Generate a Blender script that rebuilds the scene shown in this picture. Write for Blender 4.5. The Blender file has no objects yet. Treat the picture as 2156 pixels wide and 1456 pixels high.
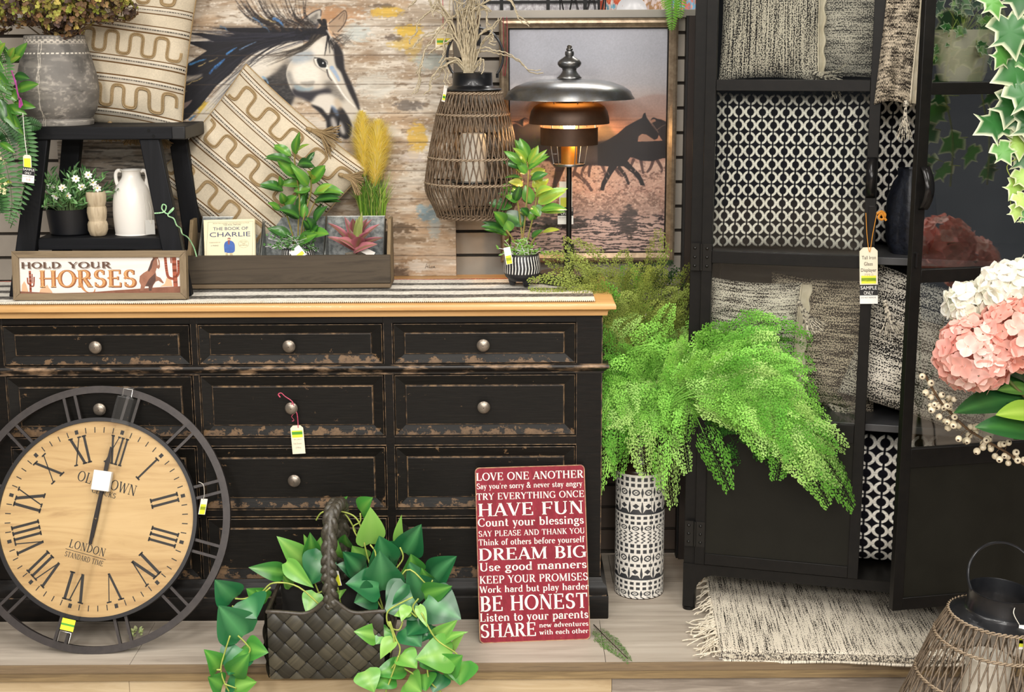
import bpy, math, random
import numpy as np
from mathutils import Vector as V, Matrix, Euler
from mathutils.geometry import tessellate_polygon
D = bpy.data
SC = bpy.context.scene
COL = SC.collection
PI = math.pi
def R(d): return math.radians(d)

# ------------------------------------------------------------------ camera, world, light, exposure
FPX, PITCH, ROLL, HC = 3000.0, R(12.2), R(-0.3), 1.6
cam_d = D.cameras.new('camera'); cam = D.objects.new('camera', cam_d); COL.objects.link(cam)
cam_d.sensor_width = 36.0; cam_d.lens = 36.0 * FPX / 2156.0
cam_d.clip_start = 0.05; cam_d.clip_end = 60
CR = Matrix.Rotation(PI / 2 - PITCH, 3, 'X') @ Matrix.Rotation(ROLL, 3, 'Z')
cam.matrix_world = Matrix.Translation((0, 0, HC)) @ CR.to_4x4()
SC.camera = cam

world = D.worlds.new('shop_air'); SC.world = world; world.use_nodes = True
bg = world.node_tree.nodes['Background']
bg.inputs[0].default_value = (0.86, 0.89, 0.95, 1); bg.inputs[1].default_value = 0.13

def area_light(name, loc, sx, sy, power, col=(1, 0.97, 0.92), rot=(0, 0, 0)):
    l = D.lights.new(name, 'AREA'); l.shape = 'RECTANGLE'; l.size = sx; l.size_y = sy
    l.energy = power; l.color = col
    o = D.objects.new(name, l); COL.objects.link(o); o.location = loc; o.rotation_euler = rot
    return o
CEIL = 2.95
for ix, x in enumerate((-1.5, 0.15, 1.8)):
    area_light('ceiling_lamp', (x, 2.45, CEIL - .03), 0.55, 1.15, 24)
    area_light('ceiling_lamp', (x, 0.35, CEIL - .03), 0.55, 1.15, 62)
    area_light('ceiling_lamp', (x, -2.2, CEIL - .03), 0.55, 1.15, 150)
    area_light('ceiling_lamp', (x + .4, -6.6, CEIL - .03), 0.55, 1.15, 200)
area_light('ceiling_lamp', (0.6, 5.4, CEIL - .03), 1.15, 0.55, 26)

vs = SC.view_settings
SC.display_settings.display_device = 'sRGB'
vs.view_transform = 'Standard'; vs.look = 'None'; vs.exposure = 0.0; vs.gamma = 1.0; vs.use_curve_mapping = False

# ------------------------------------------------------------------ measuring from the photograph
def ray(u, v): return CR @ V(((u - 1078.0) / FPX, -(v - 728.0) / FPX, -1.0))
O = V((0, 0, HC))
def P(u, v, y):
    d = ray(u, v); return O + d * (y / d.y)
def Z(u, v, z):
    d = ray(u, v); return O + d * ((z - HC) / d.z)
def mpp(u, v, y): return (P(u + 1, v, y) - P(u, v, y)).length
def pz(v, y, u=1078): return P(u, v, y).z
def proj_np(pts):
    q = (np.asarray(pts, float) - np.array([0, 0, HC])) @ np.array(CR)
    return 1078 - FPX * q[..., 0] / q[..., 2], 728 + FPX * q[..., 1] / q[..., 2]
# ------------------------------------------------------------------ colours and materials
def S(h):
    h = h.lstrip('#'); c = [int(h[i:i + 2], 16) / 255 for i in (0, 2, 4)]
    return tuple(x / 12.92 if x <= .04045 else ((x + .055) / 1.055) ** 2.4 for x in c)
def s2l(a):
    a = np.asarray(a, float); return np.where(a <= .04045, a / 12.92, ((np.maximum(a, 0) + .055) / 1.055) ** 2.4)
class NT:
    def __init__(s, name):
        s.m = D.materials.new(name); s.m.use_nodes = True; s.t = s.m.node_tree
        s.n = s.t.nodes; s.b = s.n['Principled BSDF']; s.out = s.n['Material Output']
    def new(s, typ, **k):
        n = s.n.new(typ)
        for a, b in k.items():
            if a.startswith('i_'): n.inputs[int(a[2:])].default_value = b
            else: setattr(n, a, b)
        return n
    def link(s, a, b): s.t.links.new(a, b)
    def coord(s, kind, scale=(1, 1, 1), rot=(0, 0, 0)):
        c = s.new('ShaderNodeTexCoord'); m = s.new('ShaderNodeMapping')
        m.inputs['Scale'].default_value = scale; m.inputs['Rotation'].default_value = rot
        s.link(c.outputs[kind], m.inputs[0]); return m.outputs[0]
    def noise(s, vec, scale=5, detail=4, rough=.55, dist=0):
        n = s.new('ShaderNodeTexNoise'); n.inputs['Scale'].default_value = scale
        n.inputs['Detail'].default_value = detail; n.inputs['Roughness'].default_value = rough
        n.inputs['Distortion'].default_value = dist
        if vec: s.link(vec, n.inputs['Vector'])
        return n.outputs[0]
    def ramp(s, fac, stops):
        r = s.new('ShaderNodeValToRGB'); e = r.color_ramp.elements
        while len(e) < len(stops): e.new(.5)
        for i, (p, c) in enumerate(stops):
            e[i].position = p; e[i].color = (*c, 1) if len(c) == 3 else c
        s.link(fac, r.inputs[0]); return r.outputs[0]
    def mix(s, fac, a, b, mode='MIX'):
        m = s.new('ShaderNodeMix', data_type='RGBA', blend_type=mode)
        for x, i in ((fac, 0), (a, 6), (b, 7)):
            if isinstance(x, (int, float)): m.inputs[i].default_value = x
            elif isinstance(x, tuple): m.inputs[i].default_value = (*x, 1)
            else: s.link(x, m.inputs[i])
        return m.outputs[2]
    def math(s, op, a, b=0.0, clamp=False):
        m = s.new('ShaderNodeMath', operation=op, use_clamp=clamp)
        for x, i in ((a, 0), (b, 1)):
            if isinstance(x, (int, float)): m.inputs[i].default_value = x
            else: s.link(x, m.inputs[i])
        return m.outputs[0]
    def bump(s, h, strength=.3, dist=.002):
        b = s.new('ShaderNodeBump'); b.inputs['Strength'].default_value = strength; b.inputs['Distance'].default_value = dist
        s.link(h, b.inputs['Height']); s.link(b.outputs[0], s.b.inputs['Normal'])
    def base(s, c):
        if isinstance(c, tuple): s.b.inputs['Base Color'].default_value = (*c, 1)
        else: s.link(c, s.b.inputs['Base Color'])
    def set(s, rough=.5, metal=0, spec=.5, coat=0, sheen=0, sss=0):
        i = s.b.inputs
        i['Roughness'].default_value = rough; i['Metallic'].default_value = metal
        i['Specular IOR Level'].default_value = spec; i['Coat Weight'].default_value = coat
        i['Sheen Weight'].default_value = sheen
        return s
_mats = {}
def mat(name, c1, c2=None, rough=.5, metal=0, spec=.5, scale=(1, 1, 1), ns=8, detail=4, lo=.35, hi=.65, bump=0, bdist=.002,
        bscale=None, coord='Object', coat=0, sheen=0, vcol=False, dist=0, transl=0):
    if name in _mats: return _mats[name]
    t = NT(name); t.set(rough, metal, spec, coat, sheen)
    c1 = S(c1) if isinstance(c1, str) else c1
    c = c1
    vec = None
    if c2 is not None or bump: vec = t.coord(coord, scale)
    if c2 is not None:
        c2 = S(c2) if isinstance(c2, str) else c2
        f = t.noise(vec, ns, detail, .6, dist)
        c = t.ramp(f, [(lo, c1), (hi, c2)])
    if vcol:
        a = t.new('ShaderNodeAttribute', attribute_name='Col')
        c = t.mix(1.0, a.outputs[0], c, 'MULTIPLY') if c2 is not None or c1 != (1, 1, 1) else a.outputs[0]
    t.base(c)
    if bump:
        t.bump(t.noise(t.coord(coord, bscale or scale), ns if not bscale else 1, 5, .6), bump, bdist)
    if transl:   # light passing through thin leaves and petals
        tr = t.new('ShaderNodeBsdfTranslucent'); mx = t.new('ShaderNodeMixShader'); mx.inputs[0].default_value = transl
        if isinstance(c, tuple): tr.inputs[0].default_value = (*c, 1)
        else: t.link(c, tr.inputs[0])
        t.link(t.b.outputs[0], mx.inputs[1]); t.link(tr.outputs[0], mx.inputs[2]); t.link(mx.outputs[0], t.out.inputs[0])
    _mats[name] = t.m
    return t.m
def glass_mat(name, tint=(1, 1, 1), refl=.5, rough=.01):
    if name in _mats: return _mats[name]
    t = NT(name); t.n.remove(t.b)
    tr = t.new('ShaderNodeBsdfTransparent'); tr.inputs[0].default_value = (*tint, 1)
    gl = t.new('ShaderNodeBsdfGlossy'); gl.inputs['Roughness'].default_value = rough
    fr = t.new('ShaderNodeFresnel'); fr.inputs[0].default_value = 1.5
    mx = t.new('ShaderNodeMixShader'); f = t.math('MULTIPLY', fr.outputs[0], refl, True)
    t.link(f, mx.inputs[0]); t.link(tr.outputs[0], mx.inputs[1]); t.link(gl.outputs[0], mx.inputs[2]); t.link(mx.outputs[0], t.out.inputs[0])
    _mats[name] = t.m; return t.m
def emit_mat(name, col, strength):
    if name in _mats: return _mats[name]
    t = NT(name); t.base(S(col)); t.b.inputs['Emission Color'].default_value = (*S(col), 1); t.b.inputs['Emission Strength'].default_value = strength
    _mats[name] = t.m; return t.m
def wood(name, c1, c2, c3=None, axis=0, ns=3.0, stretch=14, rough=.5, bump=.25, coat=0, knots=.6, spec=.4):
    """grain that runs along one object axis"""
    if name in _mats: return _mats[name]
    t = NT(name); t.set(rough, 0, spec, coat)
    sc = [stretch] * 3; sc[axis] = 1.0
    vec = t.coord('Object', tuple(sc))
    f = t.noise(vec, ns, 6, .62, knots)
    f2 = t.noise(t.coord('Object', tuple(x * .3 for x in sc)), ns * .7, 3, .5, .4)
    stops = [(.30, S(c1)), (.52, S(c2)), (.72, S(c3 or c1))]
    c = t.ramp(f, stops)
    c = t.mix(.35, c, t.ramp(f2, [(.35, S(c1)), (.65, S(c3 or c2))]))
    t.base(c); t.bump(f, bump, .0015)
    _mats[name] = t.m; return t.m

# ------------------------------------------------------------------ mesh building
class MB:
    def __init__(s): s.v = []; s.f = []; s.mi = []; s.c = []; s.uv = {}; s.k = 0; s.col = None; s.M = None
    def add(s, vs, fs, col=None):
        o = len(s.v)
        if s.M is not None: vs = [s.M @ V(p) for p in vs]
        s.v.extend([tuple(p) for p in vs]); s.f.extend([tuple(i + o for i in f) for f in fs]); s.mi.extend([s.k] * len(fs))
        c = col or s.col or (1, 1, 1); s.c.extend([c] * len(vs)); return o
    def bx(s, x0, x1, y0, y1, z0, z1, M=None):
        p = [V((x, y, z)) for z in (z0, z1) for y in (y0, y1) for x in (x0, x1)]
        if M is not None: p = [M @ q for q in p]
        s.add(p, [(0, 2, 3, 1), (4, 5, 7, 6), (0, 1, 5, 4), (2, 6, 7, 3), (0, 4, 6, 2), (1, 3, 7, 5)])
    def tube(s, pts, r, n=6, closed=False, caps=True, flat=1.0):
        pts = [V(p) for p in pts]; m = len(pts)
        rs = r if isinstance(r, (list, tuple)) else [r] * m
        tang = []
        for i in range(m):
            a = pts[(i + 1) % m] if closed or i < m - 1 else pts[i]; b = pts[i - 1] if closed or i > 0 else pts[i]
            d = a - b; tang.append(d.normalized() if d.length > 1e-9 else V((0, 0, 1)))
        up = V((0, 0, 1)) if abs(tang[0].z) < .9 else V((1, 0, 0))
        nrm = (up - tang[0] * up.dot(tang[0])).normalized(); vs = []
        for i in range(m):
            nrm = nrm - tang[i] * nrm.dot(tang[i])
            nrm = nrm.normalized() if nrm.length > 1e-6 else V((1, 0, 0)); bn = tang[i].cross(nrm)
            for j in range(n):
                a = 2 * PI * j / n; vs.append(pts[i] + (nrm * math.cos(a) + bn * math.sin(a) * flat) * rs[i])
        fs = []
        for i in range(m if closed else m - 1):
            for j in range(n):
                a = i * n + j; b = i * n + (j + 1) % n; c = ((i + 1) % m) * n + (j + 1) % n; d = ((i + 1) % m) * n + j
                fs.append((a, b, c, d))
        if caps and not closed:
            fs.append(tuple(range(n))[::-1]); fs.append(tuple((m - 1) * n + j for j in range(n)))
        s.add(vs, fs)
    def lathe(s, prof, n=40, c=(0, 0, 0), M=None, capb=False, capt=False, wob=None):
        vs = []
        for r, z in prof:
            for j in range(n):
                a = 2 * PI * j / n; rr = r * (wob(a, z) if wob else 1)
                vs.append(V((rr * math.cos(a), rr * math.sin(a), z)))
        c = V(c); vs = [(M @ p if M is not None else p) + c for p in vs]
        fs = []
        for i in range(len(prof) - 1):
            for j in range(n): fs.append((i * n + j, i * n + (j + 1) % n, (i + 1) * n + (j + 1) % n, (i + 1) * n + j))
        if capb: fs.append(tuple(range(n))[::-1])
        if capt: fs.append(tuple((len(prof) - 1) * n + j for j in range(n)))
        s.add(vs, fs)
    def prism(s, pts2, d0, d1, M=None):
        """polygon in the local x-z plane, thickness along y from d0 to d1"""
        n = len(pts2); vs = [V((x, d0, z)) for x, z in pts2] + [V((x, d1, z)) for x, z in pts2]
        if M is not None: vs = [M @ p for p in vs]
        tri = tessellate_polygon([[V((x, z, 0)) for x, z in pts2]])
        fs = [tuple(t) for t in tri] + [tuple(i + n for i in t)[::-1] for t in tri] + [(i, (i + 1) % n, (i + 1) % n + n, i + n) for i in range(n)]
        s.add(vs, fs)
    def flat(s, pts2, d, M=None):
        vs = [V((x, d, z)) for x, z in pts2]
        if M is not None: vs = [M @ p for p in vs]
        if len(pts2) == 4: s.add(vs, [(0, 1, 2, 3)]); return
        s.add(vs, [tuple(t) for t in tessellate_polygon([[V((x, z, 0)) for x, z in pts2]])])
    def grid(s, A, cols=None, closed=False, flip=False, uv=True):
        """A: (nv, nu, 3) array of points"""
        nv, nu = A.shape[:2]; o = len(s.v)
        pts = A.reshape(-1, 3)
        if s.M is not None:
            m = np.array(s.M); pts = pts @ m[:3, :3].T + m[:3, 3]
        s.v.extend(map(tuple, pts.tolist()))
        s.c.extend(map(tuple, (cols.reshape(-1, 3) if cols is not None else np.tile(np.array([s.col or (1, 1, 1)]), (nv * nu, 1))).tolist()))
        i, j = np.meshgrid(np.arange(nv - 1), np.arange(nu if closed else nu - 1), indexing='ij')
        a = i * nu + j; b = i * nu + (j + 1) % nu; c = (i + 1) * nu + (j + 1) % nu; d = (i + 1) * nu + j
        q = np.stack([a, b, c, d] if not flip else [a, d, c, b], -1).reshape(-1, 4) + o
        s.f.extend(map(tuple, q.tolist())); s.mi.extend([s.k] * len(q))
        if uv:
            U, W = np.meshgrid(np.linspace(0, 1, nu), np.linspace(0, 1, nv))
            s.uv[o] = np.stack([U, W], -1).reshape(-1, 2)
    def build(s, name, mats, root=None, smooth=True, bevel=0, angle=40, loc=None, seg=2):
        me = D.meshes.new(name)
        M = Matrix.Identity(4)
        if root is not None:
            M = root.matrix_basis.copy(); q = root
            while q.parent is not None: q = q.parent; M = q.matrix_basis @ M
        elif loc is not None: M = Matrix.Translation(loc)
        inv = np.array(M.inverted())
        A = np.array(s.v, float).reshape(-1, 3) @ inv[:3, :3].T + inv[:3, 3]
        me.from_pydata(A.tolist(), [], s.f)
        mats = mats if isinstance(mats, (list, tuple)) else [mats]
        for m in mats: me.materials.append(m)
        if len(mats) > 1: me.polygons.foreach_set('material_index', s.mi)
        if any(c != (1, 1, 1) for c in s.c):
            ca = me.color_attributes.new('Col', 'FLOAT_COLOR', 'POINT')
            cc = np.ones((len(s.v), 4)); cc[:, :3] = np.array(s.c); ca.data.foreach_set('color', cc.ravel())
        if s.uv:
            uvl = me.uv_layers.new(name='UV'); vu = np.zeros((len(s.v), 2))
            for o, a in s.uv.items(): vu[o:o + len(a)] = a
            li = np.zeros(len(me.loops), np.int32); me.loops.foreach_get('vertex_index', li)
            uvl.data.foreach_set('uv', vu[li].ravel())
        me.polygons.foreach_set('use_smooth', [smooth] * len(me.polygons))
        me.update()
        if smooth and angle < 180: me.set_sharp_from_angle(angle=R(angle))
        o = D.objects.new(name, me); COL.objects.link(o)
        if root is not None: o.parent = root
        elif loc is not None: o.location = loc
        if bevel:
            b = o.modifiers.new('soft_edges', 'BEVEL'); b.width = bevel; b.segments = seg; b.limit_method = 'ANGLE'; b.angle_limit = R(35)
        return o
def thing(name, label, cat, loc=(0, 0, 0), rz=0, group=None):
    o = D.objects.new(name, None); COL.objects.link(o); o.empty_display_size = .05
    o.matrix_basis = Matrix.Translation(loc) @ Matrix.Rotation(rz, 4, 'Z')
    return tag(o, label, cat, group)
def tag(o, label, cat, group=None):
    o['label'] = label; o['category'] = cat
    if group: o['group'] = group
    return o
def struct(o): o['kind'] = 'structure'; return o
def rnd(a, b): return random.uniform(a, b)
def frame(origin, xdir, zdir):
    """matrix with local x along xdir, local z along zdir, local -y towards the viewer side"""
    x = V(xdir).normalized(); z = V(zdir); z = (z - x * z.dot(x)).normalized(); y = z.cross(x)
    return Matrix((( x.x, y.x, z.x, origin[0]), (x.y, y.y, z.y, origin[1]), (x.z, y.z, z.z, origin[2]), (0, 0, 0, 1)))
def spline(pts, n=8, closed=False):
    """Catmull-Rom through the points"""
    p = [np.array(q, float) for q in pts]; m = len(p); out = []
    for i in range(m if closed else m - 1):
        if closed: a, b, c, d = p[i - 1], p[i], p[(i + 1) % m], p[(i + 2) % m]
        else: a, b, c, d = p[max(i - 1, 0)], p[i], p[i + 1], p[min(i + 2, m - 1)]
        for k in range(n):
            t = k / n
            out.append(.5 * ((2 * b) + (-a + c) * t + (2 * a - 5 * b + 4 * c - d) * t * t + (-a + 3 * b - 3 * c + d) * t ** 3))
    if not closed: out.append(p[-1])
    return out
def leaf(mb, base, tip, width, nrm, fold=.25, curl=.15, shape='oval', n=7, col=None, col2=None, twist=0, edge=None):
    """a leaf blade from base to tip; nrm is the way its face looks"""
    base = V(base); tip = V(tip); ax = tip - base; L = ax.length
    if L < 1e-6: return
    ax.normalize(); nrm = V(nrm); nrm = nrm - ax * nrm.dot(ax)
    nrm = nrm.normalized() if nrm.length > 1e-4 else V((0, 0, 1)) ; sd = ax.cross(nrm)
    col = col or mb.col or (1, 1, 1); c2 = col2 or tuple(x * 1.25 for x in col)
    vs = []; cs = []
    for i in range(n + 1):
        t = i / n
        if shape == 'oval': w = math.sin(PI * t ** .85) ** .8
        elif shape == 'heart': w = (math.sin(PI * min(1, t * .97 + .03) ** .52) ** .9) if t < 1 else 0
        elif shape == 'blade': w = (1 - t) ** .6 * min(1, t * 6 + .3)
        else: w = math.sin(PI * t) ** .6 * (1 - .25 * t)
        w *= width / 2
        c = base + ax * (L * t) + nrm * (curl * L * (math.sin(PI * t) * .6 - .5 * t * t))
        a = twist * t; sdt = sd * math.cos(a) + nrm * math.sin(a); nt = nrm * math.cos(a) - sd * math.sin(a)
        f = nt * (w * fold)
        if shape == 'heart' and i == 0: vs += [c - sdt * width * .24 - ax * L * .05, c - sdt * width * .13 - ax * L * .03, c, c + sdt * width * .13 - ax * L * .03, c + sdt * width * .24 - ax * L * .05]
        else: vs += [c - sdt * w + f * 1.2, c - sdt * w * .5 + f * .45, c, c + sdt * w * .5 + f * .45, c + sdt * w + f * 1.2]
        e = edge or col
        cs += [e, col, c2, col, e]
    fs = []
    for i in range(n):
        for j in range(4): fs.append((i * 5 + j, i * 5 + j + 1, i * 5 + j + 6, i * 5 + j + 5))
    o = len(mb.v); mb.add(vs, fs); mb.c[o:] = cs
def vary(c, k=.15): 
    f = 1 + rnd(-k, k); return tuple(max(0, x * f * (1 + rnd(-k, k) * .3)) for x in c)

# ------------------------------------------------------------------ painting by numbers: colour grids for pictures and cloth
def vnoise(h, w, sy, sx, seed=0, oct=4, rough=.55):
    rs = np.random.RandomState(seed); out = np.zeros((h, w)); amp = 1; tot = 0
    for o in range(oct):
        gy = max(2, int(h / max(sy, 1)) + 3); gx = max(2, int(w / max(sx, 1)) + 3)
        g = rs.rand(gy, gx)
        y = np.linspace(0, gy - 1.001, h); x = np.linspace(0, gx - 1.001, w)
        yi = y.astype(int); xi = x.astype(int); fy = (y - yi)[:, None]; fx = (x - xi)[None]
        fy = fy * fy * (3 - 2 * fy); fx = fx * fx * (3 - 2 * fx)
        a = g[yi][:, xi]; b = g[yi][:, xi + 1]; c = g[yi + 1][:, xi]; d = g[yi + 1][:, xi + 1]
        out += amp * ((a * (1 - fx) + b * fx) * (1 - fy) + (c * (1 - fx) + d * fx) * fy); tot += amp
        amp *= rough; sy /= 2; sx /= 2
    return out / tot
def sstep(a, b, x):
    t = np.clip((x - a) / (b - a), 0, 1); return t * t * (3 - 2 * t)
def hexa(h): h = h.lstrip('#'); return np.array([int(h[i:i + 2], 16) / 255 for i in (0, 2, 4)])
class Canvas:
    """an sRGB picture whose samples are addressed in the photograph's pixels"""
    def __init__(s, u0, v0, u1, v1, k):
        s.u0, s.v0, s.k = u0, v0, k; s.w = int((u1 - u0) * k); s.h = int((v1 - v0) * k); s.a = np.zeros((s.h, s.w, 3))
        s.U = u0 + (np.arange(s.w) + .5) / k; s.Vv = v0 + (np.arange(s.h) + .5) / k
    def _win(s, x0, x1, y0, y1):
        i0 = max(0, int((x0 - s.u0) * s.k)); i1 = min(s.w, int((x1 - s.u0) * s.k) + 2); j0 = max(0, int((y0 - s.v0) * s.k)); j1 = min(s.h, int((y1 - s.v0) * s.k) + 2)
        return i0, i1, j0, j1
    def blend(s, win, m, col):
        i0, i1, j0, j1 = win; c = hexa(col) if isinstance(col, str) else col
        s.a[j0:j1, i0:i1] = s.a[j0:j1, i0:i1] * (1 - m[..., None]) + c * m[..., None]
    def poly(s, pts, col, alpha=1, soft=0, smooth=False, tex=0, seed=1):
        if smooth: pts = spline(pts, 6, True)
        p = np.array(pts); w = s._win(p[:, 0].min() - soft, p[:, 0].max() + soft, p[:, 1].min() - soft, p[:, 1].max() + soft)
        i0, i1, j0, j1 = w
        if i1 <= i0 or j1 <= j0: return
        m = np.zeros((j1 - j0, i1 - i0))
        for dx in (-.25, .25):
            for dy in (-.25, .25):
                X = (s.U[i0:i1] + dx / s.k)[None]; Y = (s.Vv[j0:j1] + dy / s.k)[:, None]; ins = np.zeros(m.shape, bool)
                for a, b in zip(p, np.roll(p, -1, 0)):
                    if a[1] == b[1]: continue
                    c = ((a[1] > Y) != (b[1] > Y)) & (X < (b[0] - a[0]) * (Y - a[1]) / (b[1] - a[1]) + a[0]); ins ^= c
                m += ins * .25
        r = int(soft * s.k)
        if r > 0:
            for ax in (0, 1):
                for _ in range(2):
                    pad = np.pad(m, [(r, r) if ax == q else (0, 0) for q in (0, 1)], mode='edge'); cs = np.cumsum(pad, ax)
                    z = np.zeros_like(np.take(cs, [0], ax)); cs = np.concatenate([z, cs], ax); L = m.shape[ax]
                    m = (np.take(cs, range(2 * r + 1, 2 * r + 1 + L), ax) - np.take(cs, range(L), ax)) / (2 * r + 1)
        if tex:
            n = vnoise(*m.shape, 2 * s.k, 9 * s.k, seed, 3); m = m * (1 - tex * sstep(.45, .7, n))
        s.blend(w, m * alpha, col)
    def stroke(s, pts, w0, w1=None, col='#000000', alpha=1, dry=0, seed=3):
        w1 = w0 if w1 is None else w1
        p = np.array(spline(pts, 6)); q = max(w0, w1)
        w = s._win(p[:, 0].min() - q, p[:, 0].max() + q, p[:, 1].min() - q, p[:, 1].max() + q); i0, i1, j0, j1 = w
        if i1 <= i0 or j1 <= j0: return
        X = s.U[i0:i1][None]; Y = s.Vv[j0:j1][:, None]; m = np.zeros((j1 - j0, i1 - i0)); n = len(p) - 1
        for i in range(n):
            a, b = p[i], p[i + 1]; d = b - a; L = max((d ** 2).sum(), 1e-9)
            t = np.clip(((X - a[0]) * d[0] + (Y - a[1]) * d[1]) / L, 0, 1); dist = np.hypot(X - a[0] - t * d[0], Y - a[1] - t * d[1])
            ww = (w0 + (w1 - w0) * (i + t) / n) / 2
            m = np.maximum(m, np.clip((ww - dist) * s.k * .8 + .5, 0, 1) * np.clip(ww * s.k * 2, 0, 1))
        if dry: m = m * (1 - dry * sstep(.4, .7, vnoise(*m.shape, 1.5 * s.k, 5 * s.k, seed, 3)))
        s.blend(w, m * alpha, col)
    def at(s, u, v):
        i = np.clip((u - s.u0) * s.k - .5, 0, s.w - 1.001); j = np.clip((v - s.v0) * s.k - .5, 0, s.h - 1.001)
        i0 = i.astype(int); j0 = j.astype(int); fi = (i - i0)[..., None]; fj = (j - j0)[..., None]; a = s.a
        i1 = np.minimum(i0 + 1, s.w - 1); j1 = np.minimum(j0 + 1, s.h - 1)
        return (a[j0, i0] * (1 - fi) + a[j0, i1] * fi) * (1 - fj) + (a[j1, i0] * (1 - fi) + a[j1, i1] * fi) * fj

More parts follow.
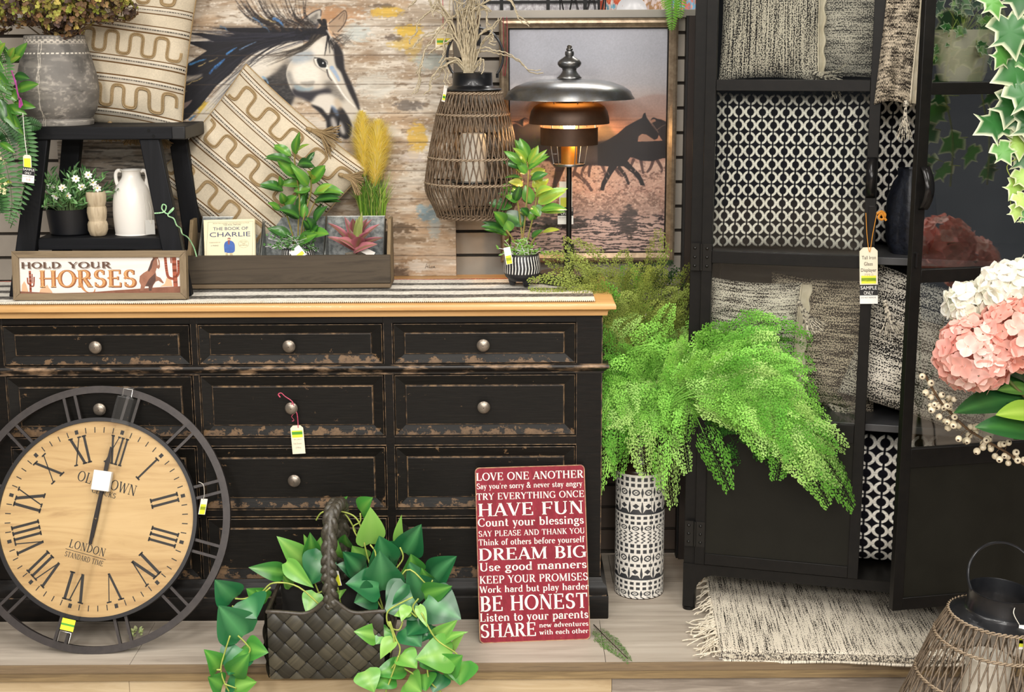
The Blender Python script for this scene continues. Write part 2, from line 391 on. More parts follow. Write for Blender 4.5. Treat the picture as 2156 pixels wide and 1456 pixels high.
# ------------------------------------------------------------------ lettering: a drawn roman alphabet, and Blender's own plain face
TK, TN = .165, .07
def _g(txt): return [t.split() for t in txt.split(';') if t.strip()]
ST = 'l .16 0 .16 1 T;s .16 0 .13;s .16 1 .13;'
GL = {
'A': (.74, 'l .06 0 .37 1 t;l .37 1 .66 0 T;l .17 .33 .55 .33 t;s .07 0 .12;s .65 0 .14'),
'B': (.70, ST + 'a .30 .74 .24 .24 -90 90;a .30 .27 .30 .25 -90 90;l .16 .97 .3 .97 t;l .16 .5 .32 .5 t;l .16 .03 .3 .03 t'),
'C': (.76, 'a .42 .5 .36 .47 48 312;l .66 .70 .66 .98 t;l .66 .3 .66 .12 t'),
'D': (.82, ST + 'a .32 .5 .40 .47 -90 90;l .16 .97 .32 .97 t;l .16 .03 .32 .03 t'),
'E': (.70, ST + 'l .16 .97 .6 .97 t;l .16 .52 .5 .52 t;l .16 .03 .63 .03 t;l .6 1 .6 .76 t;l .63 0 .63 .26 t;l .5 .62 .5 .42 t'),
'F': (.66, ST + 'l .16 .97 .6 .97 t;l .16 .52 .5 .52 t;l .6 1 .6 .76 t;l .5 .62 .5 .42 t'),
'G': (.82, 'a .42 .5 .36 .47 48 320;l .66 .70 .66 .98 t;l .68 .06 .68 .44 T;s .66 .46 .15'),
'H': (.86, ST + 'l .70 0 .70 1 T;s .70 0 .13;s .70 1 .13;l .16 .52 .70 .52 t'),
'I': (.34, ST), 'J': (.44, 'l .24 .2 .24 1 T;s .24 1 .13;a .1 .2 .14 .2 -120 0'),
'K': (.76, ST + 'l .62 1 .2 .42 t;l .32 .58 .66 0 T;s .62 1 .11;s .66 0 .13'),
'L': (.66, ST + 'l .16 .03 .6 .03 t;l .6 0 .6 .28 t'),
'M': (1.0, 'l .14 0 .14 1 t;l .16 1 .47 .06 T;l .48 .06 .82 1 t;l .84 0 .84 1 T;s .14 0 .11;s .84 0 .13;s .12 1 .1;s .86 1 .11'),
'N': (.84, 'l .14 0 .14 1 t;l .16 1 .70 0 T;l .70 0 .70 1 t;s .14 0 .11;s .12 1 .1;s .70 1 .12'),
'O': (.86, 'a .43 .5 .36 .47 0 360'), 'Q': (.86, 'a .43 .5 .36 .47 0 360;l .45 .2 .75 -.12 T'),
'P': (.66, ST + 'a .32 .72 .26 .25 -90 90;l .16 .97 .32 .97 t;l .16 .47 .32 .47 t'),
'R': (.74, ST + 'a .32 .74 .24 .23 -90 90;l .16 .97 .32 .97 t;l .16 .5 .32 .5 t;l .36 .5 .64 0 T;s .66 0 .11'),
'S': (.62, 'a .31 .74 .2 .23 35 270;a .31 .26 .22 .24 90 -150;l .5 .72 .5 .96 t;l .09 .28 .09 .05 t'),
'T': (.74, 'l .37 0 .37 1 T;s .37 0 .14;l .04 .97 .70 .97 t;l .05 1 .05 .74 t;l .69 1 .69 .74 t'),
'U': (.82, 'l .16 .32 .16 1 T;l .66 .32 .66 1 t;a .41 .32 .25 .30 180 360;s .16 1 .13;s .66 1 .11'),
'V': (.74, 'l .08 1 .38 0 T;l .38 0 .66 1 t;s .09 1 .14;s .65 1 .11'),
'W': (1.06, 'l .08 1 .32 0 T;l .32 0 .52 .95 t;l .52 .95 .76 0 T;l .76 0 .98 1 t;s .09 1 .13;s .97 1 .1'),
'X': (.74, 'l .1 1 .64 0 T;l .62 1 .1 0 t;s .12 1 .13;s .62 1 .11;s .1 0 .11;s .62 0 .13'),
'Y': (.72, 'l .07 1 .36 .46 T;l .36 .46 .65 1 t;l .36 0 .36 .48 T;s .36 0 .13;s .08 1 .13;s .65 1 .1'),
'&': (.82, 'a .34 .78 .15 .19 0 360;a .32 .25 .25 .24 70 340;l .25 .68 .70 0 T;l .70 .45 .5 .1 t;s .7 .48 .1'),
"'": (.2, 'l .1 1 .09 .72 t'),
'a': (.54, 'l .42 0 .42 .44 T;a .27 .45 .15 .18 0 160;a .25 .19 .17 .17 0 360;l .42 .03 .53 .03 t;d .13 .5 .07'),
'b': (.62, 'l .13 0 .13 1 T;a .33 .32 .2 .30 0 360;l .02 .97 .13 .97 t'),
'c': (.52, 'a .29 .32 .2 .30 55 310;d .42 .5 .08'),
'd': (.62, 'l .48 0 .48 1 T;a .29 .32 .2 .30 0 360;l .37 .97 .48 .97 t;l .48 .03 .6 .03 t'),
'e': (.55, 'a .29 .32 .2 .30 0 315;l .09 .36 .49 .36 t'),
'f': (.4, 'l .18 0 .18 .8 T;a .32 .8 .14 .17 60 180;l .04 .62 .34 .62 t;s .18 0 .13;d .39 .88 .06'),
'g': (.58, 'a .27 .43 .17 .19 0 360;a .29 -.12 .22 .15 0 360;l .16 .27 .16 .08 t;l .18 .04 .42 .02 T;l .4 .57 .56 .62 t'),
'h': (.66, 'l .14 0 .14 1 T;a .33 .42 .18 .21 0 180;l .52 0 .52 .42 T;s .14 0 .12;s .52 0 .12;l .03 .97 .14 .97 t'),
'i': (.32, 'l .16 0 .16 .62 T;d .16 .86 .1;s .16 0 .12;l .05 .6 .16 .6 t'),
'k': (.64, 'l .14 0 .14 1 T;l .5 .6 .18 .28 t;l .26 .36 .54 0 T;s .14 0 .12;s .54 0 .11;s .5 .63 .11;l .03 .97 .14 .97 t'),
'l': (.32, 'l .16 0 .16 1 T;s .16 0 .12;l .05 .97 .16 .97 t'),
'm': (.96, 'l .14 0 .14 .62 T;a .31 .42 .16 .2 0 180;l .48 0 .48 .42 T;a .65 .42 .16 .2 0 180;l .82 0 .82 .42 T;s .14 0 .12;s .48 0 .12;s .82 0 .12;l .03 .6 .14 .6 t'),
'n': (.66, 'l .14 0 .14 .62 T;a .33 .42 .18 .2 0 180;l .52 0 .52 .42 T;s .14 0 .12;s .52 0 .12;l .03 .6 .14 .6 t'),
'o': (.58, 'a .29 .32 .21 .30 0 360'),
'p': (.62, 'l .14 -.3 .14 .62 T;a .34 .32 .2 .30 0 360;s .14 -.3 .12;l .03 .6 .14 .6 t'),
'r': (.46, 'l .14 0 .14 .62 T;a .3 .42 .16 .18 50 180;d .39 .55 .08;s .14 0 .13;l .03 .6 .14 .6 t'),
's': (.44, 'a .22 .46 .13 .15 30 270;a .22 .16 .14 .14 90 -150;l .34 .42 .34 .6 t;l .08 .2 .08 .02 t'),
't': (.4, 'l .17 .1 .17 .86 T;l .03 .6 .34 .6 t;a .29 .13 .12 .11 180 310'),
'u': (.66, 'l .14 .2 .14 .62 T;a .31 .2 .17 .18 180 360;l .5 0 .5 .62 T;l .03 .6 .14 .6 t;l .39 .6 .5 .6 t;l .5 .03 .62 .03 t'),
'v': (.54, 'l .08 .62 .28 0 T;l .28 0 .46 .62 t;s .09 .65 .12;s .45 .65 .1'),
'w': (.82, 'l .08 .62 .26 0 T;l .26 0 .41 .6 t;l .41 .6 .58 0 T;l .58 0 .73 .62 t;s .09 .65 .12;s .72 .65 .1'),
'y': (.54, 'l .08 .62 .29 .02 T;l .46 .62 .2 -.24 t;s .09 .65 .12;s .45 .65 .1;d .15 -.25 .08'),
'-': (.4, 'l .06 .35 .34 .35 T'), '.': (.24, 'd .12 .07 .07'),
}
def glyph_quads(ch, wt=1.0):
    out = []
    if ch == ' ' or ch not in GL: return .34, out
    W, txt = GL[ch]; T = TK * wt; t_ = TN * wt
    for op in _g(txt):
        k = op[0]
        if k == 'l':
            x0, y0, x1, y1 = map(float, op[1:5]); w = T if op[5] == 'T' else t_
            d = math.hypot(x1 - x0, y1 - y0); dx, dy = (x1 - x0) / d, (y1 - y0) / d
            if abs(dy) > .3:      # keep the ends level
                hx = w / 2 / max(abs(dy), .55); out.append([(x0 - hx, y0), (x0 + hx, y0), (x1 + hx, y1), (x1 - hx, y1)])
            else:
                nx, ny = -dy * w / 2, dx * w / 2; out.append([(x0 + nx, y0 + ny), (x0 - nx, y0 - ny), (x1 - nx, y1 - ny), (x1 + nx, y1 + ny)])
        elif k == 's':
            x, y, h = map(float, op[1:4]); s0 = .055
            y0 = y if y <= .2 else y - s0; out.append([(x - h, y0), (x + h, y0), (x + h, y0 + s0), (x - h, y0 + s0)])
        elif k == 'd':
            x, y, r = map(float, op[1:4]); out.append([(x + r * math.cos(a * PI / 4), y + r * math.sin(a * PI / 4)) for a in range(8)])
        elif k == 'a':
            cx, cy, rx, ry, a0, a1 = map(float, op[1:7]); n = max(6, int(abs(a1 - a0) / 15)); pr = None
            for i in range(n + 1):
                a = R(a0 + (a1 - a0) * i / n); c, s = math.cos(a), math.sin(a); w = t_ + (T - t_) * abs(c) ** 1.3
                nx, ny = c * ry, s * rx; l = math.hypot(nx, ny) or 1; nx /= l; ny /= l
                q = ((cx + rx * c - nx * w / 2, cy + ry * s - ny * w / 2), (cx + rx * c + nx * w / 2, cy + ry * s + ny * w / 2))
                if pr: out.append([pr[0], pr[1], q[1], q[0]])
                pr = q
    return W, out
def serif(mb, text, x0, x1, z0, cap, M, d=-.0006, wt=1.0, sp=.04, warp=None):
    """drawn roman lettering from x0 to x1 on the baseline z0, capital height cap, in the local x-z plane of M"""
    x = 0; qs = []
    for ch in text:
        W, q = glyph_quads(ch, wt)
        qs += [[(a + x, b) for a, b in p] for p in q]; x += W + sp
    k = (x1 - x0) / max(x - sp, .01)
    for p in qs:
        pts = [(x0 + a * k, z0 + b * cap) for a, b in p]
        if warp: pts = [warp(a, b) for a, b in pts]
        mb.flat(pts, d, M)
def plain(mb, text, x0, x1, z0, cap, M, d=-.0006, fit=True, res=3):
    """Blender's built-in sans face, as flat mesh"""
    cu = D.curves.new('lettering', 'FONT'); cu.body = text; cu.resolution_u = res
    o = D.objects.new('lettering', cu); COL.objects.link(o)
    dg = bpy.context.evaluated_depsgraph_get(); me = o.evaluated_get(dg).to_mesh()
    vs = [(p.co.x, p.co.y) for p in me.vertices]; fs = [tuple(p.vertices) for p in me.polygons]
    o.evaluated_get(dg).to_mesh_clear(); D.objects.remove(o); D.curves.remove(cu)
    if not vs: return
    xa = min(a for a, b in vs); xb = max(a for a, b in vs); k = cap / .73
    kx = (x1 - x0) / (xb - xa) if fit else k
    mb.add([M @ V((x0 + (a - xa) * kx, d, z0 + b * k)) for a, b in vs], fs)
# ================================================================== THE SETTING
random.seed(7)
YW = 4.27
DECK_PLANK = wood('grey_laminate', '#c6bcae', '#b2a697', '#8b7f73', 0, 2.6, 13, .5, .15)
EDGE_WOOD = wood('edge_strip_wood', '#6e5c47', '#8a7558', '#55483a', 0, 4, 20, .7, .4)
EDGE_DARK = wood('edge_strip_lower', '#a08860', '#7f6a4a', '#5c4c38', 0, 5, 22, .75, .5)
RISER_OAK = wood('riser_oak', '#d2bf9e', '#b9a27e', '#9d8460', 0, 2.4, 12, .6, .2, knots=1.4)
RISER_DARK = wood('riser_scraped', '#6f6459', '#8a7e72', '#b0a597', 0, 8, 9, .8, .3)
SLAT = mat('slatwall_paint', '#a59c90', '#988f84', .55, scale=(2, 2, 2), ns=3)
GROOVE = mat('groove_dark', '#3a332c', rough=.8)

fl = MB(); fl.bx(-4, 4.5, -8, 3.5, -.2, -.16)
struct(fl.build('floor', wood('shop_floor_vinyl', '#9a8d7e', '#857869', '#6b6056', 0, 2, 10, .4, .1)))
ce = MB(); ce.bx(-4, 4.5, -8, 7.5, CEIL, CEIL + .05)
struct(ce.build('ceiling', mat('ceiling_tile', '#e8e6e2', rough=.9)))

plat = thing('platform', '', '', (0, 3.474, -.16)); del plat['label']; del plat['category']; struct(plat)
jx1, jx2 = Z(275, 1395, 0).x, Z(1275, 1390, 0).x
mb = MB()
for y0, y1, js in ((3.474, 3.752, (-2.6, jx1, jx2, 2.7)), (3.754, 4.03, (-2.6, -.62, .62, 2.7)), (4.032, YW, (-2.6, -1.1, .3, 2.7))):
    for a, b in zip(js, js[1:]): mb.bx(a + .0007, b - .0007, y0, y1, -.014, 0)
deck = mb.build('deck_boards', DECK_PLANK, plat); struct(deck)
mb = MB(); mb.bx(-2.6, 2.7, 3.468, 3.474, -.020, .001); mb.bx(-2.6, 2.7, 3.4685, 3.50, -.0225, -.0145)
struct(mb.build('trim_1', EDGE_WOOD, plat, bevel=.001))
mb = MB(); mb.bx(-2.6, 2.7, 3.470, 3.50, -.045, -.0225)
struct(mb.build('trim_2', EDGE_DARK, plat, bevel=.0015))
rx = P(1288, 1440, 3.479).x; lx = P(272, 1440, 3.479).x
mb = MB(); mb.bx(-2.6, lx - .0006, 3.479, 3.51, -.16, -.045); mb.bx(lx + .0006, rx - .0006, 3.479, 3.51, -.16, -.045)
mb.k = 1; mb.bx(rx + .0006, 2.7, 3.4785, 3.51, -.16, -.045)
struct(mb.build('riser_boards', [RISER_OAK, RISER_DARK], plat))

# slatted wall behind, cap on top
mb = MB(); zt = 1.655
g = [1.612 - .0727 * k for k in range(-1, 23)]
mb.bx(-2.6, 2.7, YW + .012, YW + .03, 0, zt)
mb.k = 1
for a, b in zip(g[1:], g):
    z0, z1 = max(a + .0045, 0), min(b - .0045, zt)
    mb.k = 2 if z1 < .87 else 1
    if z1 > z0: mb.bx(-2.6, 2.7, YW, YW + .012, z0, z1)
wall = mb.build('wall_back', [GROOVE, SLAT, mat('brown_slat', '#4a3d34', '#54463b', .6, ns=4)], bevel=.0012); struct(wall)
mb = MB(); mb.bx(-2.6, 2.7, YW - .018, YW + .06, 1.655, 1.678)
struct(mb.build('trim_3', mat('cap_paint', '#aba49a', '#a09a90', .5, ns=3), bevel=.002))
mb = MB(); xx = P(1452, 300, 4.22).x; mb.bx(xx - .008, xx + .012, 4.225, YW, 0, 1.66); mb.k = 1; mb.bx(xx - .014, xx - .008, 4.235, YW, 0, 1.66)
struct(mb.build('trim_4', [mat('bronze_strip', '#4a4340', rough=.35, metal=.6), mat('strip_black', '#151313', rough=.6)]))
mb = MB(); mb.bx(-4, 4.5, 7.2, 7.25, -.16, CEIL); struct(mb.build('wall_rear', mat('rear_wall', '#cfc9c6', rough=.8)))
mb = MB(); mb.bx(-4, 4.5, 3.51, 7.2, -.2, -.16); struct(mb.build('floor_back', mat('rear_floor', '#8a7d6e', rough=.6)))

# ------------------------------------------------------------------ goods on the shelf behind the wall
YR = 6.6
shelf = MB(); shelf.bx(-1.2, 1.7, 6.45, 7.2, 1.60, 1.64)
for x in (-1.1, 1.6): shelf.bx(x - .02, x + .02, 6.5, 6.54, -.16, 1.60); shelf.bx(x - .02, x + .02, 7.1, 7.14, -.16, 1.60)
tag(shelf.build('display_shelf', mat('shelf_black', '#1b1a1a', rough=.5), loc=(0, 6.8, 1.6)), 'long dark shelf in the shop beyond the slatted wall', 'shelf')
def RX(u): return P(u, 5, YR).x
t = thing('panelled_screen', 'white textured panels in a black grid frame above the slatted wall', 'wall decor', (RX(1150), YR, 1.64))
W_TEX = mat('white_relief', '#f4f1f2', '#bdb6ba', .7, ns=60, lo=.4, hi=.6, bump=.5)
mb = MB()
for u in (1020, 1056, 1078, 1154, 1232, 1262): mb.bx(RX(u) - .007, RX(u) + .007, YR - .01, YR + .02, 1.64, 1.95)
for z in (1.645, 1.757, 1.87, 1.945): mb.bx(RX(1020), RX(1262), YR - .008, YR + .02, z - .006, z + .006)
mb.build('frame', mat('screen_black', '#131212', rough=.5), t)
for a, b in ((1020, 1056), (1056, 1078), (1078, 1154), (1154, 1232), (1232, 1262)):
    mb = MB(); mb.bx(RX(a) + .008, RX(b) - .008, YR, YR + .012, 1.65, 1.94); mb.build('panel', W_TEX, t)
t = thing('wire_basket', 'black geometric wire basket in front of the white panelled screen', 'basket', (RX(1225), 6.52, 1.64))
mb = MB(); c = RX(1225)
for k in range(8):
    a, b = k * PI / 4, (k + 1) * PI / 4
    lo = V((c + .10 * math.cos(a), 6.52 + .05 * math.sin(a), 1.642)); lo2 = V((c + .10 * math.cos(b), 6.52 + .05 * math.sin(b), 1.642))
    hi = V((c + .11 * math.cos((a + b) / 2), 6.52 + .055 * math.sin((a + b) / 2), 1.80))
    mb.tube([lo, hi], .0022, 5); mb.tube([hi, lo2], .0022, 5); mb.tube([lo, lo2], .0022, 5)
mb.build('wire', mat('wire_black', '#201d1d', rough=.5), t)
def small_canvas(name, label, u0, u1, cols, seed, h=.22):
    x0, x1 = RX(u0), RX(u1); nu, nv = 60, 40
    A = np.zeros((nv, nu, 3)); A[..., 0] = np.linspace(x0, x1, nu)[None]; A[..., 1] = YR - .02; A[..., 2] = np.linspace(1.64, 1.64 + h, nv)[:, None]
    n = vnoise(nv, nu, 8, 10, seed, 3); n2 = vnoise(nv, nu, 6, 6, seed + 5, 3)
    n = (n - n.min()) / (n.max() - n.min()); n2 = (n2 - n2.min()) / (n2.max() - n2.min())
    c = np.array([hexa(x) for x in cols]); i = np.clip((n * len(cols)).astype(int), 0, len(cols) - 1); col = c[i] * (.8 + .3 * n2[..., None])
    t = thing(name, label, 'picture', ((x0 + x1) / 2, YR, 1.64))
    mb = MB(); mb.grid(A, s2l(np.clip(col, 0, 1))); mb.build('painted_face', mat('paint_vc', (1, 1, 1), rough=.6, vcol=True), t)
    mb = MB(); mb.bx(x0, x1, YR - .019, YR + .01, 1.64, 1.64 + h); mb.build('stretcher', mat('canvas_edge', '#e4e0dc', rough=.8), t)
small_canvas('abstract_canvas', 'orange and blue dabbed abstract canvas above the slatted wall', 1263, 1310, ['#3f6fa8', '#e87848', '#d8502e', '#e8d8d0', '#6fb0c8'], 3)
small_canvas('peach_canvas', 'pale peach and gold canvas above the slatted wall beside the white plate', 1348, 1412, ['#f0c8b8', '#e8b898', '#f6e0d8', '#c89868', '#f4d8d0'], 9)
small_canvas('striped_canvas', 'blue and pink canvas above the slatted wall nearest the black cabinet', 1414, 1470, ['#6fa8d8', '#e88878', '#88c0e0', '#f0b0a0'], 12)
mb = MB(); mb.lathe([(.001, 0), (.05, .002), (.07, .012), (.068, .014), (.048, .005), (.001, .004)], 32, M=Matrix.Rotation(R(78), 4, 'X'))
cx = RX(1329); mb.v = [(a + cx, b + YR - .02, c + 1.71) for a, b, c in mb.v]
tag(mb.build('plate', mat('white_glaze', '#efeef0', rough=.2), loc=(cx, YR, 1.64)), 'small white plate standing on edge above the slatted wall', 'plate')
# ================================================================== THE DRESSER
ZT = .908
def paint_black(name, mask_edge=True):
    """black paint worn through to brown wood towards the lower edge of each piece"""
    t = NT(name); t.set(.45, 0, .22)
    grain = t.noise(t.coord('Object', (3, 14, 40)), 5, 5, .6)
    black = t.ramp(grain, [(.3, S('#0d0b09')), (.6, S('#14120f')), (.8, S('#1d1914'))])
    blot = t.noise(t.coord('Object', (1, 1, 1.3)), 34, 6, .68)
    big = t.noise(t.coord('Object', (1, 1, 1)), 7, 2, .5)
    sep = t.new('ShaderNodeSeparateXYZ'); tc = t.new('ShaderNodeTexCoord'); t.link(tc.outputs['Generated'], sep.inputs[0])
    low = t.math('MULTIPLY', t.math('SUBTRACT', .24, sep.outputs[2]), .95, True)
    lvl = t.math('ADD', t.math('ADD', blot, low), t.math('MULTIPLY', big, .22))
    m = t.ramp(lvl, [(.775, (0, 0, 0)), (.81, (1, 1, 1))])
    wood_c = t.ramp(blot, [(.4, S('#3d2f23')), (.64, S('#6e563d'))])
    scr = t.ramp(t.noise(t.coord('Object', (4, 10, 150)), 4, 4, .7), [(.70, (0, 0, 0)), (.76, (1, 1, 1))])
    t.base(t.mix(t.math('MULTIPLY', scr, .35), t.mix(m, black, wood_c), S('#7a6248')))
    t.bump(t.math('SUBTRACT', grain, t.math('MULTIPLY', m, .5)), .25, .0015)
    return t.m
BLACK_FRONT = paint_black('worn_black_drawer')
BLACK_CASE = mat('worn_black_case', '#0d0b09', '#18130f', .45, spec=.22, scale=(4, 10, 30), ns=4, detail=6, lo=.4, hi=.75, bump=.25)
WORN = mat('worn_edge', '#2a221b', '#7f6548', .55, scale=(6, 6, 6), ns=9, detail=5, lo=.42, hi=.66)
WORN_HI = mat('worn_moulding', '#1a1613', '#a88a6c', .5, scale=(2, 2, 6), ns=7, detail=6, lo=.5, hi=.66)
PINE = wood('honey_pine', '#dcb27a', '#cda066', '#b78850', 0, 2.0, 14, .38, .06, coat=.15, knots=1.0)
KNOB = mat('antique_pewter', '#a0968a', '#7d7368', .34, .75, ns=40)
YF = 3.785
ux = lambda u: P(u, 720, YF).x
vz = lambda v: P(1000, v, YF).z
XL, XR = ux(-48), ux(1268)
dr = thing('dresser', 'black distressed chest of twelve drawers with honey pine top', 'dresser', ((XL + XR) / 2, 3.98, 0))
mb = MB(); mb.bx(XL, XR, YF + .012, 4.20, .05, .868); mb.build('case', BLACK_CASE, dr, bevel=.002)
cols = [(ux(8), ux(401)), (ux(418), ux(806)), (ux(828), ux(1212))]
rows = [(vz(764), vz(679)), (vz(915), vz(787)), (vz(1067), vz(938)), (vz(1215), vz(1087))]
# face frame: stiles and rails stand around the drawers
mb = MB()
xs = [XL] + [x for c in cols for x in c] + [XR]
for i in range(0, len(xs), 2): mb.bx(xs[i], xs[i + 1], YF - .002, YF + .014, .05, .868)
zr = [.868] + [z for (a, b) in rows for z in (b, a)] + [.05]
for i in range(0, len(zr), 2): mb.bx(XL + .001, XR - .001, YF - .0015, YF + .014, zr[i + 1], zr[i])
mb.build('face_frame', BLACK_CASE, dr, bevel=.0012)
mb = MB()   # worn lines where the paint has gone from the frame's arrises
for (x0, x1) in cols:
    for (z0, z1) in rows:
        mb.bx(x0 - .003, x1 + .003, YF - .0032, YF + .004, z0 - .0045, z0 - .0025)
        mb.bx(x0 - .0035, x0 - .002, YF - .003, YF + .004, z0, z1); mb.bx(x1 + .002, x1 + .0035, YF - .003, YF + .004, z0, z1)
    for a, b in ((1, 2), (2, 3)): mb.bx(x0 - .003, x1 + .003, YF - .0032, YF + .004, rows[b][1] + .0025, rows[b][1] + .005)
mb.bx(XR - .0015, XR + .0008, YF - .0025, YF + .003, .12, .86)
mb.build('worn_edges', WORN, dr)
def sweep(prof, x0, x1, name, m, back, root, ret=True):
    """moulding along the front (profile: out, z), returned along the right side"""
    mb = MB(); n = len(prof)
    A = np.zeros((3, n, 3))
    for i, (o, z) in enumerate(prof):
        A[0, i] = (x0, back - o, z); A[1, i] = (x1 + o, back - o, z); A[2, i] = (x1 + o, 4.20, z)
    mb.grid(A[:, ::-1], uv=False)
    return mb.build(name, m, root, angle=50)
zm0, zm1 = vz(786), vz(766)
sweep([(0, zm0), (.004, zm0), (.005, zm0 + .006), (.009, zm0 + .008), (.011, zm0 + .012), (.018, zm0 + .0165), (.0195, zm0 + .021), (.017, zm1 - .001), (0, zm1)], XL - .02, XR, 'waist_moulding', WORN_HI, YF, dr)
sweep([(0, .118), (.006, .117), (.010, .108), (.011, .104), (.018, .098), (.022, .090), (.023, .078), (.0235, .07), (.0245, .0695), (.026, .066), (.026, .004), (.024, .0), (0, 0)][::-1], XL - .03, XR - .004, 'plinth', mat('plinth_black', '#0c0a09', '#1c1611', .42, spec=.25, scale=(3, 3, 20), ns=4, detail=6, lo=.4, hi=.75, bump=.25), YF, dr)
mb = MB(); mb.bx(XL - .03, XR + .016, YF - .0257, YF - .0235, .068, .0715); mb.build('plinth_worn_line', WORN_HI, dr)
# pine top with a rounded, stepped edge
top = [(0, .868), (.012, .868), (.013, .874), (.014, .880), (.022, .886), (.030, .8868), (.034, .889), (.0345, .897), (.032, .903), (.026, .9065), (.018, ZT), (-.5, ZT)]
mb = MB(); n = len(top); A = np.zeros((4, n, 3))
for i, (o, z) in enumerate(top):
    A[0, i] = (XL - max(o, -.3) if o > -.4 else XL + .3, 4.215, z) if o > -.4 else (XL, 4.215, z)
    A[1, i] = (XL - o, YF - .005 - o, z) if o > -.4 else (XL, 4.215, z)
    A[2, i] = (XR + o, YF - .005 - o, z) if o > -.4 else (XR, 4.215, z)
    A[3, i] = (XR + o, 4.215, z) if o > -.4 else (XR, 4.215, z)
mb.grid(A[:, ::-1], uv=False); mb.build('top', PINE, dr, angle=35)
KP = [(.0, .0), (.0065, .0), (.0065, .004), (.0045, .006), (.0045, .012), (.0085, .015), (.0125, .018), (.0150, .0195), (.0155, .022), (.014, .0245), (.0125, .0252), (.012, .0268), (.008, .0288), (.001, .0295)]
MKN = Matrix.Rotation(PI / 2, 4, 'X')
first = None
for ri, (z0, z1) in enumerate(rows):
    for ci, (x0, x1) in enumerate(cols):
        mb = MB(); x0i, x1i, z0i, z1i = x0 + .0015, x1 - .0015, z0 + .0015, z1 - .0015
        yo, yi = YF - .006, YF + .005
        bt = .026 if ri == 0 else .030; bx_ = .030
        a = [(x0i, z0i), (x1i, z0i), (x1i, z1i), (x0i, z1i)]; ei = .0035
        ring = lambda d, y, dz=None: [V((x0i + d, y, z0i + (dz or d))), V((x1i - d, y, z0i + (dz or d))), V((x1i - d, y, z1i - (dz or d))), V((x0i + d, y, z1i - (dz or d)))]
        rings = [ring(0, YF + .012), ring(0, yo + .001), ring(.0015, yo), ring(bx_ * .93, yo + .0068, bt * .93), ring(bx_, yo + .0026, bt), ring(bx_ + .0018, yo + .0022, bt + .0018)]
        mi = [0, 1, 0, 1, 1]
        vs = [p for r in rings for p in r]
        for q in range(5):
            pass
        o = 0
        for q in range(5):
            mb.k = mi[q]; mb.add(rings[q] + rings[q + 1], [(i, (i + 1) % 4, 4 + (i + 1) % 4, 4 + i) for i in range(4)])
        mb.k = 0; mb.add(rings[-1], [(0, 1, 2, 3)])
        d = mb.build('drawer', [BLACK_FRONT, WORN], dr, smooth=False)
        kb = MB(); zc = (z0 + z1) / 2 - .001; kb.lathe([(a * 1.13, b * 1.08) for a, b in KP], 24, (0, 0, 0), MKN); xc = (x0 + x1) / 2 + (0.002, -.001, -.003)[ci]
        kb.v = [(p[0] + xc, p[1] + yo + .0022, p[2] + zc) for p in kb.v]
        k = kb.build('knob', KNOB, None); k.parent = d; k['label'] = 'pewter round knob'
        k.matrix_parent_inverse = Matrix.Translation(-dr.location)
        
# striped runner
RUN = MB(); x0, x1, y0, y1 = -1.55, P(1262, 600, 3.9).x - .02, 3.757, 4.125; n = 120
stripes = [(0, .012, 'e'), (.012, .058, 'w'), (.058, .108, 'g'), (.108, .165, 'w'), (.165, .205, 'g'), (.205, .262, 'w'), (.262, .297, 'g'), (.297, .355, 'w'), (.355, .37, 'r')]
nu, nv = 460, 128; A = np.zeros((nv, nu, 3)); X = np.linspace(x0, x1, nu); Y = np.linspace(y0, y1, nv)
A[..., 0] = X[None]; A[..., 1] = Y[:, None]; A[..., 2] = ZT + .0028 + .0005 * np.sin(X * 9)[None] + (vnoise(nv, nu, 14, 26, 5, 3) - .5) * .003
c = np.zeros((nv, nu, 3)); tt = Y - y0
cm = {'e': '#e6e0d2', 'w': '#f0ebe0', 'g': '#5c5955', 'p': '#ece2d6', 'r': '#b0685a'}
rs = np.random.RandomState(3)
for a, b, k in stripes: c[(tt >= a - 1e-6) & (tt < b)] = hexa(cm[k])
c[tt >= .354] = hexa(cm['r'])
c *= (.86 + .2 * rs.rand(nv, nu, 1))
g_ = (np.abs(c.mean(-1) - .34) < .12)[..., None]; c = np.where(g_ & (rs.rand(nv, nu, 1) > .68), c * 1.6, c)
RUN.grid(A, s2l(np.clip(c, 0, 1)))
run = thing('table_runner', 'cream and charcoal striped woven table runner along the pine dresser top', 'table runner', ((x0 + x1) / 2, 3.95, ZT))
CLOTH = mat('woven_vc', (1, 1, 1), rough=.95, vcol=True, spec=.1)
RUN.build('cloth', CLOTH, run)
mb = MB()
for i in range(330):
    x = x0 + (x1 - x0) * (i + .5) / 330
    mb.tube([(x, y0 + .004, ZT + .0045), (x + .0008, y0 - .001, ZT + .0042), (x, y0 - .006, ZT + .0025)], [.0022, .0026, .0012], 5)
mb.tube([(x0 + (x1 - x0) * i / 60, y0 + .0035, ZT + .0035) for i in range(61)], .0016, 5)
mb.build('beaded_edge', mat('runner_thread', '#efe9da', '#d6ccb8', .9, ns=60), run)
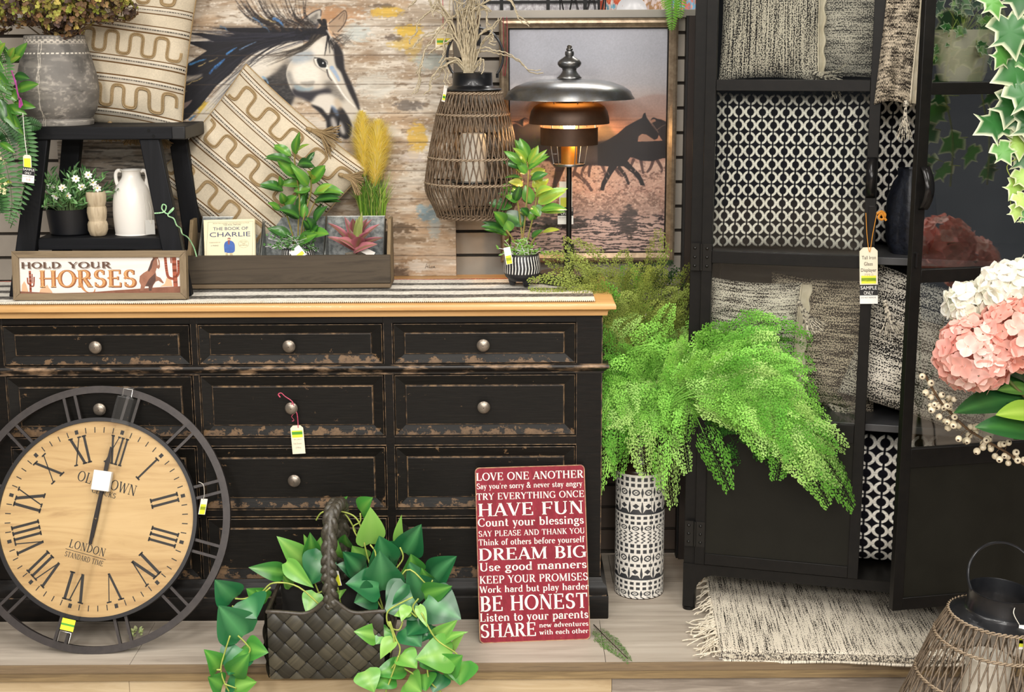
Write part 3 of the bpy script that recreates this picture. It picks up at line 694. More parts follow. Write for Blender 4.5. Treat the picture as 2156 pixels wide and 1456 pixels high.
# ================================================================== PAINTED HORSE PANEL
YP = 4.195
px0, px1 = P(120, 300, YP).x, P(957, 300, YP).x
pzb, pzt = ZT + .0005, 1.84
def horse_canvas():
    c = Canvas(110, -40, 965, 592, .82)
    h, w = c.h, c.w; k = c.k
    n1 = vnoise(h, w, 22, 150, 1, 5, .6); n2 = vnoise(h, w, 5, 70, 2, 4, .6); n3 = vnoise(h, w, 40, 60, 3, 4); fine = vnoise(h, w, 1.6, 26, 4, 2); sp = vnoise(h, w, 3, 6, 11, 3)
    base = hexa('#ad9d8a') * np.ones((h, w, 3))
    def lay(m, col): 
        nonlocal base; base = base * (1 - m[..., None]) + hexa(col) * m[..., None]
    U = c.U[None] * np.ones((h, 1)); Vv = c.Vv[:, None] * np.ones((1, w))
    lay(sstep(.42, .62, n1) * .9, '#d9cfc0'); lay(sstep(.5, .75, n2) * .7, '#e6ded2'); lay(sstep(.55, .75, vnoise(h, w, 18, 90, 6, 5)) * .75, '#9a7f63')
    lay(sstep(.56, .7, n3) * .5, '#c0a383'); lay(sstep(.62, .74, sp) * .55, '#efe9df'); lay(sstep(.64, .74, vnoise(h, w, 3, 14, 19, 4)) * .6, '#6f5a45')
    low = sstep(330, 560, Vv + 60 * (n1 - .5)); lay(low * .55 * sstep(.25, .6, n2), '#a5805c')
    lay(sstep(760, 600, U) * sstep(400, 520, Vv) * .3, '#8d7763')
    left = sstep(420, 330, U) * sstep(260, 330, Vv); lay(left * .55, '#8b847a'); lay(left * sstep(.55, .62, vnoise(h, w, 3, 40, 8, 4)) * .8, '#4e4842')
    for (x, y, rx, ry, col, a) in ((812, 25, 36, 13, '#d8b24e', .9), (862, 66, 30, 16, '#dcb84e', .95), (845, 92, 28, 14, '#d9b860', .7), (870, 88, 20, 40, '#d8b458', .5), (880, 290, 22, 34, '#d6b050', .85), (872, 320, 14, 18, '#d9b75e', .6), (690, 60, 60, 40, '#c08a5c', .55), (700, 30, 80, 20, '#b98a62', .55),
                                (430, 228, 22, 20, '#d8b440', .9), (745, 70, 40, 22, '#c8d2d0', .7), (790, 180, 50, 30, '#d4d4cc', .6), (905, 130, 34, 22, '#b9cdd0', .6), (862, 222, 34, 12, '#6a625c', .75), (830, 80, 20, 8, '#5f5148', .7), (806, 12, 30, 5, '#54483f', .6),
                                (905, 450, 26, 18, '#6f8a98', .8), (890, 440, 18, 12, '#8fa6b0', .8), (915, 478, 14, 30, '#a9b6b8', .6), (870, 330, 26, 14, '#cfc4bd', .8), (842, 480, 40, 12, '#5a4632', .75), (850, 505, 60, 8, '#6b5238', .5), (880, 560, 30, 14, '#d9cfc2', .8), (842, 575, 22, 16, '#4c3a2c', .7), (930, 540, 30, 40, '#c9b6a2', .5)):
        q = ((U - x) / rx) ** 2 + ((Vv - y) / ry) ** 2; lay(sstep(1.15, .35, q + 1.1 * (sp - .5) * 2) * a, col)
    base *= (.88 + .2 * fine)[..., None]
    c.a = base
    H = lambda pts: [(380 + x / 4.492, y / 4.492) for x, y in pts]
    DK, INK = '#15151c', '#20202a'
    # neck and face in cream paint
    c.poly(H([(1150, 380), (980, 380), (820, 430), (690, 510), (590, 610), (480, 720), (380, 830), (270, 960), (170, 1090), (60, 1250), (100, 1437), (700, 1437), (930, 1050), (1000, 1050), (1060, 930), (1110, 760), (1140, 520)]), '#d3cabb', .96, 1.2, True, .25)
    c.poly(H([(900, 400), (740, 480), (640, 600), (700, 720), (840, 640), (960, 500)]), '#e8e2d6', .8, 5, True, .3)
    c.poly(H([(560, 650), (430, 800), (300, 960), (400, 960), (560, 820), (640, 720)]), '#a8a6a4', .6, 5, True, .4)
    c.poly(H([(780, 760), (900, 690), (1000, 610), (1030, 800), (1080, 880), (1075, 930), (1010, 1050), (930, 1048), (850, 960), (760, 840)]), '#2b2a2c', .95, 3.5, True, .15)
    c.poly(H([(860, 700), (960, 600), (1040, 500), (1060, 600), (1010, 720), (950, 780)]), '#5b554f', .55, 4, True, .3)
    face = H([(1330, 350), (1400, 330), (1480, 400), (1535, 540), (1552, 680), (1618, 800), (1678, 960), (1690, 1060), (1650, 1180), (1610, 1290), (1560, 1316), (1508, 1292), (1480, 1310), (1410, 1275), (1384, 1210), (1375, 1140), (1320, 1050), (1240, 975), (1160, 930), (1080, 900), (1030, 810), (1000, 700), (1030, 600), (1110, 520), (1220, 420)])
    c.poly(face, '#cbc3b6', 1, .8, True)
    c.poly(H([(1060, 660), (1150, 560), (1260, 600), (1330, 680), (1300, 780), (1180, 800), (1080, 760)]), '#ece6da', .9, 5, True, .2)
    c.poly(H([(1240, 450), (1330, 380), (1370, 470), (1340, 530), (1260, 520)]), '#ebe4d8', .85, 3, True, .2)
    c.poly(H([(1030, 560), (1150, 480), (1260, 500), (1240, 560), (1110, 600)]), '#7f95ad', .55, 4, True, .3)
    c.poly(H([(1060, 830), (1180, 860), (1300, 850), (1400, 830), (1430, 880), (1300, 900), (1240, 965), (1150, 930), (1070, 900)]), '#23222a', .92, 2.5, True)
    c.poly(H([(1000, 690), (1040, 680), (1080, 780), (1180, 840), (1120, 860), (1040, 800)]), '#8a8884', .8, 2.5, True, .3)
    c.poly(H([(1080, 800), (1180, 830), (1260, 820), (1220, 860), (1100, 850)]), '#86a0ae', .7, 2, True, .3)
    c.poly(H([(1130, 780), (1200, 770), (1270, 765), (1250, 810), (1190, 820)]), '#8b8780', .7, 1.5, True)
    c.poly(H([(1240, 980), (1320, 900), (1420, 900), (1480, 960), (1420, 1080), (1340, 1060)]), '#dcd5ca', .85, 4, True, .2)
    c.poly(H([(1350, 800), (1420, 760), (1500, 850), (1560, 960), (1480, 930), (1400, 860)]), '#4a4642', .6, 4, True, .2)
    c.poly(H([(1470, 400), (1535, 500), (1556, 660), (1622, 800), (1682, 960), (1692, 1050), (1640, 960), (1575, 830), (1520, 690), (1470, 620), (1450, 480)]), '#1d1a1e', .95, 2.2, True)
    c.poly(H([(1230, 990), (1330, 1020), (1400, 1090), (1430, 1010), (1480, 1040), (1510, 1010), (1560, 1060), (1620, 1180), (1606, 1290), (1560, 1316), (1508, 1292), (1480, 1310), (1410, 1275), (1384, 1210), (1375, 1140), (1310, 1060)]), '#18171b', .96, 2, True)
    c.poly(H([(1420, 1130), (1450, 1110), (1490, 1200), (1490, 1270), (1450, 1250)]), '#c9c2bb', .85, 3, True)
    c.poly(H([(1500, 1150), (1530, 1170), (1560, 1260), (1530, 1270), (1505, 1220)]), '#d9d3cc', .85, 2.5, True)
    c.stroke(H([(1500, 1120), (1490, 1200), (1505, 1290)]), 3.5, 2, '#0d0c10')
    c.poly(H([(1450, 950), (1490, 930), (1530, 1010), (1500, 1050), (1470, 1010)]), '#b9a48a', .6, 2.5, True)
    c.poly(H([(1420, 1000), (1460, 1010), (1500, 1080), (1470, 1090)]), '#7f95b4', .6, 2, True)
    c.stroke(H([(1385, 640), (1480, 800), (1560, 920), (1650, 1010)]), 5.5, 2, '#f0ebe2', .95, .2)
    c.stroke(H([(1430, 640), (1470, 700), (1500, 760)]), 9, 5, '#8fa9cc', .85, .3)
    c.stroke(H([(1385, 660), (1400, 720), (1430, 760)]), 3, 1.5, '#2a2728', .9)
    # eye
    c.poly(H([(1270, 545), (1330, 550), (1385, 580), (1392, 625), (1365, 645), (1310, 635), (1285, 600)]), '#f1ece4', .9, .8, True)
    c.poly(H([(1288, 560), (1335, 560), (1375, 585), (1380, 630), (1350, 640), (1310, 625)]), '#101418', 1, .4, True)
    c.stroke(H([(1268, 548), (1320, 552), (1380, 575), (1392, 610)]), 2.2, 1, '#151516'); c.stroke(H([(1260, 560), (1275, 610), (1330, 655), (1390, 690)]), 1.2, .8, '#3a3634', .8)
    c.poly(H([(1340, 590), (1352, 588), (1356, 602), (1344, 604)]), '#ffffff', 1, 0)
    # ears
    c.poly(H([(1095, 290), (1130, 215), (1230, 130), (1322, 92), (1328, 170), (1290, 260), (1220, 330), (1130, 375)]), '#b7b0a6', 1, .8, True)
    c.poly(H([(1120, 290), (1150, 240), (1240, 160), (1300, 130), (1270, 230), (1190, 310)]), '#6f6a64', .9, 2, True, .4)
    c.stroke(H([(1095, 300), (1130, 215), (1230, 130), (1322, 92), (1326, 150)]), 2, 1.6, INK, .9)
    c.poly(H([(1150, 340), (1230, 280), (1300, 200), (1300, 260), (1230, 350)]), '#37343a', .8, 2, True)
    c.poly(H([(1405, 220), (1470, 165), (1550, 100), (1572, 160), (1545, 235), (1490, 300), (1420, 290)]), '#a68f78', .85, 1, True)
    c.stroke(H([(1405, 220), (1470, 165), (1552, 100), (1572, 160), (1545, 235), (1490, 300)]), 1.6, 2, '#3a2f2a', .9); c.stroke(H([(1500, 180), (1550, 120), (1540, 210)]), 2, 1, '#5b4a3e', .7)
    # mane
    rs = random.Random(5)
    mane = H([(1380, 200), (1300, 270), (1100, 262), (880, 258), (640, 262), (430, 262), (270, 262), (420, 280), (530, 330), (440, 345), (200, 310), (30, 312), (180, 340), (320, 395), (180, 390), (30, 395), (160, 440), (250, 480), (130, 560), (0, 650), (-60, 690), (-60, 1120), (0, 1150), (70, 1120), (190, 1000), (330, 820), (480, 690), (590, 560), (700, 480), (830, 410), (960, 385), (1100, 385), (1240, 375), (1400, 330)])
    c.poly(mane, DK, .97, .8, False)
    c.poly(H([(10, 720), (120, 715), (210, 700), (150, 745), (20, 780)]), '#b3a899', .9, 1.5, True); c.poly(H([(0, 990), (70, 960), (110, 945), (70, 1000), (10, 1040)]), '#9c8378', .8, 1, True)
    for i in range(90):
        t = rs.random(); sx, sy = 1280 - 420 * t, 300 + 80 * rs.random(); ex, ey = rs.uniform(-60, 350), rs.choice([rs.uniform(560, 1100), rs.uniform(270, 420)])
        c.stroke(H([(sx, sy), (sx * .55 + ex * .45, sy * .6 + ey * .3 + 40), (ex, ey)]), rs.uniform(1, 4), .4, rs.choice(['#0d0d14', '#1c1d28', '#2a2b38', '#14131a', '#3b3a44']), .8, .4, i)
    for i in range(46):   # loose hair above the poll
        sx, sy = rs.uniform(820, 1290), rs.uniform(225, 290); ex = 470 + (sx - 820) * 1.5 + rs.uniform(-60, 60); ey = rs.uniform(-60, 60)
        c.stroke(H([(sx, sy), ((sx + ex) / 2 - 40, (sy + ey) / 2 + 20), (ex, ey)]), rs.uniform(2, 7), .8, rs.choice(['#211c1c', '#3b2f29', '#5b4636', '#17161a', '#2c2624']), .8, .75, 50 + i)
    for i in range(26):
        c.stroke(H([(1300 + rs.uniform(-60, 60), 330), (1150, 460 + rs.uniform(-30, 30)), (rs.uniform(620, 1000), 560 + rs.uniform(-80, 80))]), rs.uniform(1, 3.5), .5, rs.choice(['#2a2623', '#4a423a', '#1c191a']), .75, .5, 100 + i)
    for i in range(16):
        c.stroke(H([(1340 + rs.uniform(-40, 40), 190), (1390, 320), (1420 + rs.uniform(-60, 80), 440 + rs.uniform(0, 90))]), rs.uniform(2, 6), .8, rs.choice(['#17151a', '#2a2623']), .9, .3, 200 + i)
        c.stroke(H([(1440, 300 + rs.uniform(0, 160)), (1540, 320 + rs.uniform(0, 120)), (1640, 290 + rs.uniform(0, 180))]), rs.uniform(1, 3), .3, '#2a2320', .7, .5, 230 + i)
    c.stroke(H([(1385, 290), (1420, 340), (1410, 380)]), 4, 1.5, '#cfc8c0', .8, .5)
    for x0, y0, x1, y1, col, w in ((330, 640, 415, 560, '#3f78b8', 7), (280, 690, 330, 620, '#3a6fae', 5), (440, 510, 530, 450, '#4a86c4', 5), (90, 610, 240, 560, '#3f7fb6', 5), (560, 470, 720, 395, '#6c88a8', 3), (885, 175, 975, 250, '#4d80bd', 7), (690, 170, 790, 260, '#51759c', 4), (780, 250, 840, 300, '#5b7fa4', 3), (380, 250, 440, 290, '#4b7399', 4), (0, 700, 60, 660, '#3a6795', 4), (90, 1130, 140, 1090, '#4a7aa8', 5), (780, 730, 830, 790, '#86aac8', 5)):
        c.stroke([*H([(x0, y0), ((x0 + x1) / 2 + 8, (y0 + y1) / 2 - 8), (x1, y1)])], w, w * .4, col, .95, .6, int(x0))
    for x0, y0, x1, y1 in ((170, 625, 240, 590), (270, 580, 350, 545), (0, 870, 60, 860), (840, 190, 900, 210), (750, 150, 830, 190), (120, 770, 210, 730), (60, 800, 110, 770), (0, 680, 60, 655)):
        c.stroke(H([(x0, y0), ((x0 + x1) / 2, (y0 + y1) / 2 + 6), (x1, y1)]), 2, 1.2, '#d9bd7a', .95, .5, int(y0))
    # plank joints run through the picture
    for j in range(-1, 11):
        y = 55.6 + (j * 61.2 if j < 4 else 244.8 + (j - 4) * 59.6) ; c.stroke([(100, y + .4), (500, y), (970, y - 1.2)], 1.5, 1.5, '#4a3c30', .85, .3, j + 5)
    return c
hc = horse_canvas()
nu, nv = 640, 500
X = np.linspace(px0, px1, nu); Zc = np.linspace(pzb, pzt, nv)
A = np.zeros((nv, nu, 3)); A[..., 0] = X[None]; A[..., 1] = YP; A[..., 2] = Zc[:, None]
uu, vv = proj_np(A); colr = hc.at(uu, vv)
hp = thing('horse_painting', 'plank panel painted with a grey horse head and flying black mane', 'painting', ((px0 + px1) / 2, YP + .015, ZT))
mb = MB(); mb.grid(A, s2l(np.clip(colr, 0, 1))); mb.build('painted_planks', mat('panel_paint', (1, 1, 1), rough=.75, vcol=True, bump=.2, bscale=(40, 40, 260), ns=1), hp)
mb = MB(); mb.bx(px0, px1, YP + .0006, YP + .024, pzb, pzt); mb.build('backing_board', mat('panel_edge', '#b08a68', '#8f6c4c', .7, ns=20), hp)
sg = MB()
Ms = frame(P(895, 565, YP - .0006), (1, 0, 0), (0, 0, 1))
kk = mpp(895, 565, YP)
for st in ([(0, 0), (3.5, 10), (6, 1)], [(1.5, 4), (7, 4.5)], [(9, 8), (8.5, 1), (13, 1.5)], [(13, 2), (15, 5), (16, 1), (18, 4)], [(18, 1), (20, 5)], [(18, 4.5), (21.5, 1)]):
    sg.tube([Ms @ V((x * kk, 0, z * kk)) for x, z in st], .0005, 4)
sg.build('signature', mat('ink', '#241f1c', rough=.8), hp)

# ================================================================== FRAMED PHOTOGRAPH OF HORSES IN SURF
YS = 4.232
def sea_canvas():
    c = Canvas(1040, 30, 1440, 565, 1.0); h, w = c.h, c.w
    U = c.U[None] * np.ones((h, 1)); Vv = c.Vv[:, None] * np.ones((1, w))
    a = np.zeros((h, w, 3))
    st = [(40, '#bbbcc6'), (120, '#b8b9c2'), (175, '#b8b4b8'), (215, '#b8a49c'), (250, '#c6957a'), (280, '#bd8a70'), (330, '#b7897a'), (345, '#dcb9a6'), (400, '#c9a08e'), (430, '#b28f80'), (470, '#b99a90'), (560, '#cdb0a6')]
    vsx = np.array([s[0] for s in st]); cs = np.array([hexa(s[1]) for s in st])
    for i in range(3): a[..., i] = np.interp(Vv, vsx, cs[:, i])
    a += (vnoise(h, w, 60, 120, 3, 3)[..., None] - .5) * .05
    strat = sstep(.5, .7, vnoise(h, w, 3, 120, 4, 3)) * sstep(222, 245, Vv) * sstep(330, 280, Vv); a = a * (1 - strat[..., None] * .45) + hexa('#8f6655') * strat[..., None] * .45
    c.a = a
    c.poly([(1040, 214), (1090, 185), (1120, 196), (1170, 226), (1190, 246), (1040, 250)], '#8d8991', .55, 3); c.poly([(1240, 222), (1290, 218), (1340, 208), (1365, 200), (1385, 198), (1440, 205), (1440, 252), (1240, 246)], '#a98a80', .6, 2.5)
    spl = vnoise(h, w, 3, 4, 8, 4); spl2 = vnoise(h, w, 9, 16, 9, 4)
    m = sstep(330, 352, Vv) * sstep(470, 430, Vv)
    dk = m * sstep(.52, .66, spl * .55 + spl2 * .45 + .06 * sstep(370, 420, Vv)); c.a = c.a * (1 - dk[..., None] * .75) + hexa('#6e5046') * dk[..., None] * .75
    lt = m * sstep(.58, .68, vnoise(h, w, 3, 5, 15, 4)); c.a = c.a * (1 - lt[..., None] * .6) + hexa('#f0d2bf') * lt[..., None] * .6
    per = np.clip((Vv - 430) / 110, .05, 1)
    wv = vnoise(h, w, 5, 15, 21, 4, .6); wv2 = vnoise(h, w, 10, 60, 22, 3, .5)
    ph = np.log(np.maximum(Vv - 405, 8) / 8) * 30 + (wv - .5) * 9 + (wv2 - .5) * 14 + .012 * U * np.sin(Vv * .05)
    wm = sstep(.30, .62, np.sin(ph) + (vnoise(h, w, 6, 26, 25, 2) - .5) * 1.6) * sstep(432, 462, Vv)
    pk = sstep(440, 480, Vv); c.a = c.a * (1 - pk[..., None]) + pk[..., None] * (hexa('#d3b3a8') * (.92 + .12 * wv2[..., None]))
    c.a = c.a * (1 - wm[..., None] * .92) + hexa('#2d2226') * wm[..., None] * .92
    for x, y, rx, ry in ((1325, 470, 22, 34), (1175, 470, 60, 18), (1090, 470, 40, 14)):
        q = ((U - x) / rx) ** 2 + ((Vv - y) / ry) ** 2; mm = sstep(1.1, .2, q + (wv - .5) * 3) * .85; c.a = c.a * (1 - mm[..., None]) + hexa('#241b1e') * mm[..., None]
    G = lambda pts: [(1100 + x / 4.41, 230 + y / 4.41) for x, y in pts]
    BK = '#1b1416'
    for leg in ([(600, 500), (560, 560), (545, 640)], [(630, 520), (620, 570), (618, 620)], [(740, 520), (760, 570), (770, 610)], [(1100, 470), (1108, 520), (1120, 590)], [(1215, 470), (1190, 540), (1160, 580)], [(1030, 470), (1010, 520)], [(860, 540), (900, 600), (930, 620)], [(1250, 470), (1290, 540), (1290, 580)], [(500, 520), (470, 620)]):
        c.stroke(G(leg), 7, 4.5, '#4a3330', .85)
    c.poly(G([(-200, 260), (-120, 150), (-60, 130), (0, 160), (60, 130), (160, 140), (200, 260), (420, 320), (700, 300), (800, 280), (960, 300), (960, 500), (760, 520), (600, 520), (300, 540), (250, 480), (-40, 460), (-200, 420)]), '#2a1d1c', .95, 1)
    c.poly(G([(690, 200), (720, 160), (790, 140), (850, 220), (900, 260), (760, 300), (690, 280)]), '#6a5a3f', .75, 3, True)
    c.poly(G([(510, 350), (700, 335), (720, 480), (520, 500)]), '#6b625f', .55, 4); c.poly(G([(760, 330), (860, 320), (850, 400), (760, 410)]), '#5b4a46', .6, 4)
    horse = [(1140, 30), (1153, 75), (1190, 130), (1240, 200), (1265, 235), (1255, 270), (1225, 285), (1195, 265), (1150, 235), (1110, 228), (1080, 250), (1070, 300), (1330, 290), (1440, 300), (1440, 450), (1300, 455), (1200, 482), (1100, 476), (1030, 450), (1000, 445), (975, 480), (1040, 550), (1090, 600), (1120, 660), (1140, 710), (1095, 705), (1080, 660), (1030, 600), (940, 530), (880, 530), (830, 600), (770, 700), (755, 755), (722, 750), (735, 680), (775, 600), (800, 530), (700, 520), (700, 330), (800, 280), (880, 230), (960, 160), (1050, 110), (1110, 80), (1125, 40)]
    c.poly(G(horse), BK, .98, .5)
    c.poly(G([(1195, 130), (1240, 110), (1230, 85), (1290, 95), (1345, 120), (1440, 140), (1440, 300), (1300, 290), (1260, 230)]), '#241a1b', .95, .8)
    for i in range(9): c.stroke(G([(1290, 110 + i), (1250 - i * 4, 95 - i * 2), (1215 - i * 3, 80 + i * 3)]), 2, .6, BK, .8)
    for i in range(9): c.stroke(G([(0, 150), (-60 + i * 10, 120 - i * 5), (-110 + i * 30, 110 + i * 3)]), 2.4, .6, BK, .8)
    c.poly(G([(1075, 280), (1095, 240), (1140, 235), (1200, 270), (1230, 290), (1150, 300)]), '#9a7f72', .8, 1, True)
    c.stroke(G([(1160, 75), (1210, 140), (1262, 215)]), 1.6, 1, '#b59a8a', .8); c.stroke(G([(1250, 190), (1300, 155), (1340, 140)]), 1.4, .8, '#a08878', .7)
    c.stroke(G([(480, 590), (540, 630), (600, 690), (640, 750)]), 9, 6, '#5a413b', .95); c.stroke(G([(350, 540), (320, 640), (290, 730)]), 20, 7, '#3a2722', .95); c.stroke(G([(900, 545), (950, 610), (985, 690)]), 8, 5, '#2a1e1e', .95)
    for i in range(60):
        r = random.Random(i); x, y = r.uniform(500, 1300), r.uniform(560, 760); c.stroke(G([(x, y), (x + r.uniform(-30, 30), y - r.uniform(5, 40))]), r.uniform(1, 2.6), .4, '#e8c8b4', .6)
    c.a *= (.95 + .1 * vnoise(h, w, 2, 2, 40, 2))[..., None]
    return c
sc_ = sea_canvas()
q = [P(1052, 40, YS), P(1430, 34, YS), P(1417, 548, YS), P(1053, 553, YS)]
fx0, fx1 = (q[0].x + q[3].x) / 2, (q[1].x + q[2].x) / 2; fz0, fz1 = (q[2].z + q[3].z) / 2, (q[0].z + q[1].z) / 2 - .002
sp_ = thing('framed_seascape', 'framed photograph of dark horses running through surf behind the lamp', 'picture', ((fx0 + fx1) / 2, YS, fz0))
FRAME = mat('bronze_frame', '#a3917a', '#83725e', .30, .55, scale=(1, 1, 1), ns=60, bump=.1); FR_BLK = mat('frame_black', '#141110', rough=.35)
fw = .030
mb = MB()
for (ax, az, bx_, bz) in ((fx0, fz1, fx1, fz1), (fx1, fz1, fx1, fz0), (fx1, fz0, fx0, fz0), (fx0, fz0, fx0, fz1)):
    pass
ringp = [(0, .014), (0, -.006), (.006, -.0105), (.013, -.0115), (.022, -.006), (.0265, -.004), (fw, .002), (fw, .010)]
rings = [[V((fx0 + d, YS + y, fz0 + d)), V((fx1 - d, YS + y, fz0 + d)), V((fx1 - d, YS + y, fz1 - d)), V((fx0 + d, YS + y, fz1 - d))] for d, y in ringp]
for i in range(len(rings) - 1):
    mb.k = 1 if i < 1 or i > 4 else 0; mb.add(rings[i] + rings[i + 1], [(j, (j + 1) % 4, 4 + (j + 1) % 4, 4 + j) for j in range(4)])
mb.build('frame', [FRAME, FR_BLK], sp_, smooth=False)
nu, nv = 400, 560; A = np.zeros((nv, nu, 3)); A[..., 0] = np.linspace(fx0 + fw - .002, fx1 - fw + .002, nu)[None]; A[..., 1] = YS + .008; A[..., 2] = np.linspace(fz0 + fw - .002, fz1 - fw + .002, nv)[:, None]
uu, vv = proj_np(A); mb = MB(); mb.grid(A, s2l(np.clip(sc_.at(uu, vv), 0, 1))); mb.build('print', mat('photo_print', (1, 1, 1), rough=.4, vcol=True), sp_)
mb = MB(); mb.bx(fx0 + .01, fx1 - .01, YS + .010, YS + .016, fz0 + .01, fz1 - .01); mb.build('backing', FR_BLK, sp_)
mb = MB(); mb.bx(fx0 + fw - .003, fx1 - fw + .003, YS + .004, YS + .0055, fz0 + fw - .003, fz1 - fw + .003); mb.build('glazing', glass_mat('picture_glass', (1, 1, 1), .7), sp_)
# two peg hooks under the frame's lower edge carry it on the slatted wall
for xh, lab in ((fx0 + .09, 'small black slatwall peg under the seascape frame, nearest the rattan lantern'), (fx1 - .09, 'small black slatwall peg under the seascape frame, nearest the black cabinet')):
    mb = MB(); mb.tube([(xh, YW + .004, fz0 - .004), (xh, YS - .004, fz0 - .0045), (xh, YS - .010, fz0 + .006)], .003, 6)
    tag(mb.build('peg_hook', FR_BLK, loc=(xh, YW, fz0)), lab, 'hook', 'pegs under the seascape')
for k, u in enumerate((1059.5, 1067)):
    a = P(u, 38, YS - .014); b = P(u - .5 + k, 125, YS - .0135); e = P(u - 4 * k, 160, YS - .0135)
    mb = MB(); mb.tube([a + V((0, .016, .002)), a, (a + b) / 2 + V((.001, -.001, 0)), b, e], .0022, 5, flat=.4)
    tag(mb.build('ribbon', mat('pink_ribbon', '#c8405c', rough=.5), loc=a), ('pink ribbon tied over the seascape frame top, nearest the branches', 'pink ribbon tied over the seascape frame top, inner of the pair')[k], 'ribbon', 'pink ribbons on the frame')
# ================================================================== BLACK STEP STOOL AND WHAT STANDS ON IT
BLKWOOD = wood('black_stained_wood', '#0c0d0f', '#121317', '#1c1d21', 0, 3, 16, .55, .35, spec=.2)
BLKWOODZ = wood('black_stained_leg', '#0c0d0f', '#121317', '#1b1c20', 2, 3, 16, .55, .35, spec=.2)
st = thing('step_stool', 'black wooden step stool with splayed legs and a lower shelf', 'stool', (-1.16, 3.98, ZT))
YSF = 3.87      # front plane of the stool
def q4(pts, y0, y1, mb): mb.prism([(P(u, v, y0).x, P(u, v, y0).z) for u, v in pts], y0, y1)
zb = ZT + .003
ztop0, ztop1 = P(200, 294, YSF).z, P(200, 267, YSF).z
mb = MB(); mb.bx(P(52, 280, YSF).x, P(389, 280, YSF).x, YSF - .004, YSF + .235, ztop0, ztop1); mb.build('seat', BLKWOOD, st, bevel=.003)
for k, (u0, u1, yy) in enumerate(((389, 362, YSF - .006),)):
    mb = MB(); mb.bx(P(362, 280, YSF).x, P(391, 280, YSF).x, YSF - .0062, YSF + .237, ztop0 - .0005, ztop1 + .0006); mb.build('end_cap', mat('end_grain_black', '#17171a', '#0f0f11', .55, ns=30), st, bevel=.003)
def sleg(ut0, ut1, ub0, ub1, y0, dy, dyb):
    a, b = P(ut0, 294, YSF), P(ut1, 294, YSF); c = P(ub1, 528, YSF); d = P(ub0, 528, YSF)
    zt_, f = ztop0 + .001, (ztop0 - zb) / (ztop0 - c.z)
    x0b, x1b = a.x + (d.x - a.x) * f, b.x + (c.x - b.x) * f
    mb = MB(); vs = []
    for (xa, xb, z, yy) in ((x0b, x1b, zb, y0 + dyb), (a.x, b.x, zt_, y0)): vs += [(xa, yy, z), (xb, yy, z), (xb, yy + dy, z), (xa, yy + dy, z)]
    mb.add(vs, [(3, 2, 1, 0), (4, 5, 6, 7), (0, 1, 5, 4), (1, 2, 6, 5), (2, 3, 7, 6), (3, 0, 4, 7)])
    mb.build('leg', BLKWOODZ, st, bevel=.003)
sleg(62, 100, 33, 76, YSF + .002, .03, -.012); sleg(292, 334, 342, 385, YSF + .002, .03, -.012)
sleg(84, 126, 60, 100, YSF + .195, .03, .02); sleg(318, 356, 352, 394, YSF + .195, .03, .012)
zs1, zs0 = P(200, 501, YSF + .01).z, P(200, 526, YSF + .01).z
mb = MB(); mb.bx(P(76, 510, YSF).x, P(341, 510, YSF).x, YSF + .012, YSF + .20, zs0, zs1); mb.build('shelf', BLKWOOD, st, bevel=.002)
mb = MB()
for u, v in ((313, 275), (323, 286.5)):
    p = P(u, v, YSF - .0045); mb.lathe([(.0001, 0), (.0042, 0), (.0042, .0006)], 16, p, Matrix.Rotation(PI / 2, 4, 'X'))
mb.build('screw_hole', mat('hole', '#050505', rough=.9), st)

# grey stoneware vase with dried hydrangeas
YV = YSF + .10; ku = mpp(128, 180, YV); zv = lambda v: pz(v, YV, 128)
cv = P(128, 262, YV); cv.z = ztop1 + .0008
prof = [(66, 262), (68, 261), (69, 252), (66, 248), (71, 240), (79, 222), (83, 195), (83, 180), (80, 155), (74, 130), (68, 108), (64.5, 92), (62.5, 84), (62, 77), (60.5, 74), (55, 73.5), (54, 78), (60, 95), (62, 120)]
z0_ = zv(262)
pr = [(r * ku, cv.z + (zv(v) - z0_)) for r, v in prof]
vz_ = thing('stoneware_vase', 'squat grey weathered stoneware vase standing on the black step stool', 'vase', cv)
nz, nth = 220, 360
Zp = np.array([z for r, z in pr[:16]]); Rp = np.array([r for r, z in pr[:16]])
sarr = np.linspace(0, 15, nz); ii = np.arange(16); rr = np.interp(sarr, ii, Rp); zz = np.interp(sarr, ii, Zp)
sp1 = np.array(spline([(r, z) for r, z in pr[:16]], 16)); tpar = np.linspace(0, len(sp1) - 1, nz); rr = np.interp(tpar, np.arange(len(sp1)), sp1[:, 0]); zz = np.interp(tpar, np.arange(len(sp1)), sp1[:, 1])
th = np.linspace(0, 2 * PI, nth, endpoint=False)
A = np.zeros((nz, nth, 3)); A[..., 0] = cv.x + rr[:, None] * np.cos(th)[None]; A[..., 1] = cv.y + rr[:, None] * np.sin(th)[None]; A[..., 2] = zz[:, None]
hh = (zz - cv.z) / (Zp.max() - cv.z)
n1 = vnoise(nz, nth, 30, 40, 3, 5); n2 = vnoise(nz, nth, 3, 5, 4, 3); n3 = vnoise(nz, nth, 8, 70, 5, 4)
c = hexa('#6f6b66') * (.8 + .4 * n1[..., None]); 
m = sstep(.56, .72, n2 * .5 + n1 * .5) * .5 + sstep(.6, .7, n3) * .25; m = m + (hh < .06)[:, None] * .35
c = c * (1 - m[..., None]) + hexa('#c3bbaf') * m[..., None]
dk = sstep(.55, .7, vnoise(nz, nth, 20, 30, 9, 4)); c *= (1 - .22 * dk[..., None])
TH_, HH = np.meshgrid(th, hh); tw = TH_ + PI / 2 + .17
def band(c, m, col, a=.85): return c * (1 - a * m[..., None]) + hexa(col) * a * m[..., None]
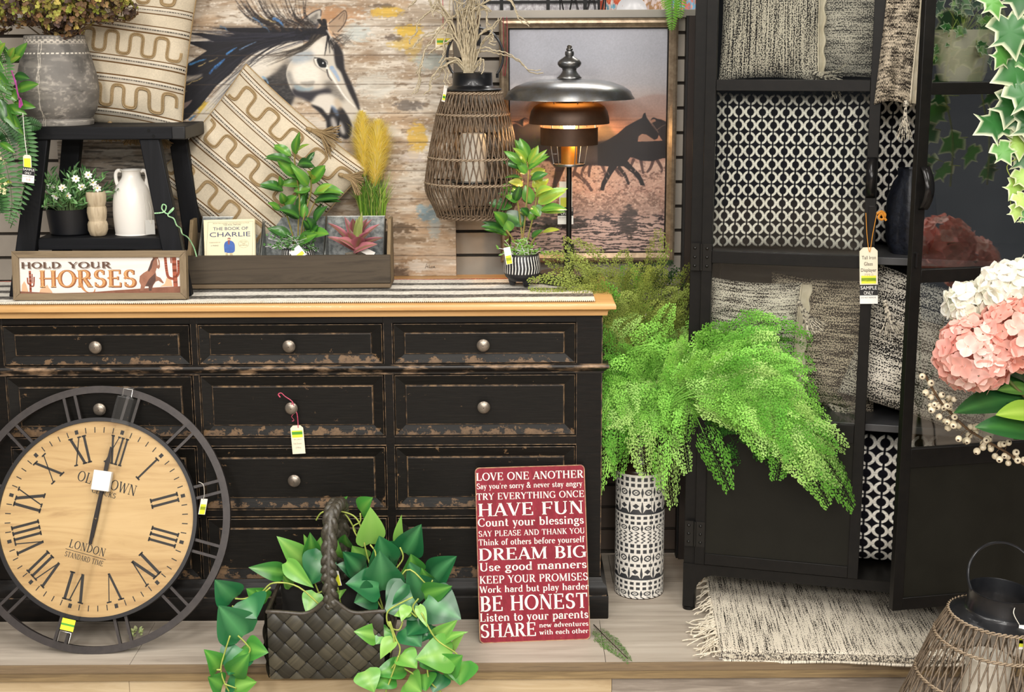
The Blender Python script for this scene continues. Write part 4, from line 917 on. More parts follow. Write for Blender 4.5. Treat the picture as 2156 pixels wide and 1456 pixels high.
zig = np.abs(((TH_ * 16 / PI + (HH - .925) * 26) % 1) - .5) < .16; zig2 = np.abs(((TH_ * 16 / PI - (HH - .925) * 26) % 1) - .5) < .16
c = band(c, ((HH > .915) & (HH < .955) & (zig | zig2)).astype(float), '#cfc6b8'); c = band(c, ((HH > .965) & (HH < .985) & (np.abs((TH_ * 20 / PI) % 1 - .5) < .25)).astype(float), '#bdb4a7', .6)
c = band(c, ((np.abs(HH - .8) < .008) & (np.abs((TH_ * 22 / PI) % 1 - .5) < .3)).astype(float), '#e0d9cc'); c = band(c, (np.abs(HH - .905) < .004).astype(float), '#bfb6a8', .6)
crack = np.minimum(np.abs(np.sin((tw - .02 * np.sin(HH * 21) + .05 * HH) / 2)), np.abs(np.sin((tw + .05 - .1 * HH + .015 * np.sin(HH * 34)) / 2))); c = band(c, (crack < .006).astype(float) * (HH < .93), '#d6cdbf', .75)
mb = MB(); mb.grid(A, s2l(np.clip(c, 0, 1)), closed=True, uv=False); mb.build('body', mat('stoneware', (1, 1, 1), rough=.6, vcol=True, bump=.3, bscale=(160, 160, 160), ns=1), vz_)
mb = MB(); mb.lathe([(r * .999, z) for r, z in pr[15:]], 48, (cv.x, cv.y, 0)); mb.build('mouth', mat('vase_inside', '#3a3734', rough=.8), vz_)
ztopv = pr[15][1]
hy = thing('dried_hydrangeas', 'dried brown and lime green hydrangea bunch in the grey stoneware vase', 'dried flowers', (cv.x, cv.y, ztopv - .02))
random.seed(21)
heads = [(-18, 40, .0), (45, 22, -.03), (110, 30, -.06), (165, 20, -.05), (215, 15, -.02), (250, 5, .0), (75, -15, .02), (190, -20, .03), (20, -10, .03), (130, 50, -.05), (262, 26, .0)]
PET = mat('dried_petal', (1, 1, 1), rough=.7, vcol=True, transl=.25)
mb = MB(); stm = MB()
for hx, hv, dy in heads:
    c0 = P(hx, hv - 6, cv.y + dy); rad = .062 if hx < 240 else .034
    stm.tube([(cv.x + (c0.x - cv.x) * .12, cv.y + dy * .1, ztopv - .015), (cv.x + (c0.x - cv.x) * .5, cv.y + dy * .5, (ztopv + c0.z) / 2 + .01), c0], .002, 5)
    for i in range(170 if rad > .05 else 70):
        d = V((random.gauss(0, 1), random.gauss(0, 1), random.gauss(0, 1))).normalized(); rr_ = rad * rnd(.72, 1.03); p = c0 + V((d.x * rr_, d.y * rr_, d.z * rr_ * .85))
        g_ = random.random(); up_ = d.z * .6 + .45 + rnd(-.3, .3)
        pal = ('#8f9438', '#a9a850', '#c2b860', '#7f7a30') if g_ < up_ else ('#6d5138', '#8a6a48', '#4c3a30', '#9a7f55', '#5c4a44')
        col = vary(S(random.choice(pal)), .25)
        side = d.cross(V((rnd(-1, 1), rnd(-1, 1), rnd(-1, 1)))).normalized(); up2 = d.cross(side)
        for k in range(3):
            a = k * 2 * PI / 3 + rnd(0, .5); dd = side * math.cos(a) + up2 * math.sin(a); s_ = rnd(.0085, .0125)
            leaf(mb, p, p + dd * s_ + d * .003, s_ * 1.05, d, .15, -.1, 'round', 3, col, vary(col, .2))
    for i in range(26):
        d = V((random.gauss(0, 1), random.gauss(0, 1), random.gauss(0, 1))).normalized(); stm.tube([c0, c0 + d * rad * .7], .0007, 3, caps=False)
mb.build('flower_heads', PET, hy, angle=180); stm.build('stems', mat('dry_stem', '#5a4a34', rough=.8), hy)

# potted daisies, stacked wooden cups, white jug on the stool's shelf
YD = YSF + .10; zsh = zs1 + .0008
c0 = P(146, 500, YD); kd = mpp(146, 460, YD); x0 = P(149, 460, YD).x
pd = thing('potted_daisies', 'small white artificial daisies in a black pot on the stool shelf', 'potted plant', (x0, YD, zsh))
hp_ = P(149, 437, YD).z
mb = MB(); mb.lathe([(.001, zsh), (.054, zsh), (.058, zsh + .004), (.0655, hp_ - .002), (.066, hp_), (.063, hp_), (.061, hp_ - .012), (.001, hp_ - .012)], 48, (x0, YD, 0)); mb.build('pot', mat('matt_black_pot', '#111216', rough=.45), pd, angle=30)
LEAFM = mat('leaf_vc', (1, 1, 1), rough=.42, vcol=True, transl=.18)
LEAFG = mat('glossy_leaf_vc', (1, 1, 1), rough=.25, vcol=True, transl=.12, spec=.6)
random.seed(31); mb = MB(); fl_ = MB(); stm = MB(); b0 = V((x0, YD, hp_ - .01))
for i in range(105):
    a = rnd(0, 2 * PI); e = abs(random.gauss(.55, .4)); L = rnd(.06, .125); d = V((math.cos(a) * math.sin(e), math.sin(a) * math.sin(e) * .8, math.cos(e) * .85)).normalized(); tip = b0 + V((math.cos(a) * .04, math.sin(a) * .04, 0)) + d * L
    stm.tube([b0 + V((math.cos(a) * .03, math.sin(a) * .03, 0)), (b0 + tip) / 2 + V((0, 0, .01)), tip], .0009, 4, caps=False)
    for k in range(7):
        t = rnd(.35, 1); p = b0.lerp(tip, t); dd = (d + V((rnd(-1, 1), rnd(-1, 1), rnd(-.6, .8)))).normalized(); col = vary(S(random.choice(('#4d7a44', '#6b9a5a', '#3c6638', '#7fae72'))), .2)
        leaf(mb, p, p + dd * rnd(.018, .03), rnd(.004, .007), V((0, -1, .6)), .2, .2, 'oval', 4, col)
for u, v in ((132, 395), (142, 412), (173, 393), (205, 396), (108, 390), (186, 368), (160, 376), (118, 412), (196, 384)):
    p = P(u, v, YD - .065 + abs(u - 150) * .0005); stm.tube([b0, (b0 + p) / 2 + V((0, -.01, .01)), p], .001, 4)
    for k in range(7):
        a = 2 * PI * k / 7 + u; dd = V((math.cos(a), -.25, math.sin(a) * .9)); leaf(fl_, p, p + dd * .013, .0085, V((0, -1, .3)), .1, .1, 'round', 3, S('#f3f1ec'), S('#fffdf6'))
    fl_.col = S('#d9c04a'); fl_.lathe([(.0025, -.001), (.002, .0015), (.0002, .002)], 8, p + V((0, -.001, 0)), Matrix.Rotation(PI / 2, 4, 'X')); fl_.col = None
mb.build('foliage', LEAFM, pd, angle=180); fl_.build('flowers', mat('white_petal', (1, 1, 1), rough=.6, vcol=True), pd, angle=180); stm.build('stems', mat('pale_stem', '#7d9a64', rough=.6), pd)
YC = YSF + .055; xc = P(205, 460, YC).x; kc = mpp(205, 460, YC); zc = lambda v: zsh + P(205, v, YC).z - P(205, 500, YC).z
cupst = [(.001, 500), (14, 500), (16.5, 498), (20, 488), (20.5, 476), (18.5, 469.6), (17.5, 469), (17.3, 468.4), (19.5, 461), (20.5, 450), (19.5, 441), (18, 438.4), (17.2, 437.8), (17.6, 437), (20, 428), (20.8, 416), (20, 408), (18.8, 407.2), (17.8, 408), (17, 416), (.01, 417)]
t = thing('candle_holder', 'pale carved wooden holder like three stacked cups on the stool shelf', 'candle holder', (xc, YC, zsh))
mb = MB(); mb.lathe([(r * kc, zc(v)) for r, v in cupst], 40, (xc, YC, 0), wob=lambda a, z: 1 + .03 * math.cos(8 * a + z * 90)); mb.build('body', wood('mango_wood', '#b7a487', '#cbbb9f', '#8f7b5f', 2, 8, 5, .55, .3), t, angle=50)
YJ = YSF + .095; xj = P(282, 460, YJ).x; kj = mpp(282, 440, YJ); zj = lambda v: zsh + P(282, v, YJ).z - P(282, 499, YJ).z
jg = thing('jug', 'tall white ceramic jug with two small handles on the stool shelf', 'jug', (xj, YJ, zsh))
jp = [(.01, 499), (37, 499), (39.5, 497), (41, 480), (42, 460), (41.5, 440), (39, 420), (34, 402), (27, 391), (22, 384), (19.5, 378), (19, 372), (20.5, 367), (23, 365), (22, 364), (19, 366), (17, 374), (18, 382)]
mb = MB(); jp2 = [(r * kj, zj(v)) for r, v in jp]; mb.lathe([tuple(x) for x in spline(jp2, 4)], 56, (xj, YJ, 0)); mb.build('body', mat('white_ceramic', '#ebe7e0', rough=.28, spec=.5), jg, angle=60)
for s_, bot in ((-1, 402), (1, 424)):
    pts = [V((xj + s_ * r * kj, YJ - (.0), zj(v))) for r, v in ((20, 368), (27, 366.5), (32, 372), (33, 382), (31, 394), (27.5 if s_ < 0 else 36, bot))]
    mb = MB(); mb.tube(spline(pts, 5), .0052, 8, flat=.8); mb.build('handle', mat('white_ceramic', '#ebe7e0'), jg)
t = thing('price_tag', 'white string tag hanging beside the right side of the white jug', 'tag', P(312, 460, YJ - .045))
mb = MB(); a, b, e = P(304, 405, YJ - .04), P(309, 440, YJ - .046), P(316, 452, YJ - .046)
mb.tube([a, b, P(312, 462, YJ - .046), P(319, 470, YJ - .046), P(318, 440, YJ - .04), P(313, 425, YJ - .035)], .0008, 4); mb.build('string', mat('white_string', '#ded9cf', rough=.9), t)
mb = MB(); M_ = frame(P(316, 478, YJ - .044), (1, .1, 0), (.05, 0, 1)); mb.bx(-.013, .013, -.0004, .0004, -.02, .02, M_); mb.build('card', mat('tag_grey', '#c9c7c0', rough=.7), t)
# ================================================================== HOLD YOUR HORSES SIGN
YB = 3.80
def dist(u, v, y): return P(u, v, y)
tl, br = P(27, 531, YB + .010), P(393, 629, YB)
sx0, sx1 = P(28, 600, YB).x, P(393.5, 600, YB).x; sz1 = P(200, 530, YB).z
szb = ZT + .0056
sgn = thing('horses_sign', 'wood framed western sign reading HOLD YOUR HORSES leaning on the black stool', 'sign', ((sx0 + sx1) / 2, YB, szb))
Ms = frame(((sx0 + sx1) / 2, YB, szb), (1, 0, 0), (0, .12, 1))
hw, hh_ = (sx1 - sx0) / 2, sz1 - szb + .001
k_ = 2 * hw / 366
fwd = 13 * k_
FRW = wood('grey_brown_frame', '#7a684f', '#8d7b60', '#5d4e3b', 0, 5, 18, .6, .3)
for (a, b, c, d) in ((-hw, hw, 0, fwd), (-hw, hw, hh_ - fwd, hh_)):
    mb = MB(); mb.prism([(a, c if c == 0 else d), (b, c if c == 0 else d), (b - fwd, d if c == 0 else c), (a + fwd, d if c == 0 else c)], -.008, .012, Ms); mb.build('frame_rail', FRW, sgn, bevel=.001)
FRWZ = wood('grey_brown_frame_z', '#7a684f', '#8d7b60', '#5d4e3b', 2, 5, 18, .6, .3)
for s_ in (-1, 1):
    mb = MB(); mb.prism([(s_ * hw, 0), (s_ * hw, hh_), (s_ * (hw - fwd), hh_ - fwd), (s_ * (hw - fwd), fwd)], -.008, .012, Ms); mb.build('frame_stile', FRWZ, sgn, bevel=.001)
mb = MB(); mb.bx(-hw + fwd - .001, hw - fwd + .001, .0, .006, fwd - .001, hh_ - fwd + .001, Ms)
mb.build('board', wood('white_washed_board', '#efeae3', '#e2dcd6', '#cfc8c4', 0, 3, 22, .7, .05), sgn)
# picture coordinates: crop pixels (x 140..1325, y 1065..1365) mapped into the board
bx0, bx1, bz0, bz1 = -hw + fwd, hw - fwd, fwd, hh_ - fwd
q2 = lambda x, y: (bx0 + (x - 140) / 1185 * (bx1 - bx0), bz1 - (y - 1068) / 296 * (bz1 - bz0))
def pl(mb, pts, d=-.0004, sm=False):
    p = spline(pts, 5, True) if sm else pts; mb.flat([q2(*x) for x in p], d, Ms)
BRN = mat('sign_brown', '#8a5a45', '#7a4c3a', .7, ns=40); TAN = mat('sign_tan', '#d2ab88', rough=.7); DKB = mat('sign_dark', '#4a342c', '#5e4036', .7, ns=60); RED = mat('sign_cactus', '#a9573c', '#8f4a35', .7, ns=40); ORG = mat('sign_orange', '#b3713c', '#c58a52', .6, scale=(4, 4, 30), ns=6); SHD = mat('sign_letter_dark', '#5f4638', rough=.7); GRY = mat('sign_grey', '#9c9088', rough=.7)
mb = MB(); pl(mb, [(140, 1366), (140, 1345), (240, 1352), (400, 1362), (600, 1358), (700, 1352), (850, 1340), (1000, 1330), (1150, 1318), (1325, 1310), (1325, 1366)]); 
mb.k = 1
for pts in ([(150, 1345), (155, 1290), (172, 1262), (186, 1290), (196, 1335), (200, 1352)], [(280, 1358), (290, 1325), (320, 1312), (340, 1290), (352, 1318), (372, 1345), (378, 1362)], [(1170, 1312), (1205, 1290), (1220, 1240), (1235, 1230), (1250, 1236), (1262, 1310)]): pl(mb, pts, -.0003)
mb.build('desert_ground', [BRN, TAN], sgn, smooth=False)
def cactus(name, label, segs, m):
    mb = MB()
    for pts, w in segs:
        p = spline(pts, 6)
        for i in range(len(p) - 1):
            (x0, y0), (x1, y1) = p[i], p[i + 1]; L = math.hypot(x1 - x0, y1 - y0); nx, ny = -(y1 - y0) / L * w / 2, (x1 - x0) / L * w / 2; e = .4
            pl(mb, [(x0 + nx, y0 + ny), (x0 - nx, y0 - ny), (x1 - nx + (x1 - x0) * e, y1 - ny + (y1 - y0) * e), (x1 + nx + (x1 - x0) * e, y1 + ny + (y1 - y0) * e)], -.0007)
    o = mb.build(name, m, sgn, smooth=False)
cactus('painted_cactus', '', [([(217, 1350), (216, 1185)], 16), ([(219, 1300), (240, 1300), (246, 1230)], 10), ([(216, 1285), (200, 1280), (197, 1235)], 10), ([(230, 1280), (232, 1206)], 8)], RED)
cactus('painted_cactus', '', [([(1285, 1312), (1278, 1068)], 32), ([(1275, 1250), (1235, 1235), (1222, 1180), (1214, 1075)], 20), ([(1288, 1235), (1308, 1200), (1310, 1100)], 18), ([(1256, 1120), (1255, 1068)], 9)], RED)
hb = MB(); pl(hb, [(1022, 1348), (1030, 1300), (1018, 1270), (1024, 1225), (1050, 1200), (1082, 1180), (1098, 1140), (1108, 1105), (1124, 1082), (1122, 1068), (1132, 1072), (1150, 1066), (1162, 1068), (1162, 1082), (1172, 1100), (1174, 1150), (1164, 1168), (1150, 1158), (1140, 1190), (1146, 1225), (1175, 1240), (1200, 1282), (1188, 1284), (1160, 1262), (1140, 1270), (1120, 1300), (1106, 1348), (1088, 1348), (1086, 1310), (1060, 1308), (1048, 1348)], -.0008)
hb.k = 1; pl(hb, [(1098, 1140), (1084, 1180), (1092, 1190), (1112, 1160), (1122, 1110), (1140, 1078), (1122, 1082)], -.001); pl(hb, [(1060, 1308), (1090, 1250), (1138, 1200), (1140, 1262), (1118, 1300), (1106, 1346), (1088, 1346), (1086, 1310)], -.0009)
hb.k = 2; pl(hb, [(1153, 1085), (1160, 1085), (1166, 1130), (1158, 1140)], -.0011)
hb.build('painted_horse', [mat('sign_bay', '#8a5c48', '#9d6c55', .7, ns=50), DKB, mat('sign_blaze', '#d9c9bd', rough=.7)], sgn, smooth=False)
mb = MB()
def word(text, xs, base, cap, d, wt, off=(0, 0), m=0, grow=0):
    mb.k = m
    for (a, b), w_ in zip(xs, text.split()):
        p0, p1 = q2(a + off[0], base + off[1]), q2(b + off[0], base + off[1]); serif(mb, w_, p0[0] - grow, p1[0] + grow, p0[1] - grow, cap / 296 * (bz1 - bz0) + 2 * grow, Ms, d, wt, .08)
word('HOLD YOUR', ((152, 445), (502, 812)), 1158, 50, -.0005, 1.25, (7, 6), 1); word('HOLD YOUR', ((152, 445), (502, 812)), 1156, 50, -.0008, 1.25, (0, 0), 0)
word('HORSES', ((282, 992),), 1312, 140, -.0005, 1.35, (4, 3), 2, .0006); word('HORSES', ((282, 992),), 1311, 138, -.0009, .95, (0, 0), 3); word('HORSES', ((282, 992),), 1311, 138, -.0011, .22, (0, 0), 4)
z_ = spline([(585, 1280), (600, 1318), (630, 1352), (680, 1354), (692, 1328)], 6)
mb.k = 3
for i in range(len(z_) - 1):
    (x0, y0), (x1, y1) = z_[i], z_[i + 1]; w = 22 * (1 - i / len(z_)) + 3; pl(mb, [(x0 - w / 2, y0), (x0 + w / 2, y0), (x1 + w / 2, y1), (x1 - w / 2, y1)], -.0012)
for x in (285, 405, 545, 640, 785, 905):
    for yy in (1240,): pl(mb, [(x - 4, yy), (x + 12, yy - 12), (x + 28, yy), (x + 12, yy + 12)], -.0007)
mb.build('lettering', [SHD, GRY, mat('sign_letter_brown', '#8a5230', rough=.7), ORG, mat('sign_letter_line', '#d8ae78', rough=.7)], sgn, smooth=False)
# ================================================================== PILLOWS
def pillow_fn(W, H, T, pinch=.06, droop=0, seed=0, wr=.006):
    rs = np.random.RandomState(seed); ph = rs.rand(6) * 6.28
    def fn(a, b, side=1):
        a = np.asarray(a, float); b = np.asarray(b, float)
        x = a * W / 2 * (1 - pinch * (1 - b * b)); z = b * H / 2 * (1 - pinch * (1 - a * a))
        t = T / 2 * np.power(np.clip((1 - np.abs(a) ** 3.2) * (1 - np.abs(b) ** 3.2), 0, 1), .55)
        w = wr * (np.sin(5 * a + 3 * b + ph[0]) + np.sin(-4 * a + 6 * b + ph[1]) + .6 * np.sin(11 * a * b + ph[2])) * np.clip(t / (T / 2) * 1.6, 0, 1) * (.4 + np.maximum(np.abs(a), np.abs(b)))
        z = z - droop * (1 - b * b) * 0
        return np.stack([x, -side * (t + w * .8), z], -1)
    return fn
def xf(A, M):
    m = np.array(M); return A @ m[:3, :3].T + m[:3, 3]
def pillow_mesh(fn, M, nu, nv, colour=None):
    mb = MB(); a = np.linspace(-1, 1, nu)[None] * np.ones((nv, 1)); b = np.linspace(-1, 1, nv)[:, None] * np.ones((1, nu))
    mb.grid(xf(fn(a, b, 1), M), colour(a, b) if colour is not None else None); return mb
def pillow_back(fn, M, n=30):
    mb = MB(); a = np.linspace(-1, 1, n)[None] * np.ones((n, 1)); b = np.linspace(-1, 1, n)[:, None] * np.ones((1, n)); mb.grid(xf(fn(a, b, -1), M), None, flip=True); return mb
SEAMS = (.075, .285, .405, .615, .735, .945)
def linen(a, b):
    h, w = a.shape; f = (b + 1) / 2; x = a * 40
    c = np.ones((h, w, 3)) * hexa('#c9bda7'); c *= (.9 + .12 * vnoise(h, w, 2, 2, 3, 2) + .1 * vnoise(h, w, 50, 50, 4, 2))[..., None]
    for s in SEAMS:
        d = f - s; m = np.abs(d) < .022
        c = np.where(m[..., None], hexa('#d6ccba') * .97, c)
        e = np.abs(np.abs(d) - .022) < .004; c = np.where(e[..., None], hexa('#6d5336'), c)
        stt = (np.abs(d) < .0042) & ((x * 1.15) % 1 < .62); c = np.where(stt[..., None], hexa('#1f1b1a'), c)
    return s2l(np.clip(c, 0, 1))
LINEN = mat('linen_vc', (1, 1, 1), rough=.95, vcol=True, spec=.1, bump=.25, bscale=(420, 420, 420), ns=1)
JUTE = mat('jute_cord', '#ae966f', '#8b7350', .9, scale=(60, 60, 60), ns=8, bump=.5)
LINB = mat('linen_plain', '#c9bda7', '#bbad95', .95, ns=50)
def tassel(name, p, d, L, spread, m, root, n=26, seed=0, thick=.0011, nrm=V((0, -1, 0))):
    r = random.Random(seed); mb = MB(); d = V(d).normalized(); sd = d.cross(nrm).normalized()
    mb.tube([p, p + d * L * .08, p + d * L * .16], [.005, .0065, .0055], 8)
    k = p + d * L * .12; mb.tube([k - sd * .006, k + sd * .006], .0058, 6)
    for i in range(n):
        a = r.uniform(-1, 1) * spread; e = r.uniform(-1, 1) * spread * .4; q = (d + sd * a + nrm * (e + .1)).normalized(); ll = L * r.uniform(.82, 1.05); o = p + d * L * .15 + sd * a * .006
        mb.tube([o, o + (d * .6 + q * .4).normalized() * ll * .45, o + q * ll * .9 + V((0, 0, -.008))], thick, 4, caps=False)
    return mb.build(name, m, root, angle=180)
def jute_pillow(label, centre, rot, tilt, W, H, T, seed, tassels):
    M = Matrix.Translation(centre) @ Matrix.Rotation(tilt, 4, 'X') @ Matrix.Rotation(rot, 4, 'Y')
    fn = pillow_fn(W, H, T, .05, seed=seed, wr=.004)
    t = thing('jute_pillow', label, 'cushion', (centre[0], centre[1], centre[2] - H / 2))
    def ridged(a, b, side):
        A = fn(a, b, side); f = (b + 1) / 2; r = sum(np.exp(-((f - s) / .016) ** 2) for s in SEAMS); A[..., 1] -= side * .003 * r; return A
    pillow_mesh(ridged, M, 420, 420, linen).build('front', LINEN, t); pillow_back(fn, M).build('back', LINB, t)
    mb = MB()
    for lo, hi in ((.10, .26), (.43, .59), (.76, .92)):
        s = np.linspace(-.93, .93, 220); ph = s * 2 * PI * 2.55 + lo * 9; mid, am = (lo + hi) / 2, (hi - lo) / 2 * .82
        fz = mid + am * np.tanh(1.25 * np.sin(ph)) / .85; aa = s + .034 * np.sin(2 * ph) * -1
        for off in (-.0036, .0036):
            A = fn(aa, fz * 2 - 1, 1); A[:, 1] -= .0018; dx = np.gradient(A[:, 0]); dz = np.gradient(A[:, 2]); L = np.hypot(dx, dz) + 1e-9
            A[:, 0] += -dz / L * off / 1.6; A[:, 2] += dx / L * off / 1.6; mb.tube([V(p) for p in xf(A, M)], .0026, 5)
    mb.build('cord_trim', JUTE, t)
    mb = MB(); s = np.linspace(-1, 1, 60); e = np.ones(60)
    pts = [V(p) for a, b in ((s, -e), (e, s), (-s, e), (-e, -s)) for p in xf(fn(a, b, 1), M)[:-1]]
    mb.tube(pts, .0028, 5, closed=True); mb.build('piping', JUTE, t)
    for (a, b, d, L, sp_, k) in tassels:
        p = V(xf(fn(np.array([a]), np.array([b]), 1), M)[0]) + V((0, -.004, 0)); tassel('tassel', p, d, L, sp_, JUTE, t, 60, k, .0014)
    return t
k1 = mpp(260, 120, 4.11)
jute_pillow('beige jute corded pillow upright on the black stool behind the grey vase', P(268, 100, 4.118), R(8), R(-8), 270 * k1, 345 * k1, .14, 2, [(-.1, -.97, (-.1, -.3, -1), .05, .9, 1), (.25, -.97, (.2, -.3, -1), .05, .9, 2), (.65, -.97, (.25, -.3, -1), .05, .9, 3)])
k2 = mpp(550, 330, 4.10)
jute_pillow('beige jute corded pillow tilted on its corner behind the wooden tray', P(548, 366, 4.128), R(40.5), R(-6), 335 * k2, 318 * k2, .12, 5, [(.10, .92, (.92, -.25, -.30), .10, .62, 4), (.80, .70, (1, -.25, -.25), .075, .6, 5), (-.98, -.9, (-.1, -.2, -1), .075, .4, 6)])
# ================================================================== WOODEN TRAY WITH METAL BINS
YT = 3.955
TRW = wood('weathered_brown', '#40372c', '#54493b', '#2f271f', 0, 2.2, 12, .7, .45, knots=1.6); TRW2 = wood('weathered_tan', '#7f6c52', '#94805f', '#5d4d3a', 2, 4, 14, .75, .4); TRL = wood('weathered_lip', '#6b5a45', '#7f6c54', '#4a3d2e', 0, 4, 20, .75, .4)
tx0, tx1 = P(394, 575, YT).x, P(822, 575, YT).x; zq = lambda v: P(600, v, YT).z
zb0 = ZT + .0062
tr = thing('wooden_tray', 'long weathered brown wooden tray with upright ends on the runner', 'tray', ((tx0 + tx1) / 2, YT + .06, zb0))
mb = MB(); mb.bx(tx0, tx1, YT, YT + .014, zq(597), zq(538)); mb.build('front_board', TRW, tr, bevel=.0015)
mb = MB(); mb.bx(tx0, tx1, YT - .002, YT + .125, zb0, zq(598)); mb.build('base', TRL, tr, bevel=.0015)
mb = MB(); mb.bx(tx0, tx1, YT + .111, YT + .125, zq(598), zq(500)); mb.build('back_board', TRW, tr, bevel=.0015)
zsd = P(815, 456, YT + .12).z
for x, s in ((tx0, 1), (tx1 - .010, 1)):
    mb = MB(); vs = []
    for xx in (x, x + .010): vs += [(xx, YT + .0145, zq(597)), (xx, YT + .110, zq(597)), (xx, YT + .124, zsd), (xx, YT + .07, zsd), (xx, YT + .0145, zq(535))]
    mb.add(vs, [(0, 1, 2, 3, 4), (9, 8, 7, 6, 5)] + [(i, i + 5, (i + 1) % 5 + 5, (i + 1) % 5) for i in range(5)]); mb.build('end_board', TRW2, tr, bevel=.001)
GALV = mat('galvanized', '#a2a5a3', '#6d7273', .5, .35, scale=(1, 1, 1), ns=90, detail=2, lo=.35, hi=.65)
RIM = mat('galvanized_rim', '#a5a6a2', rough=.35, metal=.9)
zin = zq(597) + .001
for k, (u0, u1, lab) in enumerate(((428, 555, 'galvanized metal bin behind the cream book'), (558, 687, 'galvanized metal bin behind the middle leafy plant'), (690, 811, 'galvanized metal bin behind the burgundy succulent'))):
    x0, x1 = P(u0, 500, YT + .1).x, P(u1, 500, YT + .1).x; ztb = P(600, 456, YT + .106).z; yb, yf = YT + .108, YT + .016; zf = zq(545)
    t = thing('metal_bin', lab, 'bin', ((x0 + x1) / 2, YT + .06, zin), group='galvanized bins in the tray')
    mb = MB(); th_ = .0012
    mb.bx(x0, x1, yb - th_, yb, zin, ztb); mb.bx(x0, x1, yf, yf + th_, zin, zf); mb.bx(x0, x1, yf, yb, zin, zin + th_)
    for x in (x0, x1 - th_): mb.add([(x, yf, zin), (x, yb, zin), (x, yb, ztb), (x, yf, zf), (x + th_, yf, zin), (x + th_, yb, zin), (x + th_, yb, ztb), (x + th_, yf, zf)], [(0, 1, 2, 3), (7, 6, 5, 4), (0, 4, 5, 1), (1, 5, 6, 2), (2, 6, 7, 3), (3, 7, 4, 0)])
    mb.build('sheet', GALV, t)
    mb = MB(); mb.tube([(x0, yf, zf), (x0, yb, ztb), (x1, yb, ztb), (x1, yf, zf)], .0018, 6, closed=True); mb.build('rolled_rim', RIM, t)
    mb = MB(); cx = (x0 + x1) / 2; hr = .022
    if k == 1:
        cx = P(575, 440, yb).x; mb.tube([(cx - .012 + .034 * math.sin(a), yb - .003, ztb - .004 + .026 * math.sin(a * 1.0) + .006) for a in np.linspace(0, 1.5, 12)], .0022, 6)
        mb.build('wire_handle', mat('wire_rust', '#6b5646', rough=.5, metal=.6), t)
# book
YBK = YT + .055
kb = mpp(490, 500, YBK)
Mb = frame(P(484, 541, YBK), (1, 0.04, .015), (.085, .22, 1)); bw, bh = 107 * kb, 96 * kb; z0 = -16 * kb
bk = thing('book', 'cream hardback book titled THE BOOK OF CHARLIE in the left metal bin', 'book', P(484, 556, YBK))
mb = MB(); mb.bx(-bw / 2, bw / 2, .0, .0022, z0, bh * .83, Mb); mb.bx(-bw / 2, bw / 2, .016, .018, z0, bh * .83, Mb); mb.bx(-bw / 2, -bw / 2 + .002, 0, .018, z0, bh * .83, Mb)
mb.build('cover', mat('cream_cover', '#eee3c0', '#e6d9b3', .5, ns=10), bk, bevel=.0006)
mb = MB(); mb.bx(-bw / 2 + .003, bw / 2 - .003, .0022, .016, z0 + .003, bh * .83 - .003, Mb); mb.build('pages', mat('page_edges', '#e9e2d0', rough=.9), bk)
B = lambda x, y: ((x - 415) / 400 * bw, bh * .83 - (y - 780) / 300 * bh * .83 * 1.0)
mb = MB()
def bt(s, x0, x1, y, cap, m): mb.k = m; a = B(x0, y); b = B(x1, y); plain(mb, s, a[0], b[0], a[1], cap / 300 * bh * .83, Mb, -.0006)
bt('THE BOOK OF', 290, 565, 865, 26, 0); bt('CHARLIE', 262, 580, 917, 38, 0)
bt('FROM THE NUMBER ONE BESTSELLING AUTHOR', 290, 575, 814, 8, 1); bt('THE REAL HEROES', 370, 508, 827, 9, 2)
bt('FOREWORD BY', 258, 345, 965, 8, 1); bt('A FRIEND', 268, 330, 990, 9, 2); bt('NEW YORK', 500, 552, 966, 8, 1); bt('TIMES', 512, 540, 980, 8, 1); bt('BESTSELLER', 495, 556, 992, 8, 1)
mb.k = 0
def bp(pts, m, d=-.0006, sm=True): mb.k = m; mb.flat([B(*p) for p in (spline(pts, 4, True) if sm else pts)], d, Mb)
bp([(375, 1040), (372, 985), (382, 960), (400, 950), (412, 945), (428, 950), (446, 962), (456, 985), (455, 1030), (445, 1042), (436, 1046), (400, 1046), (382, 1040)], 3); bp([(402, 930), (420, 930), (424, 945), (412, 955), (400, 946)], 4); bp([(404, 948), (418, 948), (414, 980), (404, 975)], 5, -.0008); bp([(382, 1046), (400, 1046), (402, 1078), (384, 1080)], 6, -.0005, False); bp([(414, 1046), (436, 1046), (440, 1078), (418, 1080)], 6, -.0005, False)
bp([(398, 934), (410, 926), (424, 930), (424, 938), (410, 934)], 5, -.0009)
mb.k = 1
for i in range(28):
    a, b = 2 * PI * i / 28, 2 * PI * (i + 1) / 28; g = lambda t, r: B(526 + r * 41 * math.cos(t), 977 + r * 31 * math.sin(t)); mb.flat([g(a, 1), g(b, 1), g(b, .96), g(a, .96)], -.0006, Mb)
for (xa, ya, xb, yb_) in ((252, 798, 605, 800), (252, 798, 228, 1085), (605, 800, 590, 1085)):
    p, q_ = B(xa, ya), B(xb, yb_); L = math.hypot(q_[0] - p[0], q_[1] - p[1]); nx, ny = -(q_[1] - p[1]) / L * .0003, (q_[0] - p[0]) / L * .0003
    mb.flat([(p[0] + nx, p[1] + ny), (p[0] - nx, p[1] - ny), (q_[0] - nx, q_[1] - ny), (q_[0] + nx, q_[1] + ny)], -.0005, Mb)
INKN = mat('ink_navy', '#2f3a66', rough=.6)
mb.build('printing', [INKN, mat('ink_grey', '#8d8874', rough=.6), mat('ink_dark', '#4c4c50', rough=.6), mat('jacket_blue', '#3f67b2', '#3459a0', .6, ns=80), mat('skin_print', '#e0b79a', rough=.6), mat('print_maroon', '#8a4a4c', rough=.6), mat('print_khaki', '#c4b48a', rough=.6)], bk, smooth=False)

